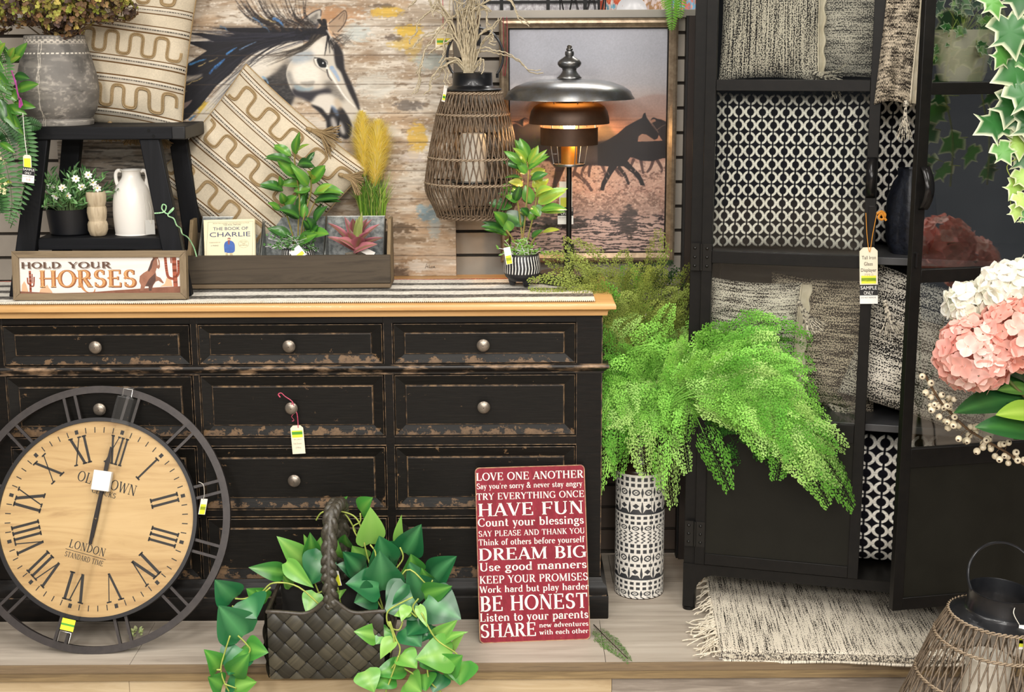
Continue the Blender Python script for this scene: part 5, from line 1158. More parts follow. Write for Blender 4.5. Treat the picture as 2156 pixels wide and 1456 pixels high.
# plants -----------------------------------------------------------
GRN = (('#2f5a2c', '#3d6e34'), ('#4f8a35', '#5f9a3e'), ('#7cae40', '#94c050'), ('#a9b84a', '#c4c45c'))
def leaf_list(mb, L, f, yc, dy=.05, shape='oval', seed=0, fold=.3, fs=3.831):
    r = random.Random(seed)
    for it in L:
        x0, y0, x1, y1, w, tn = it[:6]; d = it[6] if len(it) > 6 else r.uniform(-dy, dy * .6)
        a, b = f(x0, y0), f(x1, y1); ya = yc + d * .4; yb_ = yc + d - .012
        k = mpp(a[0], a[1], yc); c = S(GRN[tn][r.randint(0, 1)]); c2 = S(GRN[min(tn + 1, 3)][0])
        nr = V((r.uniform(-.5, .5), -1, .55 + r.uniform(-.3, .5)))
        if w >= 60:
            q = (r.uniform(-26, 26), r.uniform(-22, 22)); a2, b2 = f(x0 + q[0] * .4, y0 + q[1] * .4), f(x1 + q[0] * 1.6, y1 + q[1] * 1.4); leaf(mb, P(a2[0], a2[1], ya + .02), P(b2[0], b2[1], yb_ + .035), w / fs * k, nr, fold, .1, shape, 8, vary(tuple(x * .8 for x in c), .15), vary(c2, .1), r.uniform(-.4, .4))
        leaf(mb, P(a[0], a[1], ya), P(b[0], b[1], yb_), w * 1.22 / fs * k, nr, fold * r.uniform(.5, 1.4), r.uniform(.05, .22), shape, 8, vary(c, .12), vary(c2, .1), r.uniform(-.35, .35), vary(c, .1))
def striped_pot(root, c, r0, z0, z1, feet):
    """black pot with painted white lines on three stub feet"""
    n = 180; zs = np.linspace(0, 1, 26); prof = np.interp(zs, [0, .04, .16, .3, .5, .75, .95, 1], [.62, .72, .90, .98, 1.0, .97, .91, .90]) * r0
    th = np.linspace(0, 2 * PI, n, endpoint=False); A = np.zeros((26, n, 3)); zz = z0 + zs * (z1 - z0)
    A[..., 0] = c[0] + prof[:, None] * np.cos(th); A[..., 1] = c[1] + prof[:, None] * np.sin(th); A[..., 2] = zz[:, None]
    s = (th * 30 / (2 * PI)) % 1; wob = .05 * np.sin(zs * 9)[:, None]
    m = (np.abs((((th + wob) * 34 / (2 * PI)) % 1) - .5) < .17) & (zs > .30)[:, None] & (zs < .94)[:, None]
    col = np.where(m[..., None], hexa('#e6e3dc'), hexa('#222226')); mb = MB(); mb.grid(A, s2l(col), closed=True, uv=False)
    # finer vertical lines need more samples round the pot
    n = 680; th = np.linspace(0, 2 * PI, n, endpoint=False); A = np.zeros((26, n, 3)); A[..., 0] = c[0] + prof[:, None] * np.cos(th); A[..., 1] = c[1] + prof[:, None] * np.sin(th); A[..., 2] = zz[:, None]
    m = (np.abs((((th + wob * .5) * 34 / (2 * PI)) % 1) - .5) < .17) & (zs > .30)[:, None] & (zs < .94)[:, None]
    col = np.where(m[..., None], hexa('#e9e6df'), hexa('#222226')); mb = MB(); mb.grid(A, s2l(col), closed=True, uv=False)
    mb.build('pot', mat('pot_vc', (1, 1, 1), rough=.45, vcol=True), root)
    mb = MB(); mb.lathe([(prof[-1], z1), (prof[-1] - .003, z1 + .0008), (prof[-1] - .005, z1), (prof[-1] - .006, z1 - .012), (.001, z1 - .012)], 48, (c[0], c[1], 0)); mb.build('rim', mat('pot_black', '#222226', rough=.45), root)
    mb = MB(); mb.lathe([(prof[-1] - .007, z1 - .011), (.001, z1 - .008)], 24, (c[0], c[1], 0)); mb.build('gravel', mat('pale_gravel', '#cfc9bb', '#8d8676', .9, ns=300, bump=.6), root)
    if feet:
        for k in range(3):
            a = -PI / 2 + k * 2 * PI / 3 + .45; mb = MB(); mb.lathe([(.006, z0 - feet), (.0085, z0 - feet + .002), (.012, z0 + .004), (.013, z0 + .01)], 20, (c[0] + r0 * .52 * math.cos(a), c[1] + r0 * .52 * math.sin(a), 0), capb=True); mb.build('foot', mat('pot_black', '#222226'), root)
def price_tag(label, u, v, y, w, h, rot, bands, root=None, tilt=0, cut=True, string=None, extra=None, group=None, back=None, yaw=0, cat='price tag'):
    """card tag: w,h in photo pixels; bands: (from, to, colour) down the card"""
    k = mpp(u, v, y); M = Matrix.Translation(P(u, v, y)) @ Matrix.Rotation(yaw, 4, 'Z') @ Matrix.Rotation(tilt, 4, 'X') @ Matrix.Rotation(rot, 4, 'Y')
    W, H = w * k / 2, h * k / 2; c = W * .42 if cut else .0005
    t = thing('price_tag', label, cat, P(u, v, y), group=group)
    mb = MB(); mb.prism([(-W, -H), (W, -H), (W, H - c), (W - c, H), (-W + c, H), (-W, H - c)], 0, .0006, M); mb.build('card', mat('tag_card', '#efe6cf', '#e8dec4', .8, ns=30) if back is None else mat('tag_' + back[1:], back, rough=.75), t)
    if bands:
        for a, b, col in bands:
            mb = MB(); mb.flat([(-W * .82, H - 2 * H * b), (W * .82, H - 2 * H * b), (W * .82, H - 2 * H * a), (-W * .82, H - 2 * H * a)], -.0004 - .0002 * (col == '#4f9a2e'), M); mb.build('printed_band', mat('band_' + col[1:], col, rough=.6), t)
    if string:
        mb = MB(); sc, pts = string; mb.tube(spline([V(p) for p in pts], 5), .0009, 5); mb.build('string', mat('string_' + sc[1:], sc, rough=.8), t)
    if extra: extra(t, M, W, H)
    return t
YEL = [(.16, .42, '#e4e83c'), (.24, .33, '#4f9a2e')]
f4 = lambda x, y: (380 + x / 3.831, 260 + y / 3.831)
YM = YT + .06
c0 = P(627, 541, YM); km = mpp(627, 530, YM)
mp = thing('potted_plant', 'green leafy plant in a striped pot in the middle of the wooden tray', 'potted plant', (P(627, 530, YM).x, YM, zin + .002))
cc = (P(627, 530, YM).x, YM); striped_pot(mp, cc, 36 * km, zin + .009, P(627, 521, YM - .02).z, .0065)
LL = [(930, 250, 945, 92, 60, 1), (895, 262, 752, 165, 62, 1), (930, 262, 1026, 158, 48, 2), (900, 320, 688, 255, 62, 0), (945, 330, 1062, 325, 70, 0), (925, 430, 782, 290, 100, 1), (1015, 320, 1082, 225, 40, 0),
      (1030, 500, 900, 345, 74, 1), (1050, 480, 1165, 335, 95, 1), (1055, 450, 1040, 395, 60, 3), (830, 540, 648, 478, 70, 0), (800, 520, 800, 425, 50, 1), (1000, 500, 800, 490, 64, 1), (1050, 520, 910, 545, 70, 1), (1075, 560, 1310, 545, 90, 1),
      (840, 640, 815, 560, 60, 1), (855, 680, 935, 580, 80, 1), (1085, 620, 1285, 600, 60, 0), (1080, 640, 1300, 570, 66, 0), (960, 760, 798, 690, 110, 0), (800, 690, 705, 640, 60, 1), (985, 760, 1000, 640, 66, 1), (1090, 800, 1175, 660, 66, 0), (1060, 860, 1020, 760, 80, 0), (890, 900, 715, 840, 72, 0), (960, 950, 1095, 890, 74, 1), (1060, 900, 1190, 885, 90, 1), (1050, 900, 1110, 820, 70, 0), (960, 460, 880, 420, 50, 0), (1100, 560, 1215, 490, 50, 2), (940, 700, 1000, 560, 60, 0)]
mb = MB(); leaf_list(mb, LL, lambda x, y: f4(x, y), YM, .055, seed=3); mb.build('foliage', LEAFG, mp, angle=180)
mb = MB(); zr_ = P(627, 522, YM).z
for xs in ([(955, 1010), (950, 800), (960, 600), (920, 300), (935, 200)], [(970, 1010), (985, 800), (1050, 560), (1050, 450)], [(940, 1010), (890, 850), (830, 640), (815, 560)], [(975, 1010), (1010, 800), (1080, 640), (1110, 590)], [(960, 1010), (980, 900), (1060, 880)], [(940, 1010), (900, 920)]):
    p = [P(*f4(x, y), YM + .008 * math.sin(i * 2 + xs[1][0])) for i, (x, y) in enumerate(xs)]; p[0] = V((cc[0] + (p[0].x - cc[0]) * .4, YM, zr_ - .008)); mb.tube(spline(p, 4), .0022, 5)
mb.build('stems', mat('plant_stem', '#7d8a3c', '#96794a', .6, ns=60), mp)
random.seed(44); mb = MB()
for i in range(60):
    a = rnd(0, 6.28); p = V((cc[0] + .03 * math.cos(a), YM - .01 + .02 * math.sin(a), zr_ - .008)); q_ = p + V((rnd(-.06, .05), rnd(-.03, .01), rnd(.0, .05))); mb.tube([p, p.lerp(q_, .5) + V((0, 0, .012)), q_], .0006, 3, caps=False)
    for k in range(5): s0 = p.lerp(q_, rnd(.4, 1)) + V((0, 0, .006)); leaf(mb, s0, s0 + V((rnd(-1, 1), rnd(-.6, .2), rnd(-.3, 1))).normalized() * .009, .006, (0, -1, .5), .1, 0, 'round', 3, vary(S('#4d7a3c'), .25))
mb.build('sprigs', LEAFM, mp, angle=180)
price_tag('white price tag with a yellow corner on the middle tray plant', 627, 533, YM - .052, 26, 26, R(-38), [(.55, .85, '#e4e83c')], tilt=R(-18), cut=False, back='#ece9e1')
# burgundy succulent
sx = P(749, 530, YM).x; su = thing('succulent', 'burgundy rosette succulent in the right metal bin of the tray', 'potted plant', (sx, YM, zin + .002))
ks = mpp(749, 530, YM); zp = P(749, 533, YM).z
mb = MB(); mb.lathe([(.001, zin + .002), (.026, zin + .002), (.030, zp - .004), (.031, zp), (.027, zp - .004), (.001, zp - .003)], 32, (sx, YM, 0)); mb.build('pot', mat('pebble_pot', '#b5aa98', '#8f8676', .8, ns=120, bump=.4), su)
mb = MB(); r = random.Random(8); base = V((sx, YM, zp - .003)); BU = ('#8a4550', '#a05c66', '#6f343f', '#b27078')
for (x1, y1, w, d) in ((1330, 745, 60, .01), (1195, 790, 60, .0), (1190, 905, 55, -.03), (1275, 920, 70, -.05), (1390, 760, 80, -.01), (1600, 800, 66, .0), (1625, 910, 60, -.03), (1580, 965, 66, -.05), (1500, 760, 70, .02), (1450, 900, 90, -.055), (1250, 830, 66, .02), (1540, 760, 50, .02), (1350, 870, 80, -.04), (1520, 870, 70, -.03)):
    tip = P(*f4(x1, y1), YM + d); c = S(BU[r.randint(0, 3)]); b0 = base + V((r.uniform(-.008, .008), r.uniform(-.01, .002), r.uniform(.0, .02)))
    leaf(mb, b0, tip, w * 1.15 * ks / 3.831 * 1.1, (tip - base).cross(V((1, 0, .1))) if abs(tip.x - base.x) < .02 else V((-(tip.x - base.x), -.05, .05)), .35, .12, 'oval', 8, vary(c, .15), vary(S('#7d6a4a'), .1), 0, vary(S('#b5727a'), .1))
mb.build('rosette', mat('succulent_vc', (1, 1, 1), rough=.45, vcol=True, transl=.1), su, angle=180)
mb = MB()
for (x1, y1, w) in ((1465, 705, 46), (1420, 760, 40), (1440, 740, 40)): tip = P(*f4(x1, y1), YM - .01); leaf(mb, base + V((0, -.005, .012)), tip, w * 1.2 * ks / 3.831, (.2, -1, .2), .5, -.05, 'oval', 6, S('#9aa560'), S('#b9c27c'))
mb.build('centre_shoots', LEAFM, su, angle=180)
price_tag('white blank price tag beside the burgundy succulent', 774, 530, YM - .03, 30, 13, R(28), None, tilt=R(-30), cut=False, back='#e6e2da')
# pampas grass
YPm = 4.142; pgx = P(785, 450, YPm).x; pg = thing('pampas_grass', 'potted artificial grass with two yellow feathery plumes behind the tray', 'potted plant', (pgx, YPm, ZT + .0005))
zpt = P(785, 462, YPm).z
mb = MB(); mb.lathe([(.001, ZT + .0035), (.030, ZT + .0035), (.038, zpt - .006), (.040, zpt), (.036, zpt - .004), (.001, zpt - .006)], 32, (pgx, YPm, 0)); mb.build('pot', mat('dark_grass_pot', '#2d2a26', rough=.7), pg)
random.seed(15); mb = MB()
for i in range(230):
    b = V((pgx + rnd(-.032, .032), YPm + rnd(-.022, .02), zpt - .006)); s_ = rnd(-1, 1); H_ = rnd(.07, .165); tip = b + V((s_ * .05 + rnd(-.012, .012), rnd(-.03, .01), H_)); md = b.lerp(tip, .55) + V((-s_ * .012, 0, .01)); c = vary(S(random.choice(('#5f8a2c', '#7aa238', '#4a7326', '#97ad4c', '#b3b46a'))), .2); w = rnd(.0011, .002)
    side = V((w, rnd(-.001, .001), 0)); mb.add([b - side, b + side, md + side * .8, md - side * .8, tip], [(0, 1, 2, 3), (3, 2, 4)], c)
mb.build('grass_blades', LEAFM, pg, angle=180)
mb = MB()
for (ub, vb, ut, vt, w, n) in ((768, 372, 761, 236, 34, 6500), (790, 392, 797, 256, 44, 8000)):
    a, b = P(ub, vb, YPm - .012), P(ut, vt, YPm - .012); kk = mpp(ut, vt, YPm); mb.tube([(pgx, YPm, zpt - .006), a, b], .0012, 4)
    ax = (b - a)
    for i in range(n):
        t = random.random(); pr_ = math.sin(PI * min(1, t * .92 + .05)) ** .7 * (1.1 - .35 * t); p = a + ax * t; an = rnd(0, 6.28); l = w * kk * pr_ * rnd(.35, 1.05); d = V((math.cos(an) * l, math.sin(an) * l * .7, l * rnd(.3, 1.2))); c = vary(S(random.choice(('#fff39a', '#fff7b4', '#f8ea78', '#fffad0', '#fbf08e'))), .1)
        q_ = p + d; s_ = V((-d.y, d.x, 0)).normalized() * .0013 if abs(d.x) + abs(d.y) > 1e-6 else V((.0012, 0, 0)); p = p + d * .25 * random.random(); q_ = p + d; mb.add([p - s_, p + s_, q_], [(0, 1, 2)], c)
mb.build('plumes', mat('plume_vc', (1, 1, 1), rough=.9, vcol=True, transl=.65), pg, angle=180)
# green curling ribbon between stool and tray
mb = MB(); YG = YSF - .016
pts = [(325, 449), (345, 446), (350, 434), (343, 430), (341, 440), (352, 450), (362, 444), (366, 437), (357, 446), (354, 454), (366, 460), (372, 474), (380, 480), (384, 492), (396, 500), (408, 520), (414, 540)]
mb.tube(spline([P(u, v, YG + .04 * min(1, max(0, (u - 370) / 40))) for u, v in pts], 5), .0019, 5, flat=.35)
o = mb.build('curling_ribbon', mat('mint_ribbon', '#b9dcae', '#6fae78', .5, ns=160), None, loc=P(352, 447, YG)); tag(o, 'thin mint green curling ribbon tied round the right leg of the stool', 'ribbon')
# ================================================================== RATTAN LANTERNS
RAT = mat('rattan', '#5c4b3b', '#7d6a55', .55, scale=(30, 30, 30), ns=6); RAT2 = mat('rattan_rope', '#8a7762', '#a5927a', .6, scale=(40, 40, 40), ns=8); RATG = mat('rattan_grey', '#5f5244', '#7a6b59', .55, scale=(30, 30, 30), ns=6); RATG2 = mat('rattan_rope_pale', '#9c8a72', '#7d6c58', .6, scale=(40, 40, 40), ns=8)
LMET = mat('black_lantern_metal', '#17181b', '#1f2023', .32, .3, ns=30, coat=.2)
WAX = mat('ivory_wax', '#e9e2d4', '#ded5c4', .5, ns=20, transl=.15)
def rope(mb, c, r, z, tw=.0028, n=72, M=None):
    for ph in (0, PI):
        pts = []
        for i in range(n * 3):
            a = 2 * PI * i / (n * 3); b = a * n / 2.4 + ph; rr = r + tw * math.cos(b); p = V((c[0] + rr * math.cos(a), c[1] + rr * math.sin(a), z + tw * math.sin(b))); pts.append(M @ p if M is not None else p)
        mb.tube(pts, tw * .85, 4, closed=True)
def lantern(label, base, prof, rings, neck, flange, handle, nst, twist, m1, m2, sr=.0022, M=None, plate=None, hook=None):
    """prof: (radius, z) control points from bottom to top, z above base"""
    M = M or Matrix.Identity(4); X = Matrix.Translation(base) @ M
    t = thing('rattan_lantern', label, 'lantern', base)
    sp = np.array(spline(prof, 10)); zz = sp[:, 1]; o = np.argsort(zz, kind='stable'); H0, H1 = zz.min(), zz.max()
    mb = MB(); r_ = random.Random(5)
    for fam in (-1, 1):
        for i in range(nst):
            a0 = 2 * PI * (i + (.25 if fam > 0 else 0)) / nst + r_.uniform(-.012, .012); pts = []; wv = r_.uniform(0, 6)
            for k in range(0, len(sp), 2):
                r, z = sp[k]; u = (z - H0) / (H1 - H0); a = a0 + fam * twist * (u ** 1.2) + .008 * math.sin(u * 25 + wv) * (1 - u); rr = r + (.0012 if fam > 0 else -.0012); pts.append(X @ V((rr * math.cos(a), rr * math.sin(a), z)))
            mb.tube(pts, sr, 4, caps=False)
    mb.build('rattan_strands', m1, t, angle=180)
    for z in rings:
        r = float(np.interp(z, sp[:, 1], sp[:, 0])); mb = MB(); rope(mb, (0, 0), r + .001, z, sr * 1.25, int(r * 600), X); mb.build('rope_ring', m2, t, angle=180)
    mb = MB(); rope(mb, (0, 0), prof[0][0], prof[0][1] + .003, sr * 1.6, int(prof[0][0] * 500), X); rope(mb, (0, 0), prof[0][0] * .985, prof[0][1] + .011, sr * 1.5, int(prof[0][0] * 500), X); mb.build('woven_foot', m1, t, angle=180)
    mb = MB(); mb.M = X; mb.lathe([(prof[0][0] - .002, prof[0][1] + .004), (.001, prof[0][1] + .004), (.001, prof[0][1] + .006), (prof[0][0] - .002, prof[0][1] + .006)], 40); mb.build('base_plate', LMET, t)
    (fr, fz, fz2), (nr, nz) = flange, neck
    mb = MB(); mb.M = X
    mb.lathe([(nr - .002, fz), (fr - .004, fz - .001), (fr, fz + .001), (fr, fz + .004), (fr - .003, fz + .006), (fr - .012, fz + .0075), (nr + .010, fz2 - .002), (nr + .003, fz2 + .001), (nr + .0015, fz2 + .004), (nr, nz - .002), (nr + .0012, nz), (nr - .0012, nz + .0005), (nr - .002, nz - .002), (nr - .002, fz)], 64); mb.build('metal_collar', LMET, t, angle=50)
    hr, hx, hm, hz0 = handle
    mb = MB(); mb.M = X; pts = []
    for i in range(49):
        a = R(-128) + R(256) * i / 48; p = V((hr * hx * math.sin(a), 0, hr * math.cos(a))); pts.append(hm @ p)
    mb.tube(pts, .0036, 8, flat=.8)
    for s_ in (0, -1): mb.tube([pts[s_], pts[s_] + V((0, 0, -.012))], .004, 8)
    mb.build('handle', LMET, t)
    if plate:
        mb = MB(); mb.M = X; pr, pz_ = plate; mb.lathe([(.001, pz_ - .004), (pr, pz_ - .004), (pr, pz_), (.001, pz_)], 40)
        for k in range(3): a = k * 2 * PI / 3 + .5; r = float(np.interp(pz_, sp[:, 1], sp[:, 0])); mb.tube([(pr * .9 * math.cos(a), pr * .9 * math.sin(a), pz_ - .002), (r * math.cos(a), r * math.sin(a), pz_ - .002)], .002, 5)
        mb.build('candle_plate', LMET, t)
    return t, X
YL = 4.058; ul = 998; kl = mpp(ul, 330, YL); zl0 = pz(455, YL, ul); lz = lambda v: pz(v, YL, ul) - zl0
lb = V((P(ul, 455, YL).x, YL, zl0))
lt, LX = lantern('dark rattan lantern hung on the slatted wall with twigs in its neck', lb,
    [(76 * kl, 0), (88 * kl, lz(428)), (99 * kl, lz(405)), (101.5 * kl, lz(384)), (94 * kl, lz(332)), (86 * kl, lz(290)), (75 * kl, lz(240)), (66 * kl, lz(212)), (59 * kl, lz(192))],
    [lz(383), lz(330), lz(240), lz(195)], (41 * kl, lz(153)), (60.5 * kl, lz(190), lz(181)), (58 * kl, 1.0, Matrix.Translation((6 * kl, .004, lz(118))), 0), 46, .50, RAT, RAT2, .0019, plate=(48 * kl, lz(380)))
hz = lb.z + lz(118) + 58 * kl
mb = MB(); hx = lb.x + 6 * kl; mb.tube([(hx, YW + .004, hz - .03), (hx, YW - .02, hz - .012), (hx, lb.y + .03, hz - .0074), (hx, lb.y - .006, hz - .0074), (hx, lb.y - .014, hz + .006)], .003, 6); mb.bx(hx - .012, hx + .012, YW - .004, YW, hz - .05, hz + .01)
tag(mb.build('display_hook', LMET, loc=(hx, YW, hz)), 'black display hook on the slatted wall carrying the rattan lantern', 'hook')
def candle(label, X, r, z0, h, dip=.004):
    base = X @ V((0, 0, z0)); t = thing('candle', label, 'candle', base); mb = MB(); mb.M = X
    mb.lathe([(.001, z0), (r, z0), (r, z0 + h - .003), (r - .003, z0 + h), (r - .006, z0 + h - .001), (r * .5, z0 + h - dip), (.001, z0 + h - dip)], 40); mb.build('wax', WAX, t)
    mb = MB(); mb.M = X; mb.tube([(0, 0, z0 + h - dip - .003), (.0008, 0, z0 + h + .006), (.002, 0, z0 + h + .010)], .0011, 5); mb.build('wick', mat('wick', '#3a332c', rough=.9), t); return t
candle('ivory pillar candle inside the hanging rattan lantern', LX, 27 * kl, lz(380) + .0005, lz(281) - lz(380))
# curly twigs
TW = mat('pale_twig', '#cbbfa4', '#a89a7e', .85, scale=(30, 30, 30), ns=5, bump=.4); TWD = mat('dark_twig', '#5c4536', '#4a3629', .85, scale=(30, 30, 30), ns=5)
tw = thing('curly_twigs', 'pale curly willow twigs standing in the hanging lantern neck', 'branches', lb + V((0, 0, lz(200))))
f6 = lambda p: (840 + p[0] / 6.332, p[1] / 6.332)
BR = [[(900, 950), (870, 700), (760, 480), (620, 250), (520, 150), (420, 150), (330, 220), (240, 320), (235, 430), (150, 520), (140, 590)], [(900, 930), (830, 700), (700, 470), (560, 440), (440, 470), (300, 500), (220, 580), (180, 650)],
      [(880, 930), (790, 560), (690, 260), (560, 360), (450, 520), (350, 640), (315, 770), (290, 860), (230, 970)], [(910, 930), (800, 800), (700, 785), (600, 810), (520, 930), (440, 1040), (405, 1130), (415, 1190), (330, 1260)],
      [(890, 940), (780, 820), (640, 880), (560, 940), (535, 1010), (450, 1060)], [(860, 940), (800, 850), (700, 815), (630, 880), (665, 960), (640, 1060), (690, 1130)], [(690, 260), (635, 420), (600, 580), (620, 670), (590, 760), (550, 830)],
      [(920, 620), (820, 510), (740, 500), (640, 560), (540, 620), (450, 670), (400, 720)], [(700, 250), (560, 60), (520, 0), (480, 110), (448, 170), (462, 230)], [(960, 930), (1030, 720), (1110, 685), (1200, 680), (1290, 710), (1393, 730), (1500, 760), (1640, 850), (1760, 965), (1920, 977)],
      [(950, 950), (1000, 620), (1090, 450), (1200, 390), (1245, 400), (1210, 470), (1255, 530), (1195, 575), (1290, 600)], [(1090, 450), (1180, 400), (1240, 380), (1270, 320), (1335, 245)], [(1100, 60), (1300, -40), (1480, -10), (1560, 140), (1600, 210), (1750, 320)],
      [(1000, 60), (1160, 90), (1172, 260), (1190, 320), (1230, 330)], [(350, 640), (280, 960), (285, 1060), (270, 1160), (220, 1250)], [(620, 250), (700, 240), (780, 180), (860, 110), (960, 90), (1060, 110)], [(760, 480), (690, 330), (600, 140), (520, 50)], [(940, 600), (980, 180), (1060, 130), (1180, 110), (1230, 150)],
      [(980, 940), (1080, 640), (1140, 520), (1230, 440)], [(1000, 950), (1040, 860), (1090, 780), (1080, 900), (1060, 950)], [(230, 0), (190, 40), (150, 75)], [(600, 140), (440, 90), (400, 0)]]
mb = MB(); r_ = random.Random(2)
def twig(pts, w0, w1, dy, wob=2.2, m=mb):
    sp = spline(pts, 7); n = len(sp); out = []
    for i, (x, y) in enumerate(sp):
        u, v = f6((x, y)); t = i / n; j = min(1, t * 5); out.append(P(u + j * r_.uniform(-wob, wob) * .3 + j * wob * .4 * math.sin(i * 1.7 + w0 * 900), v + j * wob * .4 * math.cos(i * 1.3 + dy * 90), YL + dy * t))
    m.tube(out, [w0 + (w1 - w0) * i / n for i in range(n)], 5)
for i, b in enumerate(BR):
    twig(b, .0027, .0017, r_.uniform(-.07, .02))
    j = (r_.uniform(-45, 45), r_.uniform(-45, 45)); twig([b[0]] + [(x + j[0] * min(1, q / 3) + r_.uniform(-12, 12), y + j[1] * min(1, q / 3) + r_.uniform(-12, 12)) for q, (x, y) in enumerate(b)][1:], .0024, .0014, r_.uniform(-.09, .02))
for i in range(34):
    x0 = r_.uniform(850, 1010); x1 = 930 + (x0 - 930) * r_.uniform(1, 3.6); top = r_.uniform(-500, 150)
    pts = [(930 + (x0 - 930) * .8, 985), (x0, 800), ((x0 + x1) / 2 + r_.uniform(-30, 30), 500), (x1 + r_.uniform(-60, 60), (500 + top) / 2)] + [(x1 + r_.uniform(-90, 90), top + k * -30) for k in range(2)]
    if r_.random() < .5: pts += [(x1 + r_.uniform(-160, 160), top + r_.uniform(-40, 120)), (x1 + r_.uniform(-200, 200), top + r_.uniform(0, 200))]
    twig(pts, .0022, .0011, r_.uniform(-.06, .03), 2.0)
mb.build('pale_stems', TW, tw, angle=180)
mb = MB()
for pts in ([(900, 985), (890, 700), (880, 500)], [(950, 985), (960, 700), (1010, 450), (1060, 200)], [(930, 985), (920, 640), (930, 420)], [(910, 985), (760, 500), (700, 330)]): twig(pts, .003, .0018, -.01, .5, mb)
mb.build('dark_stems', TWD, tw, angle=180)
price_tag('large cream swing tag with yellow and green label beside the twigs', 934.5, 81, 4.075, 36, 48, 0, [(.49, .76, '#e0c83c'), (.58, .68, '#4f9a2e')], string=('#b8384c', [P(932, -6, 4.11), P(932.5, 30, 4.085), P(933, 62, 4.074)]))
price_tag('narrow white price tag on the collar of the hanging lantern', 936, 197, YL - .062, 9, 34, R(14), [(.55, .9, '#e4e83c'), (.65, .78, '#4f9a2e')], yaw=R(40), string=('#d9d4c8', [P(941, 178, YL - .066), P(944, 183, YL - .06), P(938, 182, YL - .063)]), cut=False, back='#e9e6de')
# ================================================================== TABLE LAMP
YA = 4.055; xa = P(1198, 400, YA).x; ka = mpp(1195, 300, YA); za = lambda v: pz(v, YA, 1196)
zlb = ZT + .0062
lm = thing('table_lamp', 'bronze tiered table lamp with a wide saucer shade, lit', 'lamp', (xa, YA, zlb))
BRZ = mat('dark_bronze', '#85888c', '#7d7a74', .30, .9, scale=(8, 8, 8), ns=5, bump=.08); BRD = mat('bronze_dark', '#3f2d20', '#4c3728', .42, .4, ns=20); BLKM = mat('lamp_black', '#141414', rough=.38, metal=.4); GOLD = mat('warm_inner', '#c89a5c', rough=.45, metal=.35)
L = lambda pr: [(max(r * ka, .0002), za(v)) for r, v in pr]
def lat(name, pr, m, n=64, ang=40): mb = MB(); mb.lathe(pr, n, (xa, YA, 0)); return mb.build(name, m, lm, angle=ang)
d = za(345) - za(598); off = zlb - za(598)
lat('finial', L([(.1, 94), (4, 95.5), (5.5, 98), (4.8, 101), (7, 102.5), (7, 105.5), (5, 107), (9, 108), (9.6, 112), (9, 116.5), (8, 117.5), (13, 121), (22, 127), (24.8, 131), (25, 135), (22, 140), (15.5, 144), (14.5, 148), (17, 153), (22, 158.5), (26, 163.5), (26, 165)]), BRZ)
lat('saucer_shade', L([(20, 166), (37, 166.5), (65, 168.5), (88, 172), (112, 181), (128, 192), (132, 201), (136, 206.5), (136.5, 208), (135, 208.2), (130, 203), (112, 186), (86, 177), (40, 170), (.2, 169)]), BRZ)
o = lat('shade_lining', L([(134, 207.6), (127, 202.8), (110, 188), (84, 179), (40, 173), (.2, 172)]), GOLD)
lat('dome_shade', L([(30, 216), (50, 216.5), (64, 218.5), (74, 224), (80, 233), (83.5, 247), (84.5, 257.5), (84.5, 259.5), (82, 259.5), (80, 247), (76, 235), (70, 226), (58, 221), (30, 219)]), BRD)
lat('drum_shade', L([(59.5, 267.5), (60.5, 267.5), (60.5, 304), (59, 304), (58.8, 267.5)]), BRD)
lat('socket_tube', L([(17, 306), (17, 344.5), (15.8, 344.5), (15.8, 306)]), mat('amber_metal', '#a8742e', rough=.4, metal=.5), 32)
lat('ring', L([(31, 343.5), (34, 344), (34.5, 346), (34, 348.5), (31, 349), (12, 348), (12, 346), (30, 345)]), BRZ, 48)
def stay(a, r0, v0, r1, v1): mb = MB(); mb.tube([(xa + r0 * ka * math.cos(a), YA + r0 * ka * math.sin(a), za(v0)), (xa + r1 * ka * math.cos(a), YA + r1 * ka * math.sin(a), za(v1))], .0014, 6); mb.build('stay', BRZ, lm)
for k in range(6):
    for q in ((50, 203, 50, 218), (56, 256, 56, 269), (40, 303, 33, 346)): stay(R(-72) + k * PI / 3, *q)
mb = MB(); mb.tube([(xa, YA, za(344)), (xa, YA, za(300))], .004, 8); mb.build('inner_stem', BRZ, lm)
lat('pole', L([(5.6, 347), (5.6, 515)]), BLKM, 24); lat('collar', L([(5.5, 512.5), (10.5, 513), (11, 514), (11, 570)]), BLKM, 32)
zbt = zlb + .026
lat('base', [(.0002, zlb), (.083, zlb), (.0845, zlb + .002), (.0845, zbt - .002), (.083, zbt), (.0002, zbt + .001)], BLKM, 64)
mb = MB(); mb.lathe(L([(.2, 254), (6, 255), (11, 260), (12.5, 266), (10, 274), (6, 282), (5.5, 290)]), 24, (xa, YA, 0)); mb.build('bulb', emit_mat('bulb_glow', '#ffd9a0', 55), lm)
ll = D.lights.new('bulb_light', 'POINT'); ll.energy = 9; ll.color = (1, .62, .28); ll.shadow_soft_size = .02; lo = D.objects.new('bulb_light', ll); COL.objects.link(lo); lo.location = (xa, YA, za(252)); 
ll2 = D.lights.new('bulb_light', 'POINT'); ll2.energy = .8; ll2.color = (1, .6, .25); ll2.shadow_soft_size = .015; lo2 = D.objects.new('bulb_light', ll2); COL.objects.link(lo2); lo2.location = (xa + .022, YA - .028, za(296))
SANS_BLK = mat('tag_black', '#16161a', rough=.6); TAGW = mat('tag_white_ink', '#f4f2ee', rough=.7)
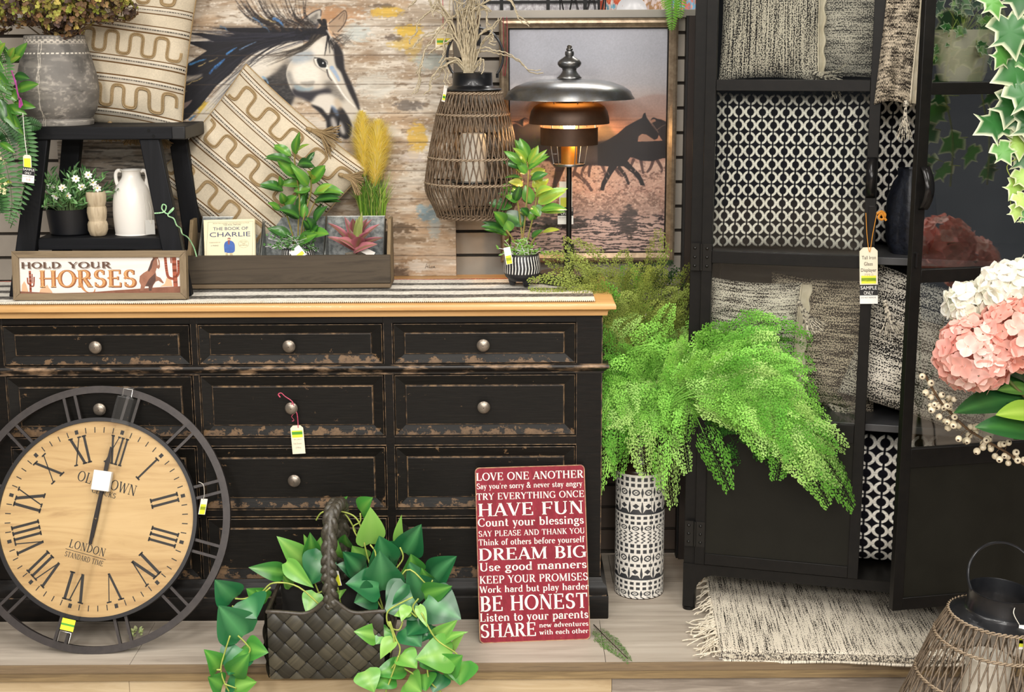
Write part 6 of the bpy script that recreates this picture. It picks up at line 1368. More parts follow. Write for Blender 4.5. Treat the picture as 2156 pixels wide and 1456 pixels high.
def sample_only(t, M, W, H, z0=-1, small=True):
    """black SAMPLE ONLY block over the lower half of a card"""
    mb = MB(); mb.k = 0; mb.flat([(-W, H * z0 + 0.0), (W, H * z0), (W, H * (z0 + .95)), (-W, H * (z0 + .95))], -.0006, M); mb.k = 1; mb.flat([(-W, H * (z0 + .42)), (W, H * (z0 + .42)), (W, H * (z0 + .95)), (-W, H * (z0 + .95))], -.0008, M)
    mb.k = 2; plain(mb, 'SAMPLE', -W * .9, W * .9, H * (z0 + .71), H * .18, M, -.0011); plain(mb, 'ONLY', -W * .55, W * .5, H * (z0 + .47), H * .18, M, -.0011)
    mb.k = 1; plain(mb, 'DO NOT REMOVE', -W * .85, W * .8, H * (z0 + .30), H * .06, M, -.0009)
    mb.build('sample_label', [mat('label_white', '#f1efea', rough=.7), SANS_BLK, TAGW], t, smooth=False)
def so2(t, M, W, H):
    mb = MB(); mb.k = 0; mb.flat([(-W * 1.25, -H * 1.25), (W * 1.2, -H * 1.25), (W * 1.2, -H * .35), (-W * 1.25, -H * .35)], -.0006, M); mb.k = 1; mb.flat([(-W * 1.25, -H * .8), (W * 1.2, -H * .8), (W * 1.2, -H * .35), (-W * 1.25, -H * .35)], -.0008, M)
    mb.k = 2; plain(mb, 'SAMPLE', -W * 1.15, W * 1.1, -H * .55, H * .16, M, -.0011); plain(mb, 'ONLY', -W * .75, W * .7, -H * .76, H * .16, M, -.0011); mb.k = 1; plain(mb, 'DO NOT REMOVE', -W * 1.1, W * 1.05, -H * .93, H * .07, M, -.0009)
    mb.build('sample_label', [mat('label_white', '#f1efea', rough=.7), SANS_BLK, TAGW], t, smooth=False)
price_tag('white swing tag with SAMPLE ONLY label behind the lamp pole', 1191, 422, YA + .03, 27, 80, 0, [(.42, .68, '#d6dc4a')], string=('#d9d4c8', [P(1191, 350, YA + .02), P(1190, 366, YA + .028), P(1191, 382, YA + .03)]), extra=so2, cut=False, back='#e8e2d4')
# striped pot plant in front of the lamp
YQ = 3.985; f7 = lambda x, y: (1000 + x / 3.935, 270 + y / 3.935); kq = mpp(1099, 570, YQ)
pq = thing('potted_plant', 'yellow green leafy plant in a black and white striped footed pot on the runner', 'potted plant', (P(1099, 570, YQ).x, YQ, ZT + .0063))
cq = (P(1099, 570, YQ).x, YQ); zq0 = ZT + .0063
striped_pot(pq, cq, 39 * kq, zq0 + .015, P(1099, 535, YQ - .02).z, .0145)
LQ = [(440, 250, 372, 80, 78, 1), (420, 290, 325, 160, 62, 2), (445, 300, 525, 140, 60, 2), (430, 300, 240, 190, 66, 1), (450, 310, 595, 175, 40, 2), (440, 340, 615, 225, 62, 1), (400, 330, 210, 265, 48, 0), (430, 370, 345, 280, 60, 1), (455, 380, 585, 340, 60, 3), (470, 420, 600, 370, 60, 0), (400, 420, 250, 400, 40, 0), (400, 470, 280, 440, 60, 3),
      (350, 510, 210, 480, 70, 1), (360, 590, 235, 540, 100, 1), (310, 650, 115, 615, 90, 0), (470, 620, 415, 470, 90, 1), (520, 520, 590, 440, 70, 3), (500, 560, 640, 490, 90, 2), (520, 620, 750, 520, 100, 2), (540, 680, 755, 660, 74, 1), (480, 640, 540, 730, 90, 1), (420, 800, 230, 690, 110, 0), (240, 800, 165, 690, 90, 1), (250, 870, 60, 800, 70, 0), (270, 890, 80, 830, 50, 1), (300, 850, 250, 760, 80, 1), (560, 860, 700, 835, 40, 3), (450, 760, 500, 680, 60, 1), (330, 600, 370, 480, 60, 0), (520, 480, 480, 430, 60, 3), (440, 720, 380, 660, 60, 0), (500, 530, 560, 400, 50, 2), (470, 900, 560, 840, 40, 0), (600, 600, 640, 500, 60, 2)]
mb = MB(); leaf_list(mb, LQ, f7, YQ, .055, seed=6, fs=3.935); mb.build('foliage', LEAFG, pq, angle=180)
mb = MB(); zr_ = P(1099, 535, YQ).z
for xs in ([(390, 1030), (400, 880), (420, 700), (440, 400), (430, 280)], [(420, 1030), (450, 860), (490, 700), (520, 520)], [(370, 1030), (330, 950), (290, 880), (240, 820)], [(410, 1030), (380, 800), (350, 600)], [(430, 1020), (500, 900), (560, 860)]):
    p = [P(*f7(x, y), YQ + .006 * math.sin(i * 2)) for i, (x, y) in enumerate(xs)]; p[0] = V((cq[0] + (p[0].x - cq[0]) * .5, YQ, zr_ - .01)); mb.tube(spline(p, 4), .0025, 5)
mb.build('stems', mat('plant_stem', '#7d8a3c', '#96794a'), pq)
random.seed(46); mb = MB()
for i in range(26):
    a = rnd(0, 6.28); p = V((cq[0] + .025 * math.cos(a), YQ - .005 + .02 * math.sin(a), zr_ - .008)); q_ = p + V((rnd(-.05, .06), rnd(-.03, .01), rnd(.01, .06))); mb.tube([p, p.lerp(q_, .5) + V((0, 0, .01)), q_], .0008, 4, caps=False)
    for k in range(5): s0 = p.lerp(q_, rnd(.4, 1)); leaf(mb, s0, s0 + V((rnd(-1, 1), rnd(-.6, .2), rnd(-.3, 1))).normalized() * .014, .006, (0, -1, .5), .1, 0, 'round', 3, vary(S('#6d9a3c'), .25))
mb.build('sprigs', LEAFM, pq, angle=180)
price_tag('white and yellow price tag on the striped footed pot by the lamp', 1070, 538, YQ - .057, 15, 36, R(-14), [(.5, .98, '#e4e83c'), (.62, .8, '#b8c83a')], cut=False, tilt=R(-10), back='#e9e6de', yaw=R(-20))
# ================================================================== RED WORDED BOARD
bl, br_ = Z(1010, 1354, 0), Z(1243, 1345, 0); mid = (bl + br_) / 2
top_c = P(1114, 981, 3.752)
Mr = frame(mid, br_ - bl, top_c - mid); hwr = (br_ - bl).length / 2; hr_ = (top_c - mid).length
rs_ = thing('word_sign', 'red wooden board of white family rules leaning on the dresser', 'sign', mid)
def rrect(x0, x1, z0, z1, r, n=5):
    out = []
    for cx, cz, a0 in ((x1 - r, z0 + r, -90), (x1 - r, z1 - r, 0), (x0 + r, z1 - r, 90), (x0 + r, z0 + r, 180)):
        for i in range(n + 1): a = R(a0 + 90 * i / n); out.append((cx + r * math.cos(a), cz + r * math.sin(a)))
    return out
t = NT('red_board'); t.set(.55, 0, .2); n1 = t.noise(t.coord('Object', (14, 14, 1.5)), 5, 5, .65); n2 = t.noise(t.coord('Object', (60, 60, 5)), 3, 6, .7)
cr = t.ramp(n1, [(.3, S('#701523')), (.6, S('#861f2f')), (.8, S('#953342'))]); t.base(t.mix(t.ramp(n2, [(.66, (0, 0, 0)), (.72, (1, 1, 1))]), cr, S('#8a6a4c')))
mb = MB(); mb.prism(rrect(-hwr, hwr, 0, hr_, .012), 0, .016, Mr); mb.build('board', t.m, rs_, bevel=.0012)
mb = MB(); rr1 = rrect(-hwr - .0004, hwr + .0004, -.0004, hr_ + .0004, .0124, 6); rr2 = rrect(-hwr + .0022, hwr - .0022, .0022, hr_ - .0022, .0105, 6); n = len(rr1)
mb.add([Mr @ V((x, -.0004, z)) for x, z in rr1 + rr2] + [Mr @ V((x, .005, z)) for x, z in rr1], [(i, (i + 1) % n, (i + 1) % n + n, i + n) for i in range(n)] + [(i, (i + 1) % n, (i + 1) % n + 2 * n, i + 2 * n) for i in range(n)])
mb.build('worn_edge', mat('board_edge', '#a8845c', '#8a5044', .6, scale=(8, 8, 8), ns=8), rs_)
ROWS = [('LOVE ONE ANOTHER', 88, 885, 193, 58), ("Say you're sorry & never stay angry", 92, 876, 256, 42), ('TRY EVERYTHING ONCE', 90, 890, 338, 50), ('HAVE FUN', 100, 885, 461, 96), ('Count your blessings', 100, 886, 537, 62), ('SAY PLEASE AND THANK YOU', 103, 893, 611, 42), ('Think of others before yourself', 103, 890, 677, 46), ('DREAM BIG', 103, 905, 790, 90), ('Use good manners', 108, 905, 869, 62), ('KEEP YOUR PROMISES', 108, 915, 961, 57), ('Work hard but play harder', 108, 920, 1029, 50), ('BE HONEST', 110, 912, 1166, 112), ('Listen to your parents', 108, 915, 1241, 62), ('SHARE', 112, 527, 1359, 100), ('new adventures', 548, 915, 1287, 36), ('with each other', 550, 915, 1340, 36)]
mb = MB()
for s_, x0, x1, yb, cap in ROWS:
    tt = (yb - 95) / 1305; lx_ = 80 + 25 * tt; w_ = 813 + 12 * tt; fx = lambda x: -hwr + (x - lx_) / w_ * 2 * hwr
    yy = yb if x0 < 300 else yb + 12
    serif(mb, s_, fx(x0), fx(x1), hr_ * (1 - (yy - 95) / 1305), cap / 1305 * hr_, Mr, -.0007, 1.0 if cap > 70 else .98, .06)
mb.build('lettering', mat('sign_white', '#ece8e0', '#d9cfc6', .6, ns=90, lo=.3, hi=.75), rs_, smooth=False)

# ================================================================== WALL CLOCK LEANING ON THE DRESSER
cb = Z(192, 1376, 0); ct = P(218, 812, 3.772)
cdir = (ct - cb); RO = cdir.length / 2; cen = (cb + ct) / 2
Mc0 = frame(cen, (1, 0, 0), cdir); Mc = Mc0 @ Matrix.Rotation(R(15.5), 4, 'Y')
ck = thing('round_clock', 'large round clock with pale wood dial and black open ring leaning on the dresser', 'clock', cb)
kr = RO / 281.0
IRON = mat('iron_ring', '#2f2a29', '#3a3432', .45, .3, scale=(6, 6, 6), ns=8); DIAL = wood('dial_wood', '#c6a878', '#b89866', '#916d42', 0, 2.6, 9, .45, .05, knots=1.7)
def ringm(name, r0, r1, d0, d1, m):
    mb = MB(); mb.M = Mc; n = 120; vs = []; fs = []
    for r, d in ((r0, d1), (r0, d0), (r1, d0), (r1, d1)):
        vs += [(r * math.sin(2 * PI * i / n), d, r * math.cos(2 * PI * i / n)) for i in range(n)]
    for k in range(4): fs += [(k * n + i, k * n + (i + 1) % n, ((k + 1) % 4) * n + (i + 1) % n, ((k + 1) % 4) * n + i) for i in range(n)]
    mb.add(vs, fs); return mb.build(name, m, ck, angle=30)
ringm('outer_ring', RO - 15 * kr, RO, -.004, .012, IRON); ringm('dial_rim', 205 * kr, 213 * kr, -.016, .010, mat('rim_black', '#222021', rough=.4, metal=.3))
for k in range(12):
    Ms_ = Mc @ Matrix.Rotation(R(30 * k), 4, 'Y')
    mb = MB(); mb.bx(-15 * kr, -9 * kr, -.003, .006, 209 * kr, RO - 8 * kr, Ms_); mb.bx(9 * kr, 15 * kr, -.003, .006, 209 * kr, RO - 8 * kr, Ms_); mb.build('spoke_pair', IRON, ck)
mb = MB(); mb.M = Mc; n = 96; vs = [(0, -.010, 0)] + [(206 * kr * math.sin(2 * PI * i / n), -.010, 206 * kr * math.cos(2 * PI * i / n)) for i in range(n)] + [(206 * kr * math.sin(2 * PI * i / n), .008, 206 * kr * math.cos(2 * PI * i / n)) for i in range(n)] + [(0, .008, 0)]
mb.add(vs, [(0, 1 + (i + 1) % n, 1 + i) for i in range(n)] + [(1 + i, 1 + (i + 1) % n, 1 + n + (i + 1) % n, 1 + n + i) for i in range(n)] + [(2 * n + 1, 1 + n + i, 1 + n + (i + 1) % n) for i in range(n)]); mb.build('dial', DIAL, ck, angle=30)
INKC = mat('clock_ink', '#23201d', rough=.6)
NUM = ['XII', 'I', 'II', 'III', 'IV', 'V', 'VI', 'VII', 'VIII', 'IX', 'X', 'XI']; wid = dict(XII=40, I=14, II=25, III=36, IV=46, V=34, VI=46, VII=54, VIII=64, IX=44, X=36, XI=40)
for k, s_ in enumerate(NUM):
    mb = MB(); Mk = Mc @ Matrix.Rotation(R(30 * k), 4, 'Y'); w = wid[s_] * kr; serif(mb, s_, -w / 2, w / 2, 118 * kr, 60 * kr, Mk, -.0105, .88 if len(s_) > 1 else .62, .0)
    mb.build('numeral', INKC, ck, smooth=False)
mb = MB()
for k in range(60):
    Mk = Mc @ Matrix.Rotation(R(6 * k), 4, 'Y')
    if k % 5: mb.flat([(-1.0 * kr, 181 * kr), (1.0 * kr, 181 * kr), (1.0 * kr, 193 * kr), (-1.0 * kr, 193 * kr)], -.0105, Mk)
    else: hm = MB(); hm.flat([(-3.6 * kr, 183 * kr), (3.6 * kr, 183 * kr), (3.6 * kr, 192 * kr), (-3.6 * kr, 192 * kr)], -.0105, Mk); hm.build('hour_mark', INKC, ck, smooth=False)
mb.build('minute_marks', INKC, ck, smooth=False)
mb = MB(); serif(mb, 'OLD TOWN', -64 * kr, 64 * kr, 66 * kr, 22 * kr, Mc, -.0105, .85, .08); serif(mb, 'CLOCKS', -26 * kr, 26 * kr, 50 * kr, 11 * kr, Mc, -.0105, 1, .1); mb.build('upper_lettering', INKC, ck, smooth=False); mb = MB()
serif(mb, 'LONDON', -39 * kr, 39 * kr, -72 * kr, 17 * kr, Mc, -.0105, .9, .1); serif(mb, 'STANDARD TIME', -42 * kr, 42 * kr, -92 * kr, 11 * kr, Mc, -.0105, .9, .08); mb.flat([(-44 * kr, -77.4 * kr), (44 * kr, -77.4 * kr), (44 * kr, -76.4 * kr), (-44 * kr, -76.4 * kr)], -.0105, Mc)
mb.build('lower_lettering', INKC, ck, smooth=False)
HND = mat('hand_black', '#1c1310', rough=.35, metal=.3); Mh = Mc0 @ Matrix.Rotation(R(10.5), 4, 'Y')
for nm, pts, d in (('minute_hand', [(-3.5, -54), (3.5, -54), (4.5, -4), (3, 30), (4.5, 118), (5.5, 122), (5, 128), (2.5, 152), (-1, 154), (-2, 128), (-6, 122), (-4.5, 116), (-3, 30), (-4.5, -4)], -.0185), ('hour_hand', [(-4, -40), (4, -40), (5, 0), (4, 60), (6, 84), (0, 100), (-6, 84), (-4, 60), (-5, 0)], -.0155)):
    mb = MB(); mb.prism([(x * kr, z * kr) for x, z in pts], d, d + .0012, Mh); mb.build(nm, HND, ck)
mb = MB(); mb.M = Mh; mb.lathe([(.0001, .0), (3.2 * kr, .0), (3.2 * kr, .004), (.0001, .010)], 20, M=Matrix.Rotation(PI / 2, 4, 'X')); mb.v = [tuple(V(p) + Mh.to_3x3() @ V((0, -.0145, 0))) for p in mb.v]; mb.build('pivot', mat('pivot_pin', '#b9b4ac', rough=.3, metal=.9), ck)
CLR = glass_mat('clear_plastic', (.995, .995, .99), .4, .2)
pk = thing('plastic_packaging', 'clear plastic hand guard strapped across the face of the round clock', 'packaging', cen)
Mp = Mc0 @ Matrix.Translation((0, -.02, 0)) @ Matrix.Rotation(R(13), 4, 'Y')
mb = MB(); n = 12
prof = [(-24, 0), (-17, 0), (-14, -.010), (14, -.010), (17, 0), (24, 0)]
A = np.zeros((2, 6, 3)); 
for j, z in enumerate((-272, 262)): A[j, :, 0] = [(p[0] + 4) * kr for p in prof]; A[j, :, 1] = [p[1] for p in prof]; A[j, :, 2] = z * kr
mb.grid(xf(A, Mp), None, uv=False); mb.build('trough', CLR, pk, smooth=False)
mb = MB(); mb.bx(-16 * kr, 22 * kr, -.022, 0, 205 * kr, 262 * kr, Mp); mb.bx(-10 * kr, 16 * kr, -.018, -.002, 262 * kr, 284 * kr, Mp); mb.build('clip_pack', CLR, pk, smooth=False, bevel=.003)
mb = MB(); mb.tube([Mp @ V((x * kr, -.012, z * kr)) for x, z in ((-6, 263), (-7, 279), (12, 280), (13, 264))], .0009, 5); mb.tube([Mp @ V((x * kr, -.006, z * kr)) for x, z in ((-12, -262), (-12, -240), (12, -240), (12, -262))], .0009, 5); mb.build('wire_tie', mat('bright_wire', '#d9d6d0', rough=.3, metal=.8), pk)
mb = MB(); mb.bx(-12 * kr, 16 * kr, -.0115, -.0108, -236 * kr, -212 * kr, Mp); mb.k = 1; mb.bx(-12 * kr, 16 * kr, -.012, -.0113, -226 * kr, -222 * kr, Mp); mb.build('yellow_sticker', [mat('band_yellow', '#e4ea2e', rough=.6), mat('band_green', '#4f9a2e', rough=.6)], pk, smooth=False)
mb = MB(); Mf = Mc0 @ Matrix.Translation((14 * kr, -.030, 79 * kr)) @ Matrix.Rotation(R(8), 4, 'Y'); mb.bx(-19 * kr, 19 * kr, -.008, .012, -21 * kr, 21 * kr, Mf); mb.build('foam_block', mat('white_foam', '#e9e6df', rough=.9), pk, bevel=.002)
p0 = P(425, 1022, cen.y - .01)
price_tag('small white and yellow price tag tied to the clock ring', 427.5, 1066, cen.y - .004, 15, 34, R(14), [(.35, .98, '#e4e83c'), (.5, .7, '#b8c83a')], cut=False, yaw=R(35), string=('#c9c4ba', [P(418, 1014, cen.y - .006), P(428, 1020, cen.y - .012), P(430, 1040, cen.y - .008), P(428, 1051, cen.y - .004)]), back='#e9e6de')

# tag hanging from a dresser knob
yk = YF - .032
price_tag('cream paper price tag tied to a dresser knob with pink ribbon', 627, 925, YF - .018, 27, 62, R(-3), YEL[:0] + [(.18, .42, '#e4e83c'), (.22, .32, '#4f9a2e')], extra=lambda t, M, W, H: (lambda mb: (plain(mb, 'RH 24010', -W * .6, W * .6, -H * .02, H * .10, M, -.0007), plain(mb, 'Oak Dresser', -W * .7, W * .6, -H * .32, H * .12, M, -.0007), plain(mb, '1799.0', -W * .4, W * .4, -H * .62, H * .12, M, -.0007), mb.build('handwriting', mat('pencil_grey', '#a39c8c', rough=.8), t, smooth=False)))(MB()))
mb = MB(); mb.tube(spline([P(u, v, yk + d) for u, v, d in ((590, 836, .0), (586, 830, .0), (592, 827, -.002), (600, 834, 0), (612, 842, .0), (617, 848, -.004), (619, 858, .002), (625, 870, .004), (627, 885, .010), (627.5, 900, .0145))], 5), .0016, 6, flat=.5); mb.tube(spline([P(u, v, yk + d) for u, v, d in ((616, 846, -.003), (612, 860, .003), (620, 868, .006), (614, 876, .006), (619, 884, .006), (615, 886, .006))], 5), .0014, 6, flat=.5)
tag(mb.build('pink_tie', mat('pink_tie', '#d4607a', '#c44562', .5, ns=200), loc=P(617, 850, yk)), 'pink ribbon knotted round the middle dresser knob above the cream tag', 'ribbon')

# ================================================================== PATTERNED VASE WITH FERN
vb = Z(1345, 1247, 0); vb = V((Z(1345, 1262, 0).x, 3.90 + .07, 0)); vx = P(1347, 1100, vb.y).x; kv = mpp(1347, 1100, vb.y); rv = 51.5 * kv; zvt = P(1347, 985, vb.y).z
vb = V((vx, vb.y, 0))
va = thing('patterned_vase', 'tall black and white tribal pattern vase with dark neck on the platform', 'vase', vb)
nz, nth = 430, 760; tth = np.linspace(0, 2 * PI, nth, endpoint=False); zz = np.linspace(0, zvt, nz)
Tt, Zt_ = np.meshgrid(tth, zz); hq = 1 - Zt_ / zvt      # 0 at the top
pat = np.zeros((nz, nth))
def bandm(a, b): return (hq >= a) & (hq < b)
def squares(a, b, n, fill=.62):
    w = (Tt * n / (2 * PI)) % 1; q = (hq - a) / (b - a); return bandm(a, b) & (np.abs(w - .5) < fill / 2) & (np.abs(q - .5) < .33)
def cells(a, b, n): return ((Tt * n / (2 * PI)) % 1) - .5, (hq - a) / (b - a) - .5
def rings_(a, b, n):
    w, q = cells(a, b, n); d = np.hypot(w * 1.15, q); m = bandm(a, b) & (d < .36) & (d > .22)
    w2 = ((Tt * n / (2 * PI) + .5) % 1) - .5; return m | (bandm(a, b) & (np.abs(w2) < .09 * (1 - np.abs(q * 2)) + .02)) | (bandm(a, b) & (d < .3) & (np.abs(np.abs(w) - np.abs(q)) < .04))
def arrows(a, b, n):
    w, q = cells(a, b, n); m = bandm(a, b)
    dia = (np.abs(w) * 2.0 + np.abs(q + .18) * 2.6) < .55; w2 = ((Tt * n / (2 * PI) + .5) % 1) - .5; sp_ = (np.abs(w2) < .10 * np.clip(1.1 - np.abs(q) * 1.6, 0, 1)); base = (q > .10) & (np.hypot(w2 * 1.2, (q - .05)) > .24) & (np.abs(w) * 1.3 < (q + .1) + .1)
    return m & (dia | sp_ | base | (q > .42))
def chev(a, b, n):
    q = (hq - a) / (b - a); tri = np.abs(((q * 3.2) % 1) - .5) * 2; w = (Tt * n / (2 * PI) + tri * .55) % 1; return bandm(a, b) & (np.abs(w - .5) < .17)
y_ = 0.0
for blk in range(2):
    o_ = blk * .53
    for a, b, f, n in ((.015, .06, squares, 24), (.06, .105, squares, 24), (.105, .175, rings_, 12), (.178, .215, squares, 24), (.215, .315, arrows, 12), (.325, .36, squares, 24), (.365, .40, squares, 24), (.40, .45, rings_, 12), (.45, .545, chev, 24)):
        pat = np.maximum(pat, f(a + o_, b + o_, n))
nse = vnoise(nz, nth, 3, 3, 5, 2); edge = pat * 1.0 
colv = hexa('#e2ddd4') * (.9 + .16 * nse[..., None]); colv = np.where((pat > .5)[..., None], hexa('#3a3b3e') * (.75 + .5 * nse[..., None]), colv)
seam = np.abs(Tt - R(292)) < .012; colv = np.where(seam[..., None] & (nse > .35)[..., None], hexa('#55534f'), colv)
rw = rv * (1 - .012 * pat * 0) * np.ones_like(Tt) - .0011 * (pat > .5)
A = np.stack([vb.x + rw * np.cos(Tt), vb.y + rw * np.sin(Tt), Zt_], -1); mb = MB(); mb.grid(A, s2l(np.clip(colv, 0, 1)), closed=True, uv=False); mb.build('body', mat('vase_vc', (1, 1, 1), rough=.4, vcol=True), va, angle=180)
nk = 27 * kv; zn = P(1347, 930, vb.y).z
mb = MB(); mb.lathe([(rv - .002, 0), (rv + .0005, .0), (rv + .0005, .002), (rv - .002, .0025), (.001, .002)], 48, vb); mb.build('base_ring', mat('dark_brown_glaze', '#33231a', '#241811', .3, ns=6, coat=.3), va); mb = MB(); mb.lathe([(rv - .001, zvt - .001), (rv + .0012, zvt), (rv + .0012, zvt + .007), (rv - .001, zvt + .011), (rv * .8, zvt + .014), (nk * 1.15, zvt + .017), (nk, zvt + .026), (nk * .96, zn), (nk * 1.1, zn + .03), (nk * 1.02, zn + .03), (nk * .9, zn), (nk * .9, zvt + .03)], 48, vb); mb.build('neck', mat('dark_brown_glaze', '#33231a', '#241811', .3, ns=6, coat=.3), va, angle=50)

def frond_template(seed):
    r = random.Random(seed); vs = []; fs = []; ks = []
    def quad(a, b, c, d, k): o = len(vs); vs.extend([a, b, c, d]); fs.append((o, o + 1, o + 2, o + 3)); ks.extend([k] * 4)
    def lobe(t, s, h, a, sz):       # a small rounded leaflet
        ca, sa = math.cos(a), math.sin(a); f = lambda x, y, z=0: (t + (x * ca - y * sa) * sz, s + (x * sa + y * ca) * sz * 1.25, h + z)
        quad(f(-1, 0), f(.2, .62, .012), f(1, 0, .004), f(.2, -.62, .012), 1)
    n = 11
    for i in range(n):
        t0 = .10 + .86 * i / n
        for sd in (-1, 1):
            L = .5 * (1 - t0) ** .62 * min(1, .45 + t0 * 3) * r.uniform(.8, 1.15); tt = t0 + (.03 if sd > 0 else 0); adv = .42 * L + .02; h0 = r.uniform(-.16, .12); w = .007
            quad((tt, 0, 0), (tt + w, 0, 0), (tt + adv + w * .4, sd * L, h0), (tt + adv, sd * L, h0), 0); m = max(2, int(L * 13))
            for j in range(1, m + 1):
                u = j / m; pt, ps, ph = tt + adv * u, sd * L * u, h0 * u
                for q in (-1, 1):
                    a = math.atan2(sd * .8, .6) + q * r.uniform(.6, 1.0); l2 = .10 * (1.15 - .6 * u) * r.uniform(.75, 1.2) * (.6 + .6 * min(1, L * 3)); ex, ey = pt + math.cos(a) * l2, ps + math.sin(a) * l2 * 1.2
                    quad((pt, ps, ph), (pt + .004, ps, ph), (ex + .002, ey, ph), (ex, ey, ph), 0)
                    for c_ in (-1, 0, 1): lobe(ex + math.cos(a + c_ * .95) * .017, ey + math.sin(a + c_ * .95) * .02, ph + r.uniform(-.03, .03), a + c_ * .95, .021 * r.uniform(.8, 1.2))
                    lobe(pt + math.cos(a) * l2 * .45, ps + math.sin(a) * l2 * .5, ph, a + q * .7, .018)
            lobe(tt + adv, sd * L, h0, sd * .9, .026)
    lobe(1.0, 0, 0, 0, .03); quad((0, -.008, 0), (0, .008, 0), (1, .003, 0), (1, -.003, 0), 0)
    return np.array(vs), fs, np.array(ks)
FT = [frond_template(s_) for s_ in (1, 2, 3)]
def frond(mb, pts, width, nrm, col, tpl=0, twist=0.0, colstem=None, curl=.25):
    """one lacy frond along the curve pts; width is its full spread in metres"""
    vs, fs, ks = FT[tpl % 3]; c = np.array(spline([tuple(p) for p in pts], 10)); L = np.concatenate([[0], np.cumsum(np.linalg.norm(np.diff(c, axis=0), axis=1))]); L /= L[-1]
    t = np.clip(vs[:, 0], 0, 1); C = np.stack([np.interp(t, L, c[:, i]) for i in range(3)], -1); T = np.gradient(c, axis=0); T /= np.linalg.norm(T, axis=1)[:, None] + 1e-9; T = np.stack([np.interp(t, L, T[:, i]) for i in range(3)], -1)
    N = np.array(nrm, float)[None] - T * (T @ np.array(nrm, float))[:, None]; N /= np.linalg.norm(N, axis=1)[:, None] + 1e-9; Sd = np.cross(T, N); a = twist * t[:, None]; Sd, N = Sd * np.cos(a) + N * np.sin(a), N * np.cos(a) - Sd * np.sin(a)
    over = np.clip(vs[:, 0] - 1, 0, 1)[:, None]; length = np.linalg.norm(np.diff(c, axis=0), axis=1).sum()
    W_ = width; p = C + T * over * length + Sd * vs[:, 1:2] * W_ + N * (vs[:, 2:3] * W_ - curl * W_ * (vs[:, 1:2]) ** 2 * 2)
    o = len(mb.v); mb.v.extend(map(tuple, p.tolist())); mb.f.extend([tuple(i + o for i in f) for f in fs]); mb.mi.extend([mb.k] * len(fs))
    rs = np.random.RandomState(tpl + int(abs(pts[-1][0]) * 1000) % 1000); sh = (.75 + .5 * rs.rand(len(fs)))[:, None].repeat(4, 1).reshape(-1); base = np.array(col)[None] * sh[:, None]; cs = np.array(colstem if colstem else tuple(x * .8 for x in col)); base[ks == 0] = cs; mb.c.extend(map(tuple, base.tolist()))
fe = thing('fern_bouquet', 'bright green lacy artificial fern spilling from the patterned vase', 'artificial fern', (vb.x, vb.y, zn))
FERN = mat('fern_vc', (1, 1, 1), rough=.6, vcol=True, transl=.3, spec=.2)
LIME, MIDG, OLV, DKG, YLM = S('#9ad660'), S('#6fae40'), S('#97a652'), S('#3f7a2c'), S('#b3dc7c')
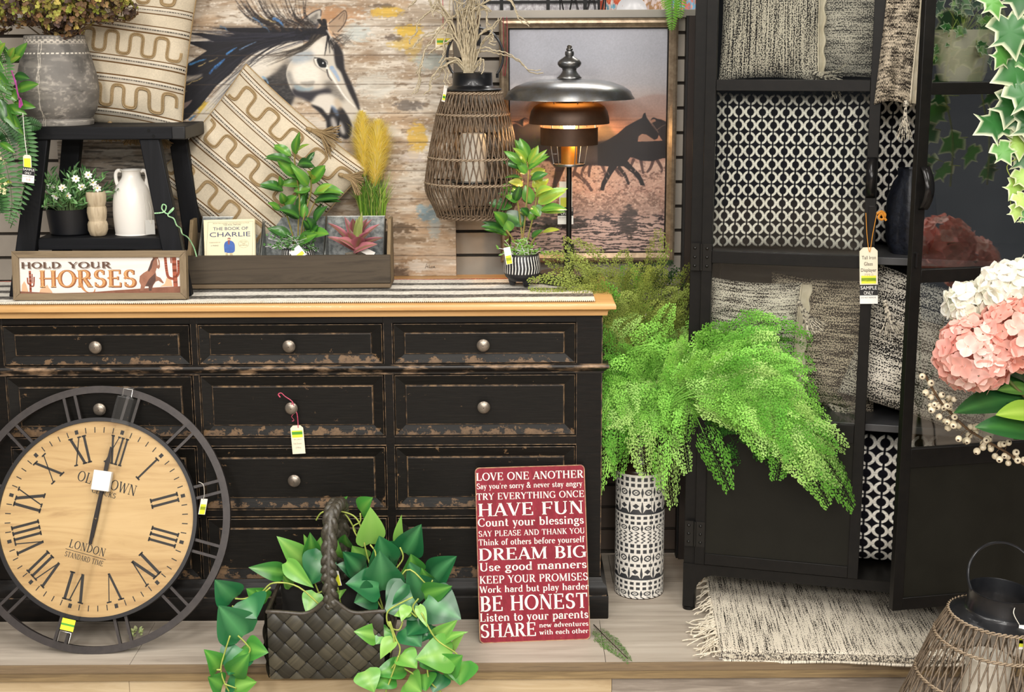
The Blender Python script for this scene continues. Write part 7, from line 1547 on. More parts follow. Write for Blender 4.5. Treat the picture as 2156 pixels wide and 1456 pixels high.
FR = [  # path in photo pixels, depth offset at the tip, width px, colour
 ([(1340, 930), (1330, 780), (1270, 640), (1165, 612)], -.07, 95, OLV), ([(1340, 930), (1335, 760), (1300, 640), (1215, 580)], -.03, 105, OLV), ([(1345, 930), (1340, 740), (1320, 620), (1260, 562)], .0, 100, OLV), ([(1350, 930), (1350, 760), (1365, 640), (1375, 562)], .05, 100, OLV), ([(1350, 930), (1360, 780), (1400, 680), (1440, 600)], .08, 100, OLV), ([(1350, 930), (1370, 800), (1420, 720), (1446, 660)], .05, 80, OLV),
 ([(1340, 930), (1320, 820), (1290, 720), (1275, 640)], -.05, 100, MIDG), ([(1345, 930), (1330, 800), (1340, 700), (1330, 600)], .02, 110, MIDG), ([(1350, 930), (1380, 820), (1430, 740), (1465, 690)], -.02, 90, LIME), ([(1345, 930), (1350, 840), (1370, 760), (1385, 700)], -.06, 90, LIME),
 ([(1335, 930), (1310, 850), (1275, 790), (1260, 720)], -.06, 90, MIDG), ([(1335, 930), (1300, 850), (1260, 820), (1245, 880)], -.10, 100, LIME), ([(1340, 930), (1310, 840), (1265, 830), (1240, 940)], -.12, 105, MIDG), ([(1340, 930), (1320, 830), (1280, 820), (1262, 960)], -.13, 90, LIME), ([(1340, 930), (1330, 820), (1300, 800), (1300, 930)], -.15, 110, YLM), ([(1345, 930), (1345, 820), (1335, 810), (1350, 930)], -.17, 110, LIME), ([(1350, 930), (1370, 810), (1385, 830), (1405, 975)], -.15, 110, LIME), ([(1350, 930), (1390, 800), (1420, 830), (1440, 930)], -.14, 100, YLM), ([(1350, 930), (1390, 800), (1440, 830), (1490, 930)], -.13, 80, LIME), ([(1345, 930), (1300, 870), (1270, 870), (1240, 850)], -.12, 80, LIME),
 ([(1350, 930), (1370, 850), (1380, 790), (1430, 740)], -.12, 100, LIME), ([(1350, 930), (1400, 820), (1440, 780), (1470, 760)], -.10, 100, YLM), ([(1350, 930), (1330, 850), (1320, 770), (1350, 720)], -.10, 90, LIME),
 ([(1352, 930), (1420, 800), (1520, 730), (1640, 760)], -.12, 115, LIME), ([(1352, 930), (1420, 790), (1540, 710), (1620, 700)], -.08, 100, MIDG), ([(1352, 930), (1430, 820), (1560, 760), (1680, 870)], -.16, 115, LIME), ([(1352, 930), (1440, 820), (1600, 780), (1740, 960)], -.18, 120, LIME), ([(1352, 930), (1440, 830), (1610, 820), (1775, 1030)], -.19, 115, MIDG), ([(1352, 930), (1440, 830), (1600, 850), (1730, 1035)], -.20, 120, LIME), ([(1352, 930), (1430, 840), (1580, 830), (1690, 990)], -.21, 110, YLM), ([(1352, 930), (1420, 830), (1530, 790), (1590, 900)], -.19, 110, LIME), ([(1352, 930), (1410, 830), (1500, 770), (1560, 860)], -.16, 110, YLM),
 ([(1352, 930), (1410, 850), (1500, 860), (1555, 960)], -.06, 90, DKG), ([(1352, 930), (1420, 850), (1540, 880), (1610, 960)], -.08, 80, DKG), ([(1352, 930), (1400, 850), (1480, 790), (1520, 760)], -.12, 110, LIME), ([(1352, 930), (1430, 810), (1580, 740), (1700, 850)], -.15, 90, MIDG), ([(1350, 930), (1380, 830), (1440, 800), (1500, 830)], -.14, 100, YLM), ([(1352, 930), (1440, 830), (1580, 800), (1650, 880)], -.20, 110, YLM), ([(1352, 930), (1440, 840), (1620, 860), (1760, 1000)], -.21, 90, YLM), ([(1345, 930), (1330, 870), (1330, 850), (1320, 900)], -.14, 100, YLM), ([(1345, 930), (1360, 870), (1380, 860), (1385, 920)], -.16, 110, LIME)]
random.seed(77); mb = MB(); stm = MB(); kk = mpp(1400, 800, vb.y)
def pt_at(q, t): m = len(q) - 1; j = min(m - 1, int(t * m)); f = t * m - j; return q[j] * (1 - f) + q[j + 1] * f, q[j + 1] - q[j]
for i, (px, d, w, c) in enumerate(FR):
    far = px[-1][0] > 1470; dd = d - (.10 + (px[-1][0] - 1470) / 300 * .10 if far else 0); ex = .42 if far else .8; q = np.array(spline(px, 10)); S3 = lambda uv, t, e=0: P(uv[0], uv[1], vb.y + dd * t ** ex + e)
    spine = [V((vb.x + rnd(-.012, .012), vb.y + rnd(-.012, .012), zn))] + [S3(pt_at(q, t)[0], t) for t in (.3, .5, .65, .8, .92)]; stm.tube(spline([tuple(p) for p in spine], 4), [.0018 - .001 * a / 20 for a in range(21)], 4)
    L = np.abs(np.diff(q, axis=0)).sum(); nsp = max(3, int(L / 92)); back = c in (OLV, DKG)
    for k in range(nsp + 1):
        t = .40 + .46 * k / nsp; p, tg = pt_at(q, min(t, .999)); a0 = math.atan2(tg[1], tg[0])
        for sd in ((0,) if k == nsp else (-1, 1)):
            a = a0 + sd * rnd(.25, .95); ln = rnd(66, 112) * (.85 if back else 1) * (1.05 - .3 * k / nsp) * (1.75 if k == nsp else rnd(.8, 1.25)); ux, uy = math.cos(a), math.sin(a) * .8 + (.16 if not back else -.1); e0, e1 = rnd(-.02, .01), rnd(-.06, .015)
            pts = [S3(p - tg * .5, t, e0), S3((p[0] + ux * ln * .5, p[1] + uy * ln * .5 - 5), t, (e0 + e1) / 2 - .01), S3((p[0] + ux * ln, p[1] + uy * ln + rnd(0, 12) * (not back)), t, e1)]
            frond(mb, pts, rnd(48, 74) * kk, (rnd(-.6, .6), -1, rnd(-.3, .6)), vary(c if rnd(0, 1) < .6 or back else random.choice((LIME, YLM, MIDG)), .12), i + k + sd, rnd(-.6, .6), curl=.35)
mb.build('fronds', FERN, fe, angle=180); stm.build('stems', mat('fern_stem', '#7dbb4c', rough=.6), fe)
# dark green fern in shadow beside the wall, behind
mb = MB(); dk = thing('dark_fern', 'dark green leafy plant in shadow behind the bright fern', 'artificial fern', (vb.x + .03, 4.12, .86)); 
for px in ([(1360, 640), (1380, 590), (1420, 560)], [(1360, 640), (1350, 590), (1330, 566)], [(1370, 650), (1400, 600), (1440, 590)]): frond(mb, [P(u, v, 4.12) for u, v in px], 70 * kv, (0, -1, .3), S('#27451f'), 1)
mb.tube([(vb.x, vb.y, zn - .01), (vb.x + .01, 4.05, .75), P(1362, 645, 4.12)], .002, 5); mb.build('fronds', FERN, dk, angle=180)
# dropped sprig and floret on the platform, cord behind
sg_ = MB(); frond(sg_, [Z(1252, 1316, .004), Z(1275, 1340, .012), Z(1298, 1362, .010), Z(1322, 1386, .006)], .055, (0, -.2, 1), S('#6d9350'), 2, colstem=S('#2c2a1c')); sg_.col = S('#3a3a22'); sg_.tube([Z(1250, 1314, .003), Z(1275, 1340, .012), Z(1322, 1386, .006)], .0012, 5)
tag(sg_.build('fern_sprig', FERN, None, loc=Z(1285, 1350, 0), angle=180), 'fallen fern sprig lying on the platform beside the red board', 'sprig')
fb = MB(); c0 = Z(288, 1335, .012); random.seed(4)
for i in range(40):
    d = V((rnd(-1, 1), rnd(-1, 1), rnd(-.2, 1))).normalized(); p = c0 + d * .012; leaf(fb, p, p + d * .010 + V((rnd(-1, 1), rnd(-1, 1), rnd(0, 1))) * .006, .009, (0, -.5, 1), .2, .1, 'round', 3, vary(S('#b9c48a'), .2))
tag(fb.build('fallen_floret', PET, None, loc=Z(288, 1338, 0), angle=180), 'small pale green fallen floret seen through the clock ring', 'flower')
mb = MB(); mb.tube(spline([P(1302, 915, 4.2), P(1290, 945, 4.2), P(1266, 990, 4.19), P(1262, 1005, 4.18)], 5), .003, 6); mb.tube([P(1262, 1005, 4.18), (P(1262, 1005, 4.18).x - .01, 4.235, .30), (P(1255, 1005, 4.18).x, 4.24, .003)], .003, 6)
tag(mb.build('power_cord', mat('grey_cord', '#8d857a', rough=.6), loc=(P(1262, 1005, 4.18).x, 4.2, 0)), 'grey power cord hanging between the dresser and the patterned vase', 'cord')
# ================================================================== WOVEN BASKET WITH TRAILING LEAVES
yb0 = Z(690, 1427, 0).y; bxl, bxr = Z(570, 1427, 0).x, Z(812, 1425, 0).x; yb1 = yb0 + .20
zr_l = P(590, 1292, yb0).z
bk_ = thing('woven_basket', 'dark brown woven basket with a tall hoop handle on the platform edge', 'basket', ((bxl + bxr) / 2, yb0 + .1, 0))
BASK = mat('basket_vc', (1, 1, 1), rough=.42, vcol=True, spec=.4)
def weave_cols(a, b, seed):
    ia, ib = np.floor(a).astype(int), np.floor(b).astype(int); fa, fb = a - ia, b - ib; top = (ia + ib) % 2 == 0
    u = np.where(top, fa, fb); w = np.where(top, fb, fa)
    h = np.sin(PI * u) ** .5 * .55 + np.sin(PI * w) ** .6 * .45; rs = np.random.RandomState(seed); tb = rs.rand(97, 89); n = tb[ia % 97, ib % 89]
    gap = np.minimum(np.minimum(u, 1 - u), 1.0); c = hexa('#3c382d') * (.66 + .62 * n[..., None]); streak = .9 + .2 * tb[(np.floor(w * 9).astype(int) + ia * 7) % 97, ib % 89]; c = c * streak[..., None] * sstep(-.05, .1, gap)[..., None]
    hole = (np.minimum(u, 1 - u) < .08) & (np.minimum(w, 1 - w) < .10); c = np.where(hole[..., None], hexa('#080706'), c); return h, c
def wall_panel(p0, p1, rimf, nx, nz, out, seed, name):
    p0, p1 = V(p0), V(p1); L = (p1 - p0).length; X = np.linspace(0, 1, nx)[None] * np.ones((nz, 1)); Tz = np.linspace(0, 1, nz)[:, None] * np.ones((1, nx)); H = rimf(X); Zz = Tz * H
    w = .0375; a = (X * L + Zz) / (w * 1.414) + 20.3; b = (X * L - Zz) / (w * 1.414) + 20.1; h, c = weave_cols(a, b, seed)
    bul = .010 * np.sin(PI * Tz * .9) ; A = np.stack([p0.x + (p1.x - p0.x) * X, p0.y + (p1.y - p0.y) * X, Zz + .001], -1) + np.array(out)[None, None] * (h * .0065 + bul)[..., None]; mb = MB(); mb.grid(A, s2l(np.clip(c, 0, 1)), uv=False); return mb.build(name, BASK, bk_, angle=180)
rimF = lambda X: zr_l + .045 * np.exp(-((X - .54) / .13) ** 2) + .006 * np.cos(X * 6); rimS = lambda X: zr_l + 0 * X
wall_panel((bxl, yb0, 0), (bxr, yb0, 0), rimF, 330, 200, (0, -1, 0), 1, 'front_weave'); wall_panel((bxr, yb1, 0), (bxl, yb1, 0), rimF, 200, 120, (0, 1, 0), 2, 'back_weave'); wall_panel((bxl, yb1, 0), (bxl, yb0, 0), rimS, 200, 160, (-1, 0, 0), 3, 'side_weave'); wall_panel((bxr, yb0, 0), (bxr, yb1, 0), rimS, 200, 160, (1, 0, 0), 4, 'side_weave')
mb = MB(); mb.bx(bxl, bxr, yb0, yb1, .0005, .004); mb.build('bottom', mat('basket_in', '#17130f', rough=.8), bk_)
mb = MB(); lining = .004
for q in (((bxl + lining, yb0 + .003), (bxr - lining, yb0 + .003), rimF), ((bxl + lining, yb1 - .003), (bxr - lining, yb1 - .003), rimF)):
    n = 30; xs = np.linspace(q[0][0], q[1][0], n); t_ = (xs - bxl) / (bxr - bxl); A = np.zeros((2, n, 3)); A[..., 0] = xs; A[..., 1] = q[0][1]; A[0, :, 2] = .004; A[1, :, 2] = q[2](t_) - .002; mb = MB(); mb.grid(A, None, uv=False); mb.build('lining', mat('basket_in', '#17130f'), bk_)
RIMM = mat('basket_rim', '#322c24', '#463e33', .42, scale=(30, 30, 30), ns=4, bump=.3)
mb = MB(); pts = []
for i in range(40): t_ = i / 39; pts.append((bxl + (bxr - bxl) * t_, yb0 - .004, float(rimF(np.array(t_))) + .002))
for i in range(1, 12): pts.append((bxr + .003, yb0 + (yb1 - yb0) * i / 11, zr_l + .002))
for i in range(1, 40): t_ = 1 - i / 39; pts.append((bxl + (bxr - bxl) * t_, yb1 + .003, float(rimF(np.array(t_))) + .002))
for i in range(1, 11): pts.append((bxl - .003, yb1 + (yb0 - yb1) * i / 11, zr_l + .002))
mb.tube(pts, .0055, 8, closed=True); mb.build('rim', RIMM, bk_)
# braided hoop handle from the front middle to the back middle
hxm = P(697, 1250, yb0).x; ztop_h = P(712, 1062, yb0 + .09).z; rz = float(rimF(np.array(.54)))
hp_pts = [(hxm, yb0 + .002, rz - .02), (hxm - .004, yb0 + .004, rz + .05), (hxm - .004, yb0 + .015, rz + .11), (hxm, yb0 + .045, ztop_h - .018), (hxm + .008, yb0 + .085, ztop_h), (hxm + .012, yb0 + .13, ztop_h - .012), (hxm + .012, yb0 + .17, ztop_h - .055), (hxm + .010, yb1 - .01, rz + .06), (hxm + .006, yb1 - .002, rz - .02)]
hsp = spline(hp_pts, 14); mb = MB(); nP = len(hsp)
mb.tube(hsp, .0145, 10)
for st_ in range(3):
    out = []
    for i in range(nP):
        a = V(hsp[max(i - 1, 0)]); b = V(hsp[min(i + 1, nP - 1)]); T = (b - a).normalized(); N = T.cross(V((1, 0, 0))).normalized(); B_ = T.cross(N); ph = i * .40 + st_ * 2 * PI / 3; out.append(V(hsp[i]) + B_ * (.0122 * math.sin(ph)) + N * (.0085 * math.sin(2 * ph)) )
    mb.tube(out, .0098, 8, flat=.8)
mb.build('braided_handle', mat('basket_braid', '#35312a', '#4a463b', .4, scale=(40, 40, 40), ns=4, bump=.3), bk_, angle=180)
price_tag('white and yellow price tag hanging behind the basket handle', 711, 1217, yb0 + .03, 12, 32, R(-14), [(.25, .98, '#e4e83c')], cut=False, back='#e9e6de', yaw=R(-30), string=('#c9c4ba', [P(704, 1180, yb0 + .02), P(708, 1194, yb0 + .028), P(708, 1202, yb0 + .03)]))
po = thing('trailing_pothos', 'glossy green heart leaved artificial vine spilling out of the woven basket', 'artificial plant', ((bxl + bxr) / 2, yb0 + .1, .01))
f3 = lambda x, y: (420 + x / 3.34, 1020 + y / 3.34)
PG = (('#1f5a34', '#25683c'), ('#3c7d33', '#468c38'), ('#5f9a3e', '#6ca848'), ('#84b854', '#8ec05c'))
PO = [(1135, 190, 1215, 90, 120, 1, .06), (1000, 170, 1035, 82, 66, 1, .06), (1195, 415, 1205, 160, 150, 3, .03), (1410, 450, 1415, 215, 74, 3, .05), (1450, 480, 1560, 280, 150, 0, .03), (1300, 560, 1265, 360, 170, 0, .02), (1400, 520, 1300, 400, 130, 0, .05), (1290, 740, 1270, 470, 210, 0, -.02), (1480, 640, 1490, 490, 150, 1, .0), (1590, 790, 1470, 540, 160, 0, .0), (1630, 680, 1800, 500, 170, 0, .02), (1620, 660, 1560, 590, 70, 1, .0), (1580, 770, 1775, 715, 110, 1, -.03), (1600, 800, 1840, 945, 210, 0, -.04), (1260, 720, 1030, 690, 180, 0, -.04), (1230, 760, 1090, 830, 150, 0, -.05), (1500, 790, 1300, 890, 200, 0, -.06), (1440, 690, 1310, 860, 120, 0, -.05),
      (1130, 600, 1010, 470, 120, 0, .04), (1160, 610, 970, 560, 120, 0, .05), (1150, 540, 1075, 430, 110, 2, .05), (1050, 440, 1020, 350, 110, 1, .06), (960, 500, 970, 400, 90, 2, .06), (860, 540, 850, 370, 110, 2, .06), (745, 555, 548, 365, 120, 2, .04), (790, 520, 780, 340, 100, 1, .05), (800, 530, 735, 350, 60, 2, .05), (870, 480, 770, 710, 170, 0, .02), (720, 560, 600, 620, 120, 0, .05), (610, 545, 800, 725, 90, 2, .0), (600, 620, 345, 580, 95, 1, .05), (640, 720, 590, 640, 50, 2, .03), (820, 760, 750, 905, 110, 2, -.03), (1000, 740, 985, 800, 60, 2, .0),
      (240, 800, 110, 670, 150, 0, -.06), (310, 1060, 135, 850, 200, 0, -.09), (330, 800, 400, 940, 190, 0, -.07), (450, 800, 330, 730, 100, 1, -.03), (480, 800, 400, 740, 70, 1, -.03), (330, 1140, 480, 1180, 120, 1, -.1), (290, 1150, 200, 1340, 170, 0, -.1), (270, 1180, 345, 1200, 90, 1, -.1), (230, 1330, 350, 1190, 110, 1, -.12), (130, 1295, 40, 1160, 110, 1, -.12), (160, 1415, 60, 1350, 110, 1, -.12), (250, 1420, 400, 1385, 110, 2, -.12), (210, 1350, 320, 1400, 140, 0, -.1),
      (1250, 1060, 1090, 1030, 100, 2, -.09), (1330, 1010, 1240, 1120, 100, 1, -.08), (1360, 1080, 1270, 1225, 80, 3, -.1), (1440, 1010, 1560, 1140, 140, 0, -.07), (1560, 960, 1460, 1060, 120, 0, -.06), (1640, 990, 1560, 1100, 110, 0, -.05), (1520, 950, 1600, 1060, 150, 0, -.05), (1640, 1110, 1810, 950, 90, 2, -.07), (1700, 1100, 1880, 1030, 50, 2, -.08), (1770, 1160, 1860, 1040, 40, 3, -.08), (1780, 1190, 1520, 1220, 190, 2, -.1), (1420, 1190, 1530, 1290, 120, 2, -.1), (1850, 1240, 1830, 1410, 170, 1, -.1), (1700, 1300, 1850, 1200, 140, 1, -.1), (1580, 1330, 1590, 1450, 130, 1, -.1), (1440, 1290, 1220, 1330, 110, 1, -.09), (1460, 1380, 1560, 1460, 150, 2, -.11), (1160, 1310, 1230, 1456, 130, 2, -.12), (1350, 1340, 1230, 1430, 120, 1, -.1), (1700, 1330, 1640, 1460, 120, 0, -.09), (1600, 1190, 1700, 1310, 120, 1, -.09), (1480, 880, 1370, 920, 60, 3, -.08), (1460, 850, 1420, 960, 60, 3, -.09), (1540, 850, 1600, 1000, 50, 3, -.08), (1690, 1160, 1600, 1240, 110, 2, -.1)]
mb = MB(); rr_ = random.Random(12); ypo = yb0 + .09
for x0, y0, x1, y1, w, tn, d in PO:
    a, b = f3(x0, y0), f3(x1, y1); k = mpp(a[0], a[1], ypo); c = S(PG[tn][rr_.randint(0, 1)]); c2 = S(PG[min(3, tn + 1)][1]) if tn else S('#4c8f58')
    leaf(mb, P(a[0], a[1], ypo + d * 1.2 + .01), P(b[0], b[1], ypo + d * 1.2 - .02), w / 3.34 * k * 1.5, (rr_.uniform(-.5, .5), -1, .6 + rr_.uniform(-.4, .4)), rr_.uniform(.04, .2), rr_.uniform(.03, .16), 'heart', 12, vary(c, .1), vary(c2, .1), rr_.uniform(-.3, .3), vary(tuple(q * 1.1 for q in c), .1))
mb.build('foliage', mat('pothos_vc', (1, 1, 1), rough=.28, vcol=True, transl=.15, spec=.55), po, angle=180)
mb = MB(); yst = yb0 + .06
for pts, d in (([(1300, 900), (1200, 700), (1240, 500), (1200, 420)], 0), ([(1300, 900), (1350, 650), (1430, 520), (1410, 440)], 0), ([(1100, 330), (1050, 240), (1000, 180)], .05), ([(1300, 900), (1180, 500), (1120, 260), (1010, 190), (870, 190), (820, 250)], .03), ([(1130, 200), (1130, 260), (1080, 300), (1130, 400)], .03), ([(1300, 900), (1450, 600), (1600, 700), (1640, 670)], -.02), ([(900, 900), (700, 720), (520, 690), (430, 760), (320, 800), (250, 800)], -.05), ([(500, 720), (400, 800), (270, 870), (230, 850)], -.06), ([(215, 1060), (180, 1170), (150, 1290), (175, 1390), (210, 1456)], -.11), ([(270, 1060), (330, 1120), (350, 1180), (230, 1330)], -.11), ([(150, 1300), (120, 1300)], -.12), ([(175, 1400), (260, 1430)], -.12),
                ([(1500, 790), (1380, 850), (1320, 900), (1330, 990), (1400, 1020), (1430, 960)], -.08), ([(1540, 800), (1500, 860), (1530, 930), (1470, 880)], -.08), ([(1340, 960), (1380, 1080), (1410, 1150), (1390, 1230), (1350, 1290)], -.1), ([(1330, 960), (1370, 1100), (1340, 1180)], -.1), ([(1400, 1200), (1370, 1290), (1330, 1400), (1310, 1456)], -.11), ([(1560, 900), (1660, 1080), (1800, 1180), (1850, 1250)], -.09), ([(1600, 1280), (1620, 1380), (1700, 1456)], -.1), ([(900, 900), (800, 650), (820, 520)], .02), ([(1000, 900), (960, 700), (860, 750), (820, 770)], 0), ([(1440, 1290), (1520, 1350), (1480, 1420)], -.1)):
    mb.tube(spline([P(*f3(x, y), ypo + d * 1.2) for x, y in pts], 5), .0022, 5)
for s_ in (.3, .5, .7): mb.tube(spline([(bxl + (bxr - bxl) * s_, yb0 + .1, .008), (bxl + (bxr - bxl) * s_, yb0 + .1, .1), P(*f3(1300, 900), ypo) if s_ > .4 else P(*f3(900, 900), ypo)], 4), .003, 5)
mb.build('vines', mat('vine_stem', '#b3bf5c', '#8a9a44', .5, ns=30), po, angle=180)
# ================================================================== BLACK IRON AND GLASS CABINET
TH = R(16); F0 = V((.488, 3.825, 0))
cab = thing('display_cabinet', 'tall black iron cabinet with glass doors, the right door ajar', 'cabinet', F0, -TH)
XC = cab.matrix_basis.copy()
def C(u, v, n=0.0):
    en = XC.to_3x3() @ V((0, -1, 0)); d = ray(u, v); b = F0 + en * n; p = O + d * ((b - O).dot(en) / d.dot(en)); q = XC.inverted() @ p; return q
IRN = mat('cabinet_iron', '#0f0e0d', '#151311', .42, .05, spec=.25, scale=(5, 5, 5), ns=10, bump=.06); IRNP = mat('cabinet_panel', '#191813', '#1c1b16', .45, .05, spec=.2, ns=12); IRI = mat('cabinet_inside', '#131213', rough=.5); SHF = mat('shelf_edge', '#4c4c4e', rough=.4, metal=.3)
CG = glass_mat('cabinet_glass', (.97, .98, .97), .9); CG2 = glass_mat('door_glass', (.95, .97, .97), 4.0, .012)
WC, DC, HCAB = 1.005, .385, 1.96
def cb_(name, boxes, m, root=cab, bevel=.0015, M=None, seg=2):
    mb = MB(); mb.M = M or XC
    for b in boxes: mb.bx(*b)
    return mb.build(name, m, root, bevel=bevel, seg=seg)
pw = .030
for x0 in (-.004, WC - pw):
    for y0 in (0, DC - pw): cb_('post', [(x0, x0 + pw + (.004 if x0 < 0 else 0), y0, y0 + pw, .012, HCAB)], IRN)
cb_('top', [(-.004, WC, 0, DC, HCAB - .03, HCAB)], IRN)
cb_('back_panel', [(.02, WC - .02, DC - .006, DC - .003, .12, HCAB - .03)], IRI)
for x in (.004, WC - .008): cb_('side_panel', [(x, x + .004, .02, DC - .02, .12, HCAB - .03)], IRI)
# bottom rail with curved brackets
mb = MB(); mb.M = XC; zt_, zb_ = .142, .112
arc = [(pw * .95 + .055 * (1 - math.cos(a)) - .0, .045 + (zb_ - .045) * math.sin(a)) for a in np.linspace(0, PI / 2, 10)]
pts = [(-.004, zt_), (-.004, .012), (.026, .012), (.028, .045)] + [(x, z) for x, z in arc[1:]] + [(WC - x, z) for x, z in arc[::-1]] + [(WC - .026, .045), (WC - .026, .012), (WC, .012), (WC, zt_)]
mb.prism(pts, -.004, .006); mb.build('base_rail', IRN, cab, bevel=.001)
cb_('floor_plate', [(0, WC, .006, DC, .128, .142)], IRN)
for x in (.012, WC - .016):
    for y in (.014, DC - .014):
        mb = MB(); mb.M = XC; mb.lathe([(.001, 0), (.017, 0), (.018, .003), (.017, .009), (.010, .012), (.001, .012)], 24, (x, y, 0)); mb.build('foot', IRN, cab)
for z in (.555, 1.010, 1.463):
    cb_('shelf', [(.012, WC - .012, .030, DC - .008, z, z + .020)], [SHF][0])
def door(root, M, w, gl, name):
    """iron door from local x 0 to w, z .142 to HCAB-.03: solid below, three panes above"""
    T0, T1 = -.012, .010; z0, z1 = .145, HCAB - .034; sw = .028; dr_ = D.objects.new(name, None); COL.objects.link(dr_); dr_.parent = root; dr_.empty_display_size = .05
    def b(n, bs, m, bev=.0012): return cb_(n, bs, m, dr_, bev, M)
    # the door is a part; its members are sub-parts in world-aligned coordinates of the cabinet
    b('stile', [(0, sw, T0, T1, z0, z1)], IRN); b('stile', [(w - sw, w, T0, T1, z0, z1)], IRN)
    for za_, zb__ in ((z0, .178), (.528, .578), (1.004, 1.037), (1.461, 1.490), (z1 - .03, z1)): b('rail', [(sw, w - sw, T0 + .0015, T1 - .001, za_, zb__)], IRN)
    b('lower_panel', [(sw - .004, w - sw + .004, T0 + .006, T1 - .008, .174, .532)], IRNP, .001)
    for za_, zb__ in ((.578, 1.004), (1.037, 1.461), (1.490, z1 - .03)): b('glass_pane', [(sw - .004, w - sw + .004, -.0015, .0015, za_ - .004, zb__ + .004)], gl, 0)
    mb = MB(); mb.M = M
    for za_, zb__ in ((.178, .528),):
        for q in ((sw, sw + .0012), (w - sw - .0012, w - sw)): mb.bx(q[0], q[1], T0 + .002, T0 + .007, za_, zb__)
    mb.build('panel_bead', IRN, dr_)
    return dr_
def hinge(dr_, M, x, z):
    mb = MB(); mb.M = M
    mb.bx(x - .028, x - .004, -.0155, -.012, z - .037, z + .037); mb.bx(x + .004, x + .028, -.0155, -.012, z - .037, z + .037); mb.tube([(x, -.015, z - .036), (x, -.015, z + .036)], .0045, 8)
    for sx in (-.017, .016):
        for dz in (-.024, 0, .024): mb.lathe([(.0045, 0), (.0042, .0015), (.0025, .003), (.0002, .0035)], 10, M=Matrix.Translation((x + sx, -.0155, z + dz)) @ Matrix.Rotation(PI / 2, 4, 'X'))
    mb.build('hinge', mat('hinge_iron', '#232220', rough=.3, metal=.5), dr_)
def pull(dr_, M, x, z0, z1):
    mb = MB(); mb.M = M; n = 14; A = np.zeros((n, 2, 3)); t_ = np.linspace(0, 1, n); prof = -.014 - .030 * np.sin(PI * np.clip(t_ * 1.0, 0, 1)) ** .8
    for j, xx in enumerate((x - .012, x + .012)): A[:, j, 0] = xx; A[:, j, 1] = prof; A[:, j, 2] = z0 + (z1 - z0) * t_
    mb.grid(A, None, uv=False); o = mb.build('pull_handle', mat('pull_iron', '#2b2a2a', rough=.22, metal=.6), dr_, angle=180); s_ = o.modifiers.new('thickness', 'SOLIDIFY'); s_.thickness = .003
MD = XC @ Matrix.Translation((.028, 0, 0)); d1 = door(cab, MD, .450, CG, 'door'); d1['label'] = 'closed left door'
for z in (1.020, .235, 1.86): hinge(d1, MD, 0.0, z)
pull(d1, MD, .436, 1.19, 1.295)
mb = MB(); mb.M = MD; mb.bx(.432, .452, -.0135, .012, 1.06, 1.17); mb.build('latch_plate', mat('pull_iron', '#2b2a2a'), d1, bevel=.001)
HS, DW, PHI = .972, .452, R(27)
MD2 = XC @ Matrix.Translation((HS, 0, 0)) @ Matrix.Rotation(PHI, 4, 'Z') @ Matrix.Translation((-DW, 0, 0)); d2 = door(cab, MD2, DW, CG2, 'door'); d2['label'] = 'right door standing ajar'
pull(d2, MD2, .022, 1.185, 1.29)
mb = MB(); mb.M = MD2; mb.tube([(.010, -.020, 1.045), (.010, -.020, 1.080)], .003, 6)
for z in (1.047, 1.078): mb.tube([(.010, -.010, z), (.010, -.021, z)], .0035, 6)
mb.build('bolt', mat('pull_iron', '#2b2a2a'), d2)
for z in (1.020, .235): hinge(d2, XC, HS + .004, z)
# --- cushions inside
def knit(name, ca, cb2, fx, fz, thr, wd, rot=0):
    t = NT(name); t.set(.95, 0, .1); tc = t.new('ShaderNodeTexCoord'); mp = t.new('ShaderNodeMapping'); mp.inputs['Rotation'].default_value = (0, 0, rot); t.link(tc.outputs['UV'], mp.inputs[0])
    def sc(a, b): m = t.new('ShaderNodeMapping'); m.inputs['Scale'].default_value = (a, b, 1); t.link(mp.outputs[0], m.inputs[0]); return m.outputs[0]
    st_ = t.noise(sc(fx * .16, fz), 1, 3, .55); st2 = t.noise(sc(fx * .5, fz * .22), 1, 3, .6); kn = t.noise(sc(fx * 9, fz * 1.25), 1, 1, .5)
    f = t.math('ADD', t.math('ADD', t.math('MULTIPLY', st_, .42), t.math('MULTIPLY', st2, .20)), t.math('MULTIPLY', kn, .56))
    c = t.ramp(f, [(thr - wd, S(ca)), (thr + wd, S(cb2))]); t.base(c); t.bump(t.noise(sc(fx * 9, fz * 1.25), 1, 2, .6), .5, .003); return t.m
KN1 = knit('knit_cream', '#242120', '#e8e0d0', 12, 74, .578, .034); KN2 = knit('knit_dark', '#241f1c', '#d0c2ac', 12, 70, .60, .036); KN3 = knit('knit_grey', '#242222', '#dcd5c7', 11, 70, .585, .034); KNG = knit('knit_pale', '#4c4a47', '#cfc8ba', 13, 80, .58, .04)
CRM = mat('cream_backing', '#d9cfba', '#cbbfa6', .9, scale=(8, 8, 8), ns=6, bump=.2); YRN = mat('two_tone_yarn', '#cfc6b4', '#3a3532', .9, ns=160, lo=.5, hi=.56); YRNC = mat('cream_yarn', '#ddd4c2', '#c4b9a3', .9, ns=120)
def xo_cols(nx, nz):
    def f(a, b):
        p = ((a + 1) / 2 * nx); q = ((b + 1) / 2 * nz); p = p - np.floor(p) - .5; q = q - np.floor(q) - .5
        d = (np.abs(p / .50) ** 1.7 + np.abs(q / .47) ** 2.0) ** (1 / 1.85); m = sstep(.60, .66, d) * sstep(1.05, .99, d) * sstep(.055, .085, np.abs(p)); h, w = a.shape
        kn_ = .84 + .3 * vnoise(h, w, 1.3, 4, 3, 2); c = hexa('#141318') * (.7 + .6 * vnoise(h, w, 1.5, 12, 4, 2))[..., None]; c = c * (1 - m[..., None]) + (hexa('#f2ede2') * kn_[..., None]) * m[..., None]; return s2l(np.clip(c, 0, 1))
    return f
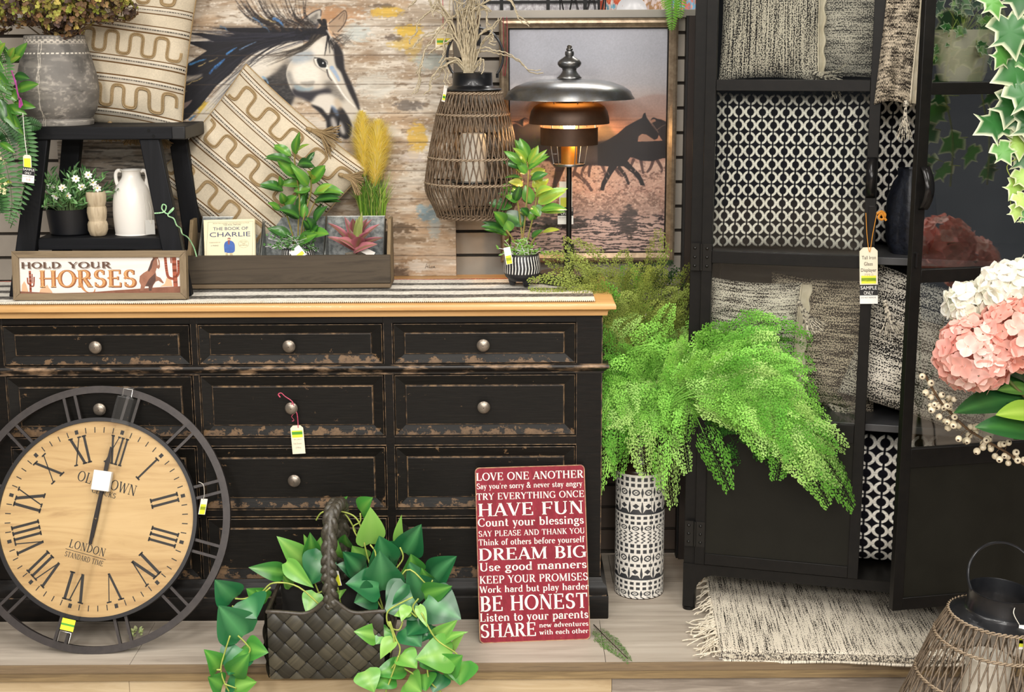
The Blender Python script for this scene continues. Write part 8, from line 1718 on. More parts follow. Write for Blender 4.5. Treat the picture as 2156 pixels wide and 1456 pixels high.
XOM = mat('xo_vc', (1, 1, 1), rough=.95, vcol=True, spec=.1, bump=.3, bscale=(300, 300, 700), ns=1)
def cushion(label, s0, n0, z0, W, H, T, m, cols=None, lean=-6, roll=0, yaw=0, seed=1, nu=60, tass=(), backm=None, group=None, pinch=.05, edge=True, shelf_z=None):
    """cushion standing at cabinet coordinate s0 (centre), n0 (depth of its centre), bottom z0"""
    M = XC @ Matrix.Translation((s0, n0, z0 + H / 2)) @ Matrix.Rotation(yaw, 4, 'Z') @ Matrix.Rotation(R(lean), 4, 'X') @ Matrix.Rotation(roll, 4, 'Y'); fn = pillow_fn(W, H, T, pinch, seed=seed, wr=.005)
    t = thing('cushion', label, 'cushion', XC @ V((s0, n0, z0)), group=group)
    pillow_mesh(fn, M, nu, nu, cols).build('front', m, t); pillow_back(fn, M).build('back', backm or CRM, t)
    for i, (a, b, d, L, sp_) in enumerate(tass):
        p = V(xf(fn(np.array([a]), np.array([b]), 1), M)[0]) + V((0, -.003, 0)); tassel('tassel', p, d, L, sp_, YRN, t, 30, i + seed, .0013)
    return t, M, fn
def edge_strip(t, M, fn, a0, w=.02):
    """the pale side of the cushion seen past its front edge"""
    s = np.linspace(-.97, .97, 50); A = np.zeros((2, 50, 3)); A[0] = fn(np.full(50, a0), s, 1); A[1] = A[0] + np.array([w * np.sign(a0), .012, 0]); A[1, :, 0] += .003 * np.sin(s * 23); mb = MB(); mb.grid(xf(A, M), None, flip=a0 > 0, uv=False); mb.tube([V(p) for p in xf(A[0], M)], .003, 5); mb.tube([V(p) for p in xf(A[1], M)], .004, 5); mb.build('cream_edge', CRM, t, angle=180)
Z3, Z2, Z1, Z0 = 1.484, 1.031, .576, .143
t, M, fn = cushion('black and cream woven cushion on the top shelf behind the left glass door', .185, .075, Z3, .265, .40, .10, knit('knit_vert', '#2b2827', '#d6cdbc', 12, 66, .582, .036, R(90)), None, -4, 0, R(4), 2, group='woven cushions'); edge_strip(t, M, fn, .97, .014)
tassel('tassel', XC @ V((.30, .045, Z3 + .022)), (.8, -.2, -.15), .085, .8, YRN, t, 30, 9)
cushion('greyer woven cushion behind the first one on the top shelf', .38, .16, Z3, .32, .40, .10, KNG, None, -4, 0, 0, 3, group='woven cushions')
t, M, fn = cushion('woven cushion tipped over the top shelf edge in the gap between the doors', .523, -.012, 1.425, .095, .50, .055, KN2, None, -4, R(3), R(-6), 4, tass=[(.66, -.965, (-.05, -.15, -1), .088, .28)], group='woven cushions'); edge_strip(t, M, fn, .90, .014)
cushion('black cushion with white linked rings on the middle shelf behind the left door', .247, .115, Z2, .445, .425, .15, XOM, xo_cols(14, 12), -5, 0, R(2), 5, 340, group='linked ring cushions', pinch=.035)
cushion('second linked ring cushion on the middle shelf, seen in the gap between the doors', .405, .268, Z2, .37, .44, .10, XOM, xo_cols(11, 11), -5, 0, 0, 6, 240, group='linked ring cushions', pinch=.04)
t, M, fn = cushion('cream and black woven cushion with a tassel on the third shelf, nearest the cabinet hinges', .160, .085, Z1, .25, .37, .12, KN1, None, -6, R(2), R(6), 7, group='woven cushions'); edge_strip(t, M, fn, .985, .026); tassel('tassel', XC @ V((.287, .012, .908)), (.45, -.25, -.85), .095, .55, YRN, t, 34, 71)
t, M, fn = cushion('browner woven cushion on the third shelf behind the left door stile', .345, .185, Z1, .31, .37, .11, KN2, None, -6, R(2), 0, 8, tass=[(.2, -.97, (.5, -.4, -.25), .09, .9)], group='woven cushions')
t, M, fn = cushion('tilted woven cushion on the third shelf in the gap between the doors', .635, .08, Z1 + .01, .40, .37, .12, KN3, None, -8, R(14), R(-8), 9, group='woven cushions'); edge_strip(t, M, fn, .97, .03); tassel('tassel', XC @ V((.512, -.018, .925)), (.25, -.2, -1), .09, .5, YRN, t, 34, 72)
cushion('black cushion with white linked rings on the cabinet floor behind the left door', .45, .16, Z0, .44, .375, .14, XOM, xo_cols(9.5, 9), -5, 0, 0, 10, 260, group='linked ring cushions', pinch=.04)
tv_, bg_ = XC @ V((.565, .135, Z2)), MB(); nvv = lambda a, z: 1 + .04 * math.sin(5 * a + z * 20) + .03 * math.sin(9 * a)
bg_.lathe([(.001, Z2), (.05, Z2), (.062, Z2 + .03), (.066, Z2 + .09), (.060, Z2 + .15), (.046, Z2 + .19), (.036, Z2 + .205), (.038, Z2 + .225), (.034, Z2 + .225), (.03, Z2 + .205)], 40, (tv_.x, tv_.y, 0), wob=nvv)
tag(bg_.build('ceramic_vase', mat('navy_wrinkled', '#0d0f16', '#1b1f2b', .4, scale=(20, 20, 20), ns=4, detail=6, bump=.8), loc=tv_), 'dark navy wrinkled vase on the middle shelf behind the right door', 'vase')
# ivy pot on the upper shelf, behind the open door's glass
pc = C(2025, 140, -.13); pcx = XC @ V((pc.x, .13, Z3 + .0005)); iv = thing('potted_ivy', 'cream pot of small pale ivy on the top shelf behind the right door glass', 'potted plant', pcx)
mb = MB(); mb.lathe([(.001, pcx.z), (.055, pcx.z), (.062, pcx.z + .02), (.082, pcx.z + .125), (.084, pcx.z + .13), (.078, pcx.z + .13), (.072, pcx.z + .11), (.001, pcx.z + .11)], 40, (pcx.x, pcx.y, 0)); mb.build('pot', mat('cream_pot', '#d9d2b4', '#cfc7a6', .5, ns=8), iv)
IVG = (('#2f5c2c', '#3f7238'), ('#5f8f48', '#6fa055'), ('#8db86a', '#a0c67c'))
def ivy_leaf(mb, p, d, w, nrm, c, e):
    """five-lobed ivy leaf with a pale margin"""
    d = V(d).normalized(); n = V(nrm); n = (n - d * n.dot(d)).normalized(); s = d.cross(n)
    out = [(0, .02), (-.16, -.14), (-.36, -.02), (-.52, .12), (-.34, .30), (-.40, .52), (-.56, .62), (-.26, .62), (-.14, .80), (0, 1.05), (.14, .80), (.26, .62), (.56, .62), (.40, .52), (.34, .30), (.52, .12), (.36, -.02), (.16, -.14)]
    V3 = lambda a, b, h=0: p + s * (a * w) + d * (b * w) + n * (w * (h - .25 * a * a - .15 * (b - .4) ** 2)); k = len(out); o = len(mb.v); inn = [(a * .74, .35 + (b - .35) * .78) for a, b in out]
    vs = [V3(a, b) for a, b in out] + [V3(a, b, .03) for a, b in inn] + [V3(0, .35, -.03)]; mb.add(vs, [(i, (i + 1) % k, k + (i + 1) % k, k + i) for i in range(k)] + [(k + i, k + (i + 1) % k, 2 * k) for i in range(k)]); c2 = tuple(x * 1.2 for x in c); mb.c[o:] = [e] * k + [c] * k + [c2]
random.seed(9); mb = MB(); stm = MB(); top = pcx + V((0, 0, .12))
for i in range(26):
    a = rnd(0, 6.28); r = rnd(.05, .13); q = top + V((r * math.cos(a), r * math.sin(a) * .7 - .02, rnd(-.10, .12))); stm.tube([top, top.lerp(q, .5) + V((0, 0, .04)), q], .0012, 4, caps=False)
    for k in range(3): p = top.lerp(q, rnd(.5, 1.05)) + V((0, 0, .02)); ivy_leaf(mb, p, (rnd(-1, 1), -.3, rnd(-1, .4)), rnd(.022, .036), (rnd(-.4, .4), -1, .4), vary(S(random.choice(IVG[random.randint(0, 2)])), .1), vary(S('#d9e2c0'), .05))
mb.build('foliage', LEAFM, iv, angle=180); stm.build('stems', mat('vine_stem', '#b3bf5c', '#8a9a44'), iv)
# paper tag with orange string on the left door's pull
def tall(t, M, W, H):
    sample = MB(); z = -H; sample.k = 0; sample.flat([(-W, -H), (W, -H), (W, -H * .32), (-W, -H * .32)], -.0006, M); sample.k = 1; sample.flat([(-W, -H * .70), (W, -H * .70), (W, -H * .32), (-W, -H * .32)], -.0008, M); sample.k = 2
    plain(sample, 'SAMPLE', -W * .9, W * .9, -H * .49, H * .13, M, -.0011); plain(sample, 'ONLY', -W * .55, W * .5, -H * .67, H * .13, M, -.0011); sample.k = 1; plain(sample, 'DO NOT REMOVE', -W * .85, W * .8, -H * .80, H * .05, M, -.0009); sample.build('sample_label', [mat('label_white', '#f1efea', rough=.7), SANS_BLK, TAGW], t, smooth=False)
    h = MB(); plain(h, 'Tall Iron', -W * .75, W * .8, H * .58, H * .13, M, -.0007); plain(h, 'Glass', -W * .5, W * .45, H * .36, H * .13, M, -.0007); plain(h, 'Displayer', -W * .85, W * .85, H * .14, H * .13, M, -.0007); h.k = 1; plain(h, '799.0', -W * .5, W * .5, -H * .02, H * .10, M, -.0007); h.build('handwriting', [mat('pen_ink', '#3a352f', rough=.8), mat('pencil_faint', '#c9b79a', rough=.8)], t, smooth=False)
ct_ = XC @ C(1829, 580, .03); cy = ct_.y
price_tag('long cream tag reading Tall Iron Glass Displayer on the cabinet pull', 1829, 580, cy, 37, 120, R(-3), [(.50, .64, '#e4e83c'), (.54, .60, '#7fb93a')], string=('#e0952e', [P(1823, 448, cy + .016), P(1826, 500, cy + .004), P(1831, 530, cy - .002), P(1838, 490, cy), P(1846, 450, cy + .01)]), extra=tall, yaw=-TH)
mb = MB(); mb.tube(spline([P(u, v, cy + .008) for u, v in ((1846, 450), (1856, 445), (1864, 452), (1858, 462), (1850, 458), (1856, 449), (1862, 458), (1866, 464))], 4), .0032, 6, flat=.5); tag(mb.build('string_bow', mat('orange_string', '#e0952e', '#c97f20', .6, ns=200), loc=P(1856, 455, cy + .008)), 'orange string bow above the long cream cabinet tag', 'string')

# ================================================================== FOLDED RUG UNDER THE CABINET
ra, rb = Z(1484, 1215, .016), Z(1512, 1378, .016); rc = Z(1960, 1388, .016); ra = ra + (ra - rb) * .25
t = NT('woven_rug'); t.set(.95, 0, .1); tc = t.new('ShaderNodeTexCoord')
def rs__(a, b): m = t.new('ShaderNodeMapping'); m.inputs['Scale'].default_value = (a, b, 1); t.link(tc.outputs['UV'], m.inputs[0]); return m.outputs[0]
f = t.math('ADD', t.math('ADD', t.math('MULTIPLY', t.noise(rs__(150, 5), 1, 3, .6), .6), t.math('MULTIPLY', t.noise(rs__(30, 3), 1, 2, .5), .14)), t.math('MULTIPLY', t.noise(rs__(230, 130), 1, 1), .5)); t.base(t.ramp(f, [(.64, S('#e0d6c4')), (.67, S('#8f877b')), (.71, S('#1c1a18'))])); t.bump(t.noise(rs__(230, 130), 1, 2), .6, .003)
rug = thing('folded_rug', 'folded cream and black striped woven rug under the open cabinet', 'rug', ((ra.x + rc.x) / 2, (ra.y + rb.y) / 2, 0))
nu, nv = 80, 24; A = np.zeros((nv, nu, 3)); a_, b_, c_ = np.array(ra), np.array(rb), np.array(rc); dvec = c_ - b_
U, W_ = np.meshgrid(np.linspace(0, 1.15, nu), np.linspace(0, 1, nv)); A = a_ + (b_ - a_) * W_[..., None] + dvec * U[..., None]; A[..., 2] = .019 + .0025 * np.sin(U * 9 + W_ * 3) + .003 * vnoise(nv, nu, 6, 8, 3, 2) - .004 * (W_ > .97)
for lay_, dz, nm in ((0, 0, 'upper_layer'), (1, -.0125, 'lower_layer')):
    B2 = A.copy(); B2[..., 2] += dz
    if lay_: B2 += np.array([.012, -.004, 0])
    mb = MB(); mb.grid(B2[::-1] if False else B2, None, flip=True); o = mb.build(nm, t.m, rug, angle=180); s_ = o.modifiers.new('thickness', 'SOLIDIFY'); s_.thickness = .0065; s_.offset = 1 if False else -1
mb = MB(); r_ = random.Random(6)
for i in range(100):
    w_ = r_.random() ** .8; p = V(a_ + (b_ - a_) * (.05 + .97 * w_)) + V((.004, 0, .012)); q = [p]; ang = PI + r_.uniform(-.9, .8); L = r_.uniform(.035, .085) * (1.15 if w_ > .6 else .8)
    for k in range(1, 7):
        ang += r_.uniform(-.7, .7); prev = q[-1]; q.append(V((prev.x + math.cos(ang) * L / 6, max(prev.y + math.sin(ang) * L / 6 - .002, 3.482), max(.004, prev.z - .0035 + r_.uniform(-.002, .003)))))
    mb.tube(spline([tuple(x) for x in q], 3), .0019, 5, caps=False)
mb.build('fringe', YRNC, rug, angle=180)
mb = MB()
for i in range(150):
    u = i / 150 * 1.1; p = V(b_ + dvec * u); mb.tube([p + V((0, .008, .006)), p + V((0, -.002, .003)), p + V((.002, -.003, -.008))], .0016, 4, caps=False)
mb.build('edge_stitching', mat('stitch_mix', '#d8cdb9', '#3a3430', .9, ns=200, lo=.48, hi=.52), rug, angle=180)
p = Z(1535, 1377, .006); mb = MB(); M_ = Matrix.Translation(p + V((0, -.020, .004))) @ Matrix.Rotation(R(3), 4, 'Y'); mb.bx(-.029, .029, 0, .0008, -.009, .009, M_); mb.k = 1; plain(mb, 'Hand Woven Home', -.026, .02, .001, .004, M_, -.0005); plain(mb, '100% Cotton', -.01, .018, -.006, .004, M_, -.0005)
mb.build('sewn_label', [mat('label_white', '#f1efea'), mat('label_print', '#4a6a7a', rough=.7)], rug, smooth=False)
# ================================================================== FLOWERS, BERRIES, IVY AND LANTERN AT THE RIGHT
YH = 3.05; kh = mpp(2050, 700, YH)
hb_ = thing('hydrangea_bouquet', 'pink and white silk hydrangea stems with dark leaves beside the open cabinet door', 'flowers', (P(2150, 900, YH).x + .12, YH + .05, -.16))
PETAL = mat('silk_petal', (1, 1, 1), rough=.55, vcol=True, transl=.3)
random.seed(17)
def mophead(c, r, pal, n, root, squash=.9, fs=.025):
    mb = MB()
    for i in range(n):
        z = 1 - 2 * (i + .5) / n; a = i * 2.39996; s_ = math.sqrt(1 - z * z); d = V((s_ * math.cos(a), s_ * math.sin(a), z)); d = (d + V((rnd(-1, 1), rnd(-1, 1), rnd(-1, 1))) * .16).normalized()
        p = c + V((d.x * r, d.y * r, d.z * r * squash)) * rnd(.88, 1.06); col = vary(S(random.choice(pal)), .07); side = d.cross(V((rnd(-1, 1), rnd(-1, 1), rnd(-1, 1)))).normalized(); up2 = d.cross(side); a0 = rnd(0, 1.5); L = fs * rnd(.85, 1.15)
        for k in range(4):
            b = a0 + k * PI / 2 + rnd(-.15, .15); e = side * math.cos(b) + up2 * math.sin(b); leaf(mb, p + e * L * .06, p + e * L * .95 + d * L * rnd(.05, .35), L * 1.12, d, .05, rnd(-.25, -.05), 'round', 5, col, tuple(x * .9 for x in col), 0, tuple(min(1, x * 1.12) for x in col))
        mb.add([p + side * .0012 + d * .002, p - side * .0012 + d * .002, p + up2 * .0014 + d * .003], [(0, 1, 2)], S('#d9c98a'))
    return mb.build('flower_head', PETAL, root, angle=180)
PK = ('#f2bdb1', '#f6cabf', '#eeb1a4', '#f8d8ce'); PK2 = ('#efaea0', '#f3baac', '#eaa192', '#f5c6ba'); WH = ('#f1efe2', '#f6f4ea', '#e8e9d6', '#f3eee4')
H_ = [((2052, 745), -.02, 92, PK, 120), ((2150, 700), -.03, 96, PK2, 120), ((2120, 605), .02, 62, WH, 80), ((2040, 640), .05, 52, WH, 60), ((2180, 600), .03, 70, WH, 70), ((2290, 660), .0, 92, PK, 90), ((2420, 640), .02, 96, PK2, 90), ((2530, 700), .0, 92, PK, 80)]
stm = MB(); root_p = V((P(2150, 900, YH).x + .22, YH + .05, -.16))
for (uv, dy, r, pal, n) in H_:
    c = P(uv[0], uv[1], YH + dy); mophead(c, r * kh * .86, pal, n, hb_); stm.tube(spline([tuple(c), tuple(c + V((.07, .01, -.05))), tuple(V((root_p.x - .02, root_p.y, .55))), tuple(root_p)], 6), .0035, 6)
stm.build('stems', mat('green_stem', '#4a6a2c', '#6a5a38', .6, ns=20), hb_)
f9 = lambda x, y: (1840 + x / 3.035, 520 + y / 3.035)
mb = MB()
for (x0, y0, x1, y1, w, c, c2, d) in ((950, 960, 520, 1045, 200, '#24512a', '#3a6b36', .0), (1000, 900, 640, 880, 130, '#2f5f2f', '#4a7a40', .03), (1010, 920, 800, 905, 100, '#4f7f38', '#6a9a48', .01), (1080, 1070, 790, 1060, 170, '#86ae3c', '#a9cc58', -.03), (1060, 1190, 660, 1135, 190, '#2a5a2e', '#3f7638', -.02), (1060, 1000, 700, 960, 120, '#1f4524', '#2d5a2c', .02), (1100, 1150, 900, 1220, 120, '#3f7434', '#578a40', -.01), (1000, 860, 860, 800, 120, '#1f4222', '#33602f', .04)):
    a, b = f9(x0, y0), f9(x1, y1); leaf(mb, P(a[0], a[1], YH + d + .02), P(b[0], b[1], YH + d - .03), w / 3.035 * kh, (rnd(-.2, .2), -.8, .8), rnd(.05, .2), .12, 'oval', 12, vary(S(c), .06), S(c2), rnd(-.3, .2))
mb.build('leaves', LEAFG, hb_, angle=180)
# berry spray: one berry built, the rest copied
YBr = YH + .05
bs = thing('berry_spray', 'branching stem of small cream berries below the pink hydrangeas', 'artificial berries', (P(2160, 980, YBr).x + .24, YBr, -.16))
path = [(1948, 790), (1975, 838), (2005, 872), (2040, 905), (2090, 935), (2135, 962), (2200, 1010)]
mb = MB(); mb.tube(spline([P(u, v, YBr) for u, v in path] + [V((P(2160, 980, YBr).x + .22, YBr, .5)), V((P(2160, 980, YBr).x + .24, YBr, -.16))], 6), .003, 5)
BER = mat('cream_berry', '#e6dcc4', '#d6c8a8', .35, scale=(60, 60, 60), ns=2, coat=.2); EYE = mat('berry_eye', '#3a2a1c', rough=.7)
bm = MB(); rb_ = 7.0 * mpp(2050, 900, YBr); pr = [(rb_ * math.sin(a), -rb_ * math.cos(a)) for a in np.linspace(.02, PI - .34, 12)]; bm.lathe(pr, 14); bm.k = 1; bm.lathe([(rb_ * math.sin(PI - .34), rb_ * .943), (rb_ * .2, rb_ * .9), (.0001, rb_ * .88)], 14)
first = None; random.seed(8); sp = spline(path, 12)
spots = [(1942, 792), (1960, 806), (1949, 826), (1967, 826), (1968, 851), (1983, 831), (1985, 847), (1990, 858), (1978, 846), (2000, 850), (2005, 868), (1998, 838)] + [(sp[int(12 + (i + .5) / 46 * (len(sp) - 20))][0] + rnd(-24, 24), sp[int(12 + (i + .5) / 46 * (len(sp) - 20))][1] + rnd(-20, 26)) for i in range(46)]
for i, (u, v) in enumerate(spots):
    y = YBr + rnd(-.035, .02); p = P(u, v, y); j = min(range(len(sp)), key=lambda q: (sp[q][0] - u) ** 2 + (sp[q][1] - v) ** 2); q_ = P(sp[j][0], sp[j][1], YBr); mb.tube([q_, q_.lerp(p, .6) + V((0, 0, .004)), p], .0009, 4, caps=False)
    if first is None: first = bm.build('berry', [BER, EYE], None); o = first
    else: o = first.copy(); COL.objects.link(o)
    o.parent = bs; d = (p - q_).normalized() if (p - q_).length > .002 else V((0, -1, 0)); d = (d + V((0, -.5, 0))).normalized(); o.matrix_basis = Matrix.Translation(p - bs.matrix_basis.translation) @ d.to_track_quat('Z', 'Y').to_matrix().to_4x4() @ Matrix.Scale(rnd(.85, 1.12), 4)
mb.build('twig', mat('berry_twig', '#6a5238', '#54402c', .8, ns=40), bs, angle=180)
# trailing variegated ivy
YI = 3.12; ki = mpp(2110, 200, YI); ivt = thing('trailing_ivy', 'large leaved variegated ivy trailing down in front of the open cabinet door', 'artificial ivy', P(2130, 200, YI))
IL = [(2128, 66, -80, 92, 0), (2150, -10, -100, 80, 0), (2090, 5, -70, 60, 1), (2146, 120, -60, 60, 1), (2140, 150, 200, 95, 0), (2130, 222, -110, 80, 0), (2158, 200, -60, 90, 0), (2095, 262, 200, 82, 0), (2150, 240, -80, 100, 0), (2148, 300, -95, 60, 2), (2112, 318, -60, 52, 1), (2160, 330, -80, 70, 0), (2138, 395, -120, 48, 2), (2152, 372, -70, 44, 2), (2148, 420, -60, 40, 2), (2140, 445, -100, 36, 2), (2158, 60, -45, 80, 0), (2110, 118, -120, 50, 1), (2165, 455, -90, 44, 1), (2170, 130, -90, 90, 0), (2175, 260, -90, 90, 0)] + [(random.Random(q).uniform(2220, 2560), random.Random(q + 90).uniform(20, 470), -90 + random.Random(q + 50).uniform(-60, 60), random.Random(q + 70).uniform(50, 95), q % 3 // 2) for q in range(34)]
mb = MB(); stm = MB(); random.seed(3); sx = [P(2150, v, YI + .01) for v in (-260, -100, 40, 160, 280, 380, 460)]; stm.tube(spline(sx, 6), .0022, 5); stm.tube(spline([P(u, v, YI) for u, v in ((2150, 330), (2120, 350), (2135, 390), (2128, 430), (2150, 470))], 6), .0012, 4)
for u, v, an, sz, tn in IL:
    p = P(u, v, YI - .02 + rnd(-.02, .02)); dirn = V((math.cos(R(an)), -.35, math.sin(R(an)))); st_ = p - dirn.normalized() * sz * ki * .35; ivy_leaf(mb, st_, dirn, sz * ki, (rnd(-.45, .45), -1, rnd(.1, .7)), vary(S((('#2a5f2c', '#336c33'), ('#4f8a3c', '#5f9a46'), ('#9fc45c', '#b2d070'))[tn][random.randint(0, 1)]), .08), vary(S('#e9ecc8'), .04)); stm.tube([st_, st_.lerp(P(2150 if u < 2200 else u + 8, v, YI + .01), .5) + V((0, 0, .01)), P(2150 if u < 2200 else u + 8, v - 20, YI + .01)], .0012, 4, caps=False)
for uu in (2260, 2380, 2500): stm.tube(spline([sx[0]] + [P(uu + 20 * math.sin(v * .02), v, YI + .01) for v in (-120, 40, 200, 340, 470)], 5), .002, 5)
mb.build('leaves', mat('ivy_vc', (1, 1, 1), rough=.38, vcol=True, transl=.2, spec=.5), ivt, angle=180); stm.tube([sx[0], V((sx[0].x, sx[0].y, CEIL))], .0015, 5); stm.build('vines', mat('vine_stem', '#b3bf5c', '#8a9a44'), ivt, angle=180)
price_tag('small pale green edged price tag on the trailing ivy', 2162, 420, YI + .01, 16, 40, R(6), [(.3, .8, '#c9d84a')], cut=False, back='#e2e2d2', string=('#d9d4c8', [P(2156, 360, YI), P(2160, 385, YI + .008), P(2162, 402, YI + .01)]))
# lantern standing on the shop floor at the right
YB2 = 3.06; kb2 = mpp(2088, 1290, YB2); fc = P(2090, 1288, YB2); Hf = fc.z + .16; tl_ = Matrix.Rotation(R(5), 4, 'Y') @ Matrix.Rotation(R(2), 4, 'X')
base2 = V((fc.x - .035, fc.y, -.155)); fr2 = 100 * kb2
lt2, LX2 = lantern('grey brown rattan lantern on the shop floor in front of the open cabinet door', base2, [(fr2 * 1.25, 0), (fr2 * 1.55, .05), (fr2 * 1.74, .13), (fr2 * 1.72, .20), (fr2 * 1.55, Hf - .20), (fr2 * 1.33, Hf - .11), (fr2 * 1.16, Hf - .05), (fr2 * .985, Hf - .004)],
    [Hf - .005, Hf - .062, Hf - .16, .16], (66 * kb2, Hf + .058), (fr2, Hf - .008, Hf + .010), (72 * kb2, 1.0, Matrix.Translation((0, .012, Hf + .085)) @ Matrix.Rotation(R(-28), 4, 'X'), 0), 46, .55, RATG, RATG2, .0021, M=tl_, plate=(58 * kb2, Hf - .33))
candle('ivory pillar candle inside the floor standing rattan lantern', LX2, 46 * kb2, Hf - .3295, .225)
price_tag('white price tag with yellow band tied to the floor lantern neck', 2160, 1341, YB2 - .10, 34, 54, R(2), [(.5, .9, '#e4e83c'), (.62, .76, '#7fb93a')], cut=False, back='#f0ede6', string=('#d9d4c8', [P(2140, 1272, YB2 - .08), P(2134, 1290, YB2 - .10), P(2146, 1314, YB2 - .1)]))

# ================================================================== HANGING GREENERY AT THE LEFT AND ABOVE
def pinnate(mb, pts, w, n, c, nrm, k=1.0, c2=None):
    sp = [V(p) for p in spline([tuple(p) for p in pts], 10)]; m = len(sp) - 1; mb.col = tuple(q * .8 for q in c); mb.tube(sp, .0011, 4, caps=False); mb.col = None
    for i in range(n):
        t = .08 + .9 * i / n; j = min(m - 1, int(t * m)); p = sp[j].lerp(sp[j + 1], t * m - j); T = (sp[j + 1] - sp[j]).normalized(); s_ = T.cross(V(nrm)).normalized(); L = w * (math.sin(PI * (.12 + .86 * t)) ** .7) * .5
        for q in (-1, 1): leaf(mb, p, p + s_ * q * L + T * L * .35 * k, L * .36, nrm, .15, .08, 'round', 4, vary(c, .12), vary(c2 or c, .12))
YG2 = 3.80; gz = thing('hanging_greenery', 'mixed hanging fern and broad leaved greenery at the left edge beside the stool', 'artificial plant', P(-10, 200, YG2)); kg = mpp(30, 250, YG2)
DKF, MDF = S('#2f5a2a'), S('#44753a'); mb = MB(); random.seed(41)
for px, w, n, c in (([(40, 240), (58, 300), (52, 390), (22, 480)], 46, 26, MDF), ([(-20, 300), (10, 340), (25, 420), (18, 470)], 50, 22, MDF), ([(-10, 90), (8, 120), (12, 180), (2, 230)], 44, 24, S('#567f48')), ([(0, 230), (30, 258), (55, 300), (68, 335)], 42, 22, DKF), ([(20, 235), (50, 258), (70, 262), (88, 268)], 34, 16, DKF), ([(-30, 330), (-8, 400), (0, 450)], 60, 20, DKF), ([(-20, 260), (5, 275), (20, 300), (30, 340)], 40, 18, S('#2f5a2c'))):
    pinnate(mb, [P(u, v, YG2 + rnd(-.02, .015)) for u, v in px], w * kg, n, c, (rnd(-.2, .2), -1, .2), .5)
mb.build('fern_fronds', LEAFM, gz, angle=180)
mb = MB()
for (u0, v0, u1, v1, w, tn) in ((35, 190, 80, 176, 24, 1), (30, 215, 74, 226, 20, 1), (20, 190, 34, 212, 26, 1), (28, 130, 56, 90, 22, 1), (22, 128, 42, 118, 18, 2), (10, 215, 48, 285, 26, 1), (5, 215, 30, 268, 24, 1), (12, 225, 56, 240, 22, 1), (20, 120, 30, 100, 16, 2), (-5, 200, 12, 260, 26, 0), (30, 160, 62, 165, 20, 0), (-10, 150, 24, 200, 28, 1), (-10, 120, 10, 90, 20, 2), (18, 250, 40, 270, 18, 0), (0, 300, 32, 322, 16, 1), (-6, 370, 24, 385, 14, 3)):
    leaf(mb, P(u0, v0, YG2), P(u1, v1, YG2 - .02), w * kg, (rnd(-.4, .4), -1, rnd(.0, .6)), .25, .12, 'oval', 8, vary(tuple(q * .75 for q in S(GRN[tn][0])), .1), tuple(q * .7 for q in S(GRN[min(3, tn + 1)][0])))
mb.build('broad_leaves', LEAFG, gz, angle=180)
mb = MB()
for i in range(46):
    p = P(rnd(-14, 12), rnd(320, 412), YG2 - .015 + rnd(-.01, .01))
    for k in range(5): a = k * 1.257 + rnd(0, 1); leaf(mb, p, p + V((math.cos(a), -.3, math.sin(a))) * .006, .005, (0, -1, .2), .1, .1, 'round', 3, vary(S('#e6e3b0'), .1))
mb.build('small_flowers', PETAL, gz, angle=180)
mb = MB(); hk = V((P(-60, 200, YG2).x, YG2, 1.72)); 
for u, v in ((40, 240), (-20, 300), (-10, 90), (0, 230), (-30, 330), (10, 215), (30, 190), (0, 380), (28, 130)): q = P(u, v, YG2); mb.tube(spline([tuple(hk), tuple(hk.lerp(q, .5) + V((-.01, 0, .03))), tuple(q)], 5), .0014, 4)
mb.tube([hk, V((hk.x, hk.y, CEIL))], .0016, 5); mb.build('stems', mat('fern_stem', '#7dbb4c'), gz, angle=180)
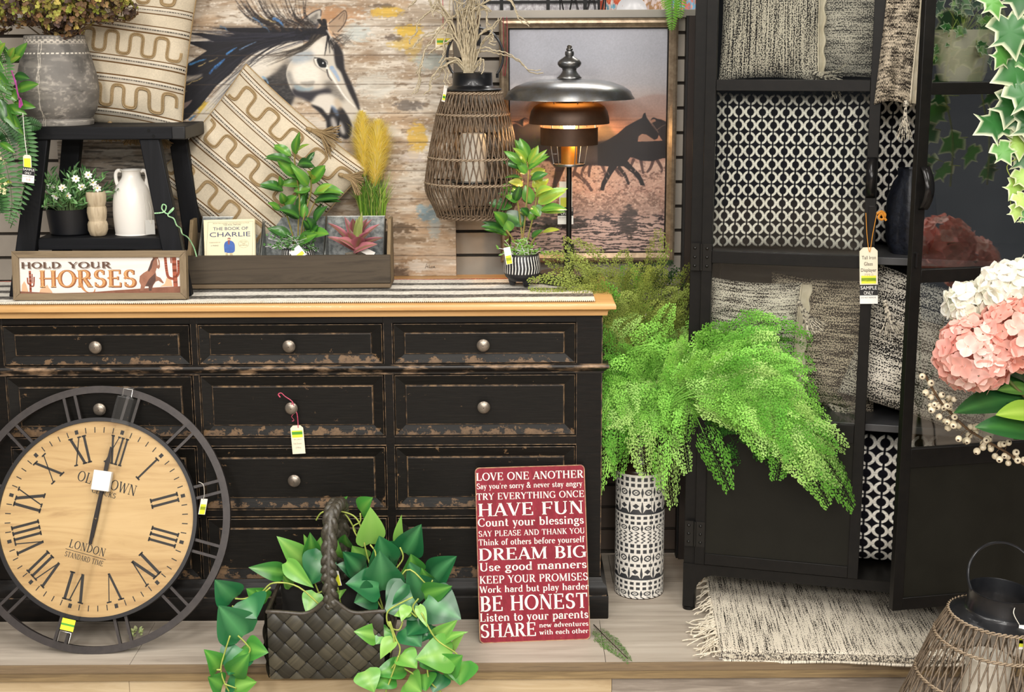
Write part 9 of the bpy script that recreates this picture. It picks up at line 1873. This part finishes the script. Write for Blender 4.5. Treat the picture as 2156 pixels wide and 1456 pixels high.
def so3(t, M, W, H):
    m2 = M @ Matrix.Translation((W * .15, 0, -H * .62)) @ Matrix.Rotation(R(6), 4, 'Y'); w2, h2 = W * 1.5, H * .62; mb = MB(); mb.k = 0; mb.bx(-w2, w2, -.001, -.0004, -h2, h2, m2); mb.k = 1; mb.flat([(-w2, 0), (w2, 0), (w2, h2), (-w2, h2)], -.0013, m2); mb.k = 2; plain(mb, 'SAMPLE', -w2 * .92, w2 * .92, h2 * .56, h2 * .32, m2, -.0016); plain(mb, 'ONLY', -w2 * .6, w2 * .5, h2 * .1, h2 * .32, m2, -.0016)
    mb.k = 1; plain(mb, 'DO NOT REMOVE', -w2 * .85, w2 * .8, -h2 * .28, h2 * .12, m2, -.0014); mb.k = 3; plain(mb, '11.0', -w2 * .3, w2 * .35, -h2 * .75, h2 * .3, m2, -.0014); mb.build('sample_label', [mat('label_white', '#f1efea', rough=.7), SANS_BLK, TAGW, mat('red_ink', '#b0503c', rough=.7)], t, smooth=False)
price_tag('yellow striped tag with SAMPLE ONLY label hanging from the left greenery', 58, 352, YG2 - .035, 17, 52, R(2), [(.14, .6, '#e4e83c')], string=('#e9e6de', [P(48, 238, YG2 - .02), P(52, 290, YG2 - .03), P(57, 328, YG2 - .035)]), extra=so3)
mb = MB(); mb.tube(spline([P(u, v, YG2 - .03) for u, v in ((24, 148), (33, 175), (38, 200), (45, 218), (41, 226), (42, 205), (47, 222))], 5), .0022, 6, flat=.5); tag(mb.build('ribbon', mat('magenta_ribbon', '#b0389a', '#7d3a5a', .5, ns=40), loc=P(38, 200, YG2 - .03)), 'magenta ribbon tied among the broad leaves at the left edge', 'ribbon')
hf = thing('hanging_fern', 'bright green fern frond hanging over the seascape from the cabinet top', 'artificial fern', (F0.x + .02, 3.98, HCAB)); mb = MB()
pinnate(mb, [(F0.x + .03, 3.95, HCAB + .002), (F0.x - .04, 4.05, HCAB - .02), P(1422, -60, 4.17), P(1416, 10, 4.175), P(1414, 66, 4.18)], 46 * mpp(1415, 30, 4.17), 40, S('#6fae3a'), (0.1, -1, 0), 1.4)
for px in ([(1424, -70), (1434, -10), (1432, 40)], [(1420, -60), (1402, -20), (1400, 20)]): pinnate(mb, [(F0.x + .03, 3.95, HCAB + .002)] + [P(u, v, 4.175) for u, v in px], 30 * mpp(1415, 30, 4.17), 26, S('#7dbb40'), (0, -1, 0), 1.4)
mb.build('fronds', LEAFM, hf, angle=180)
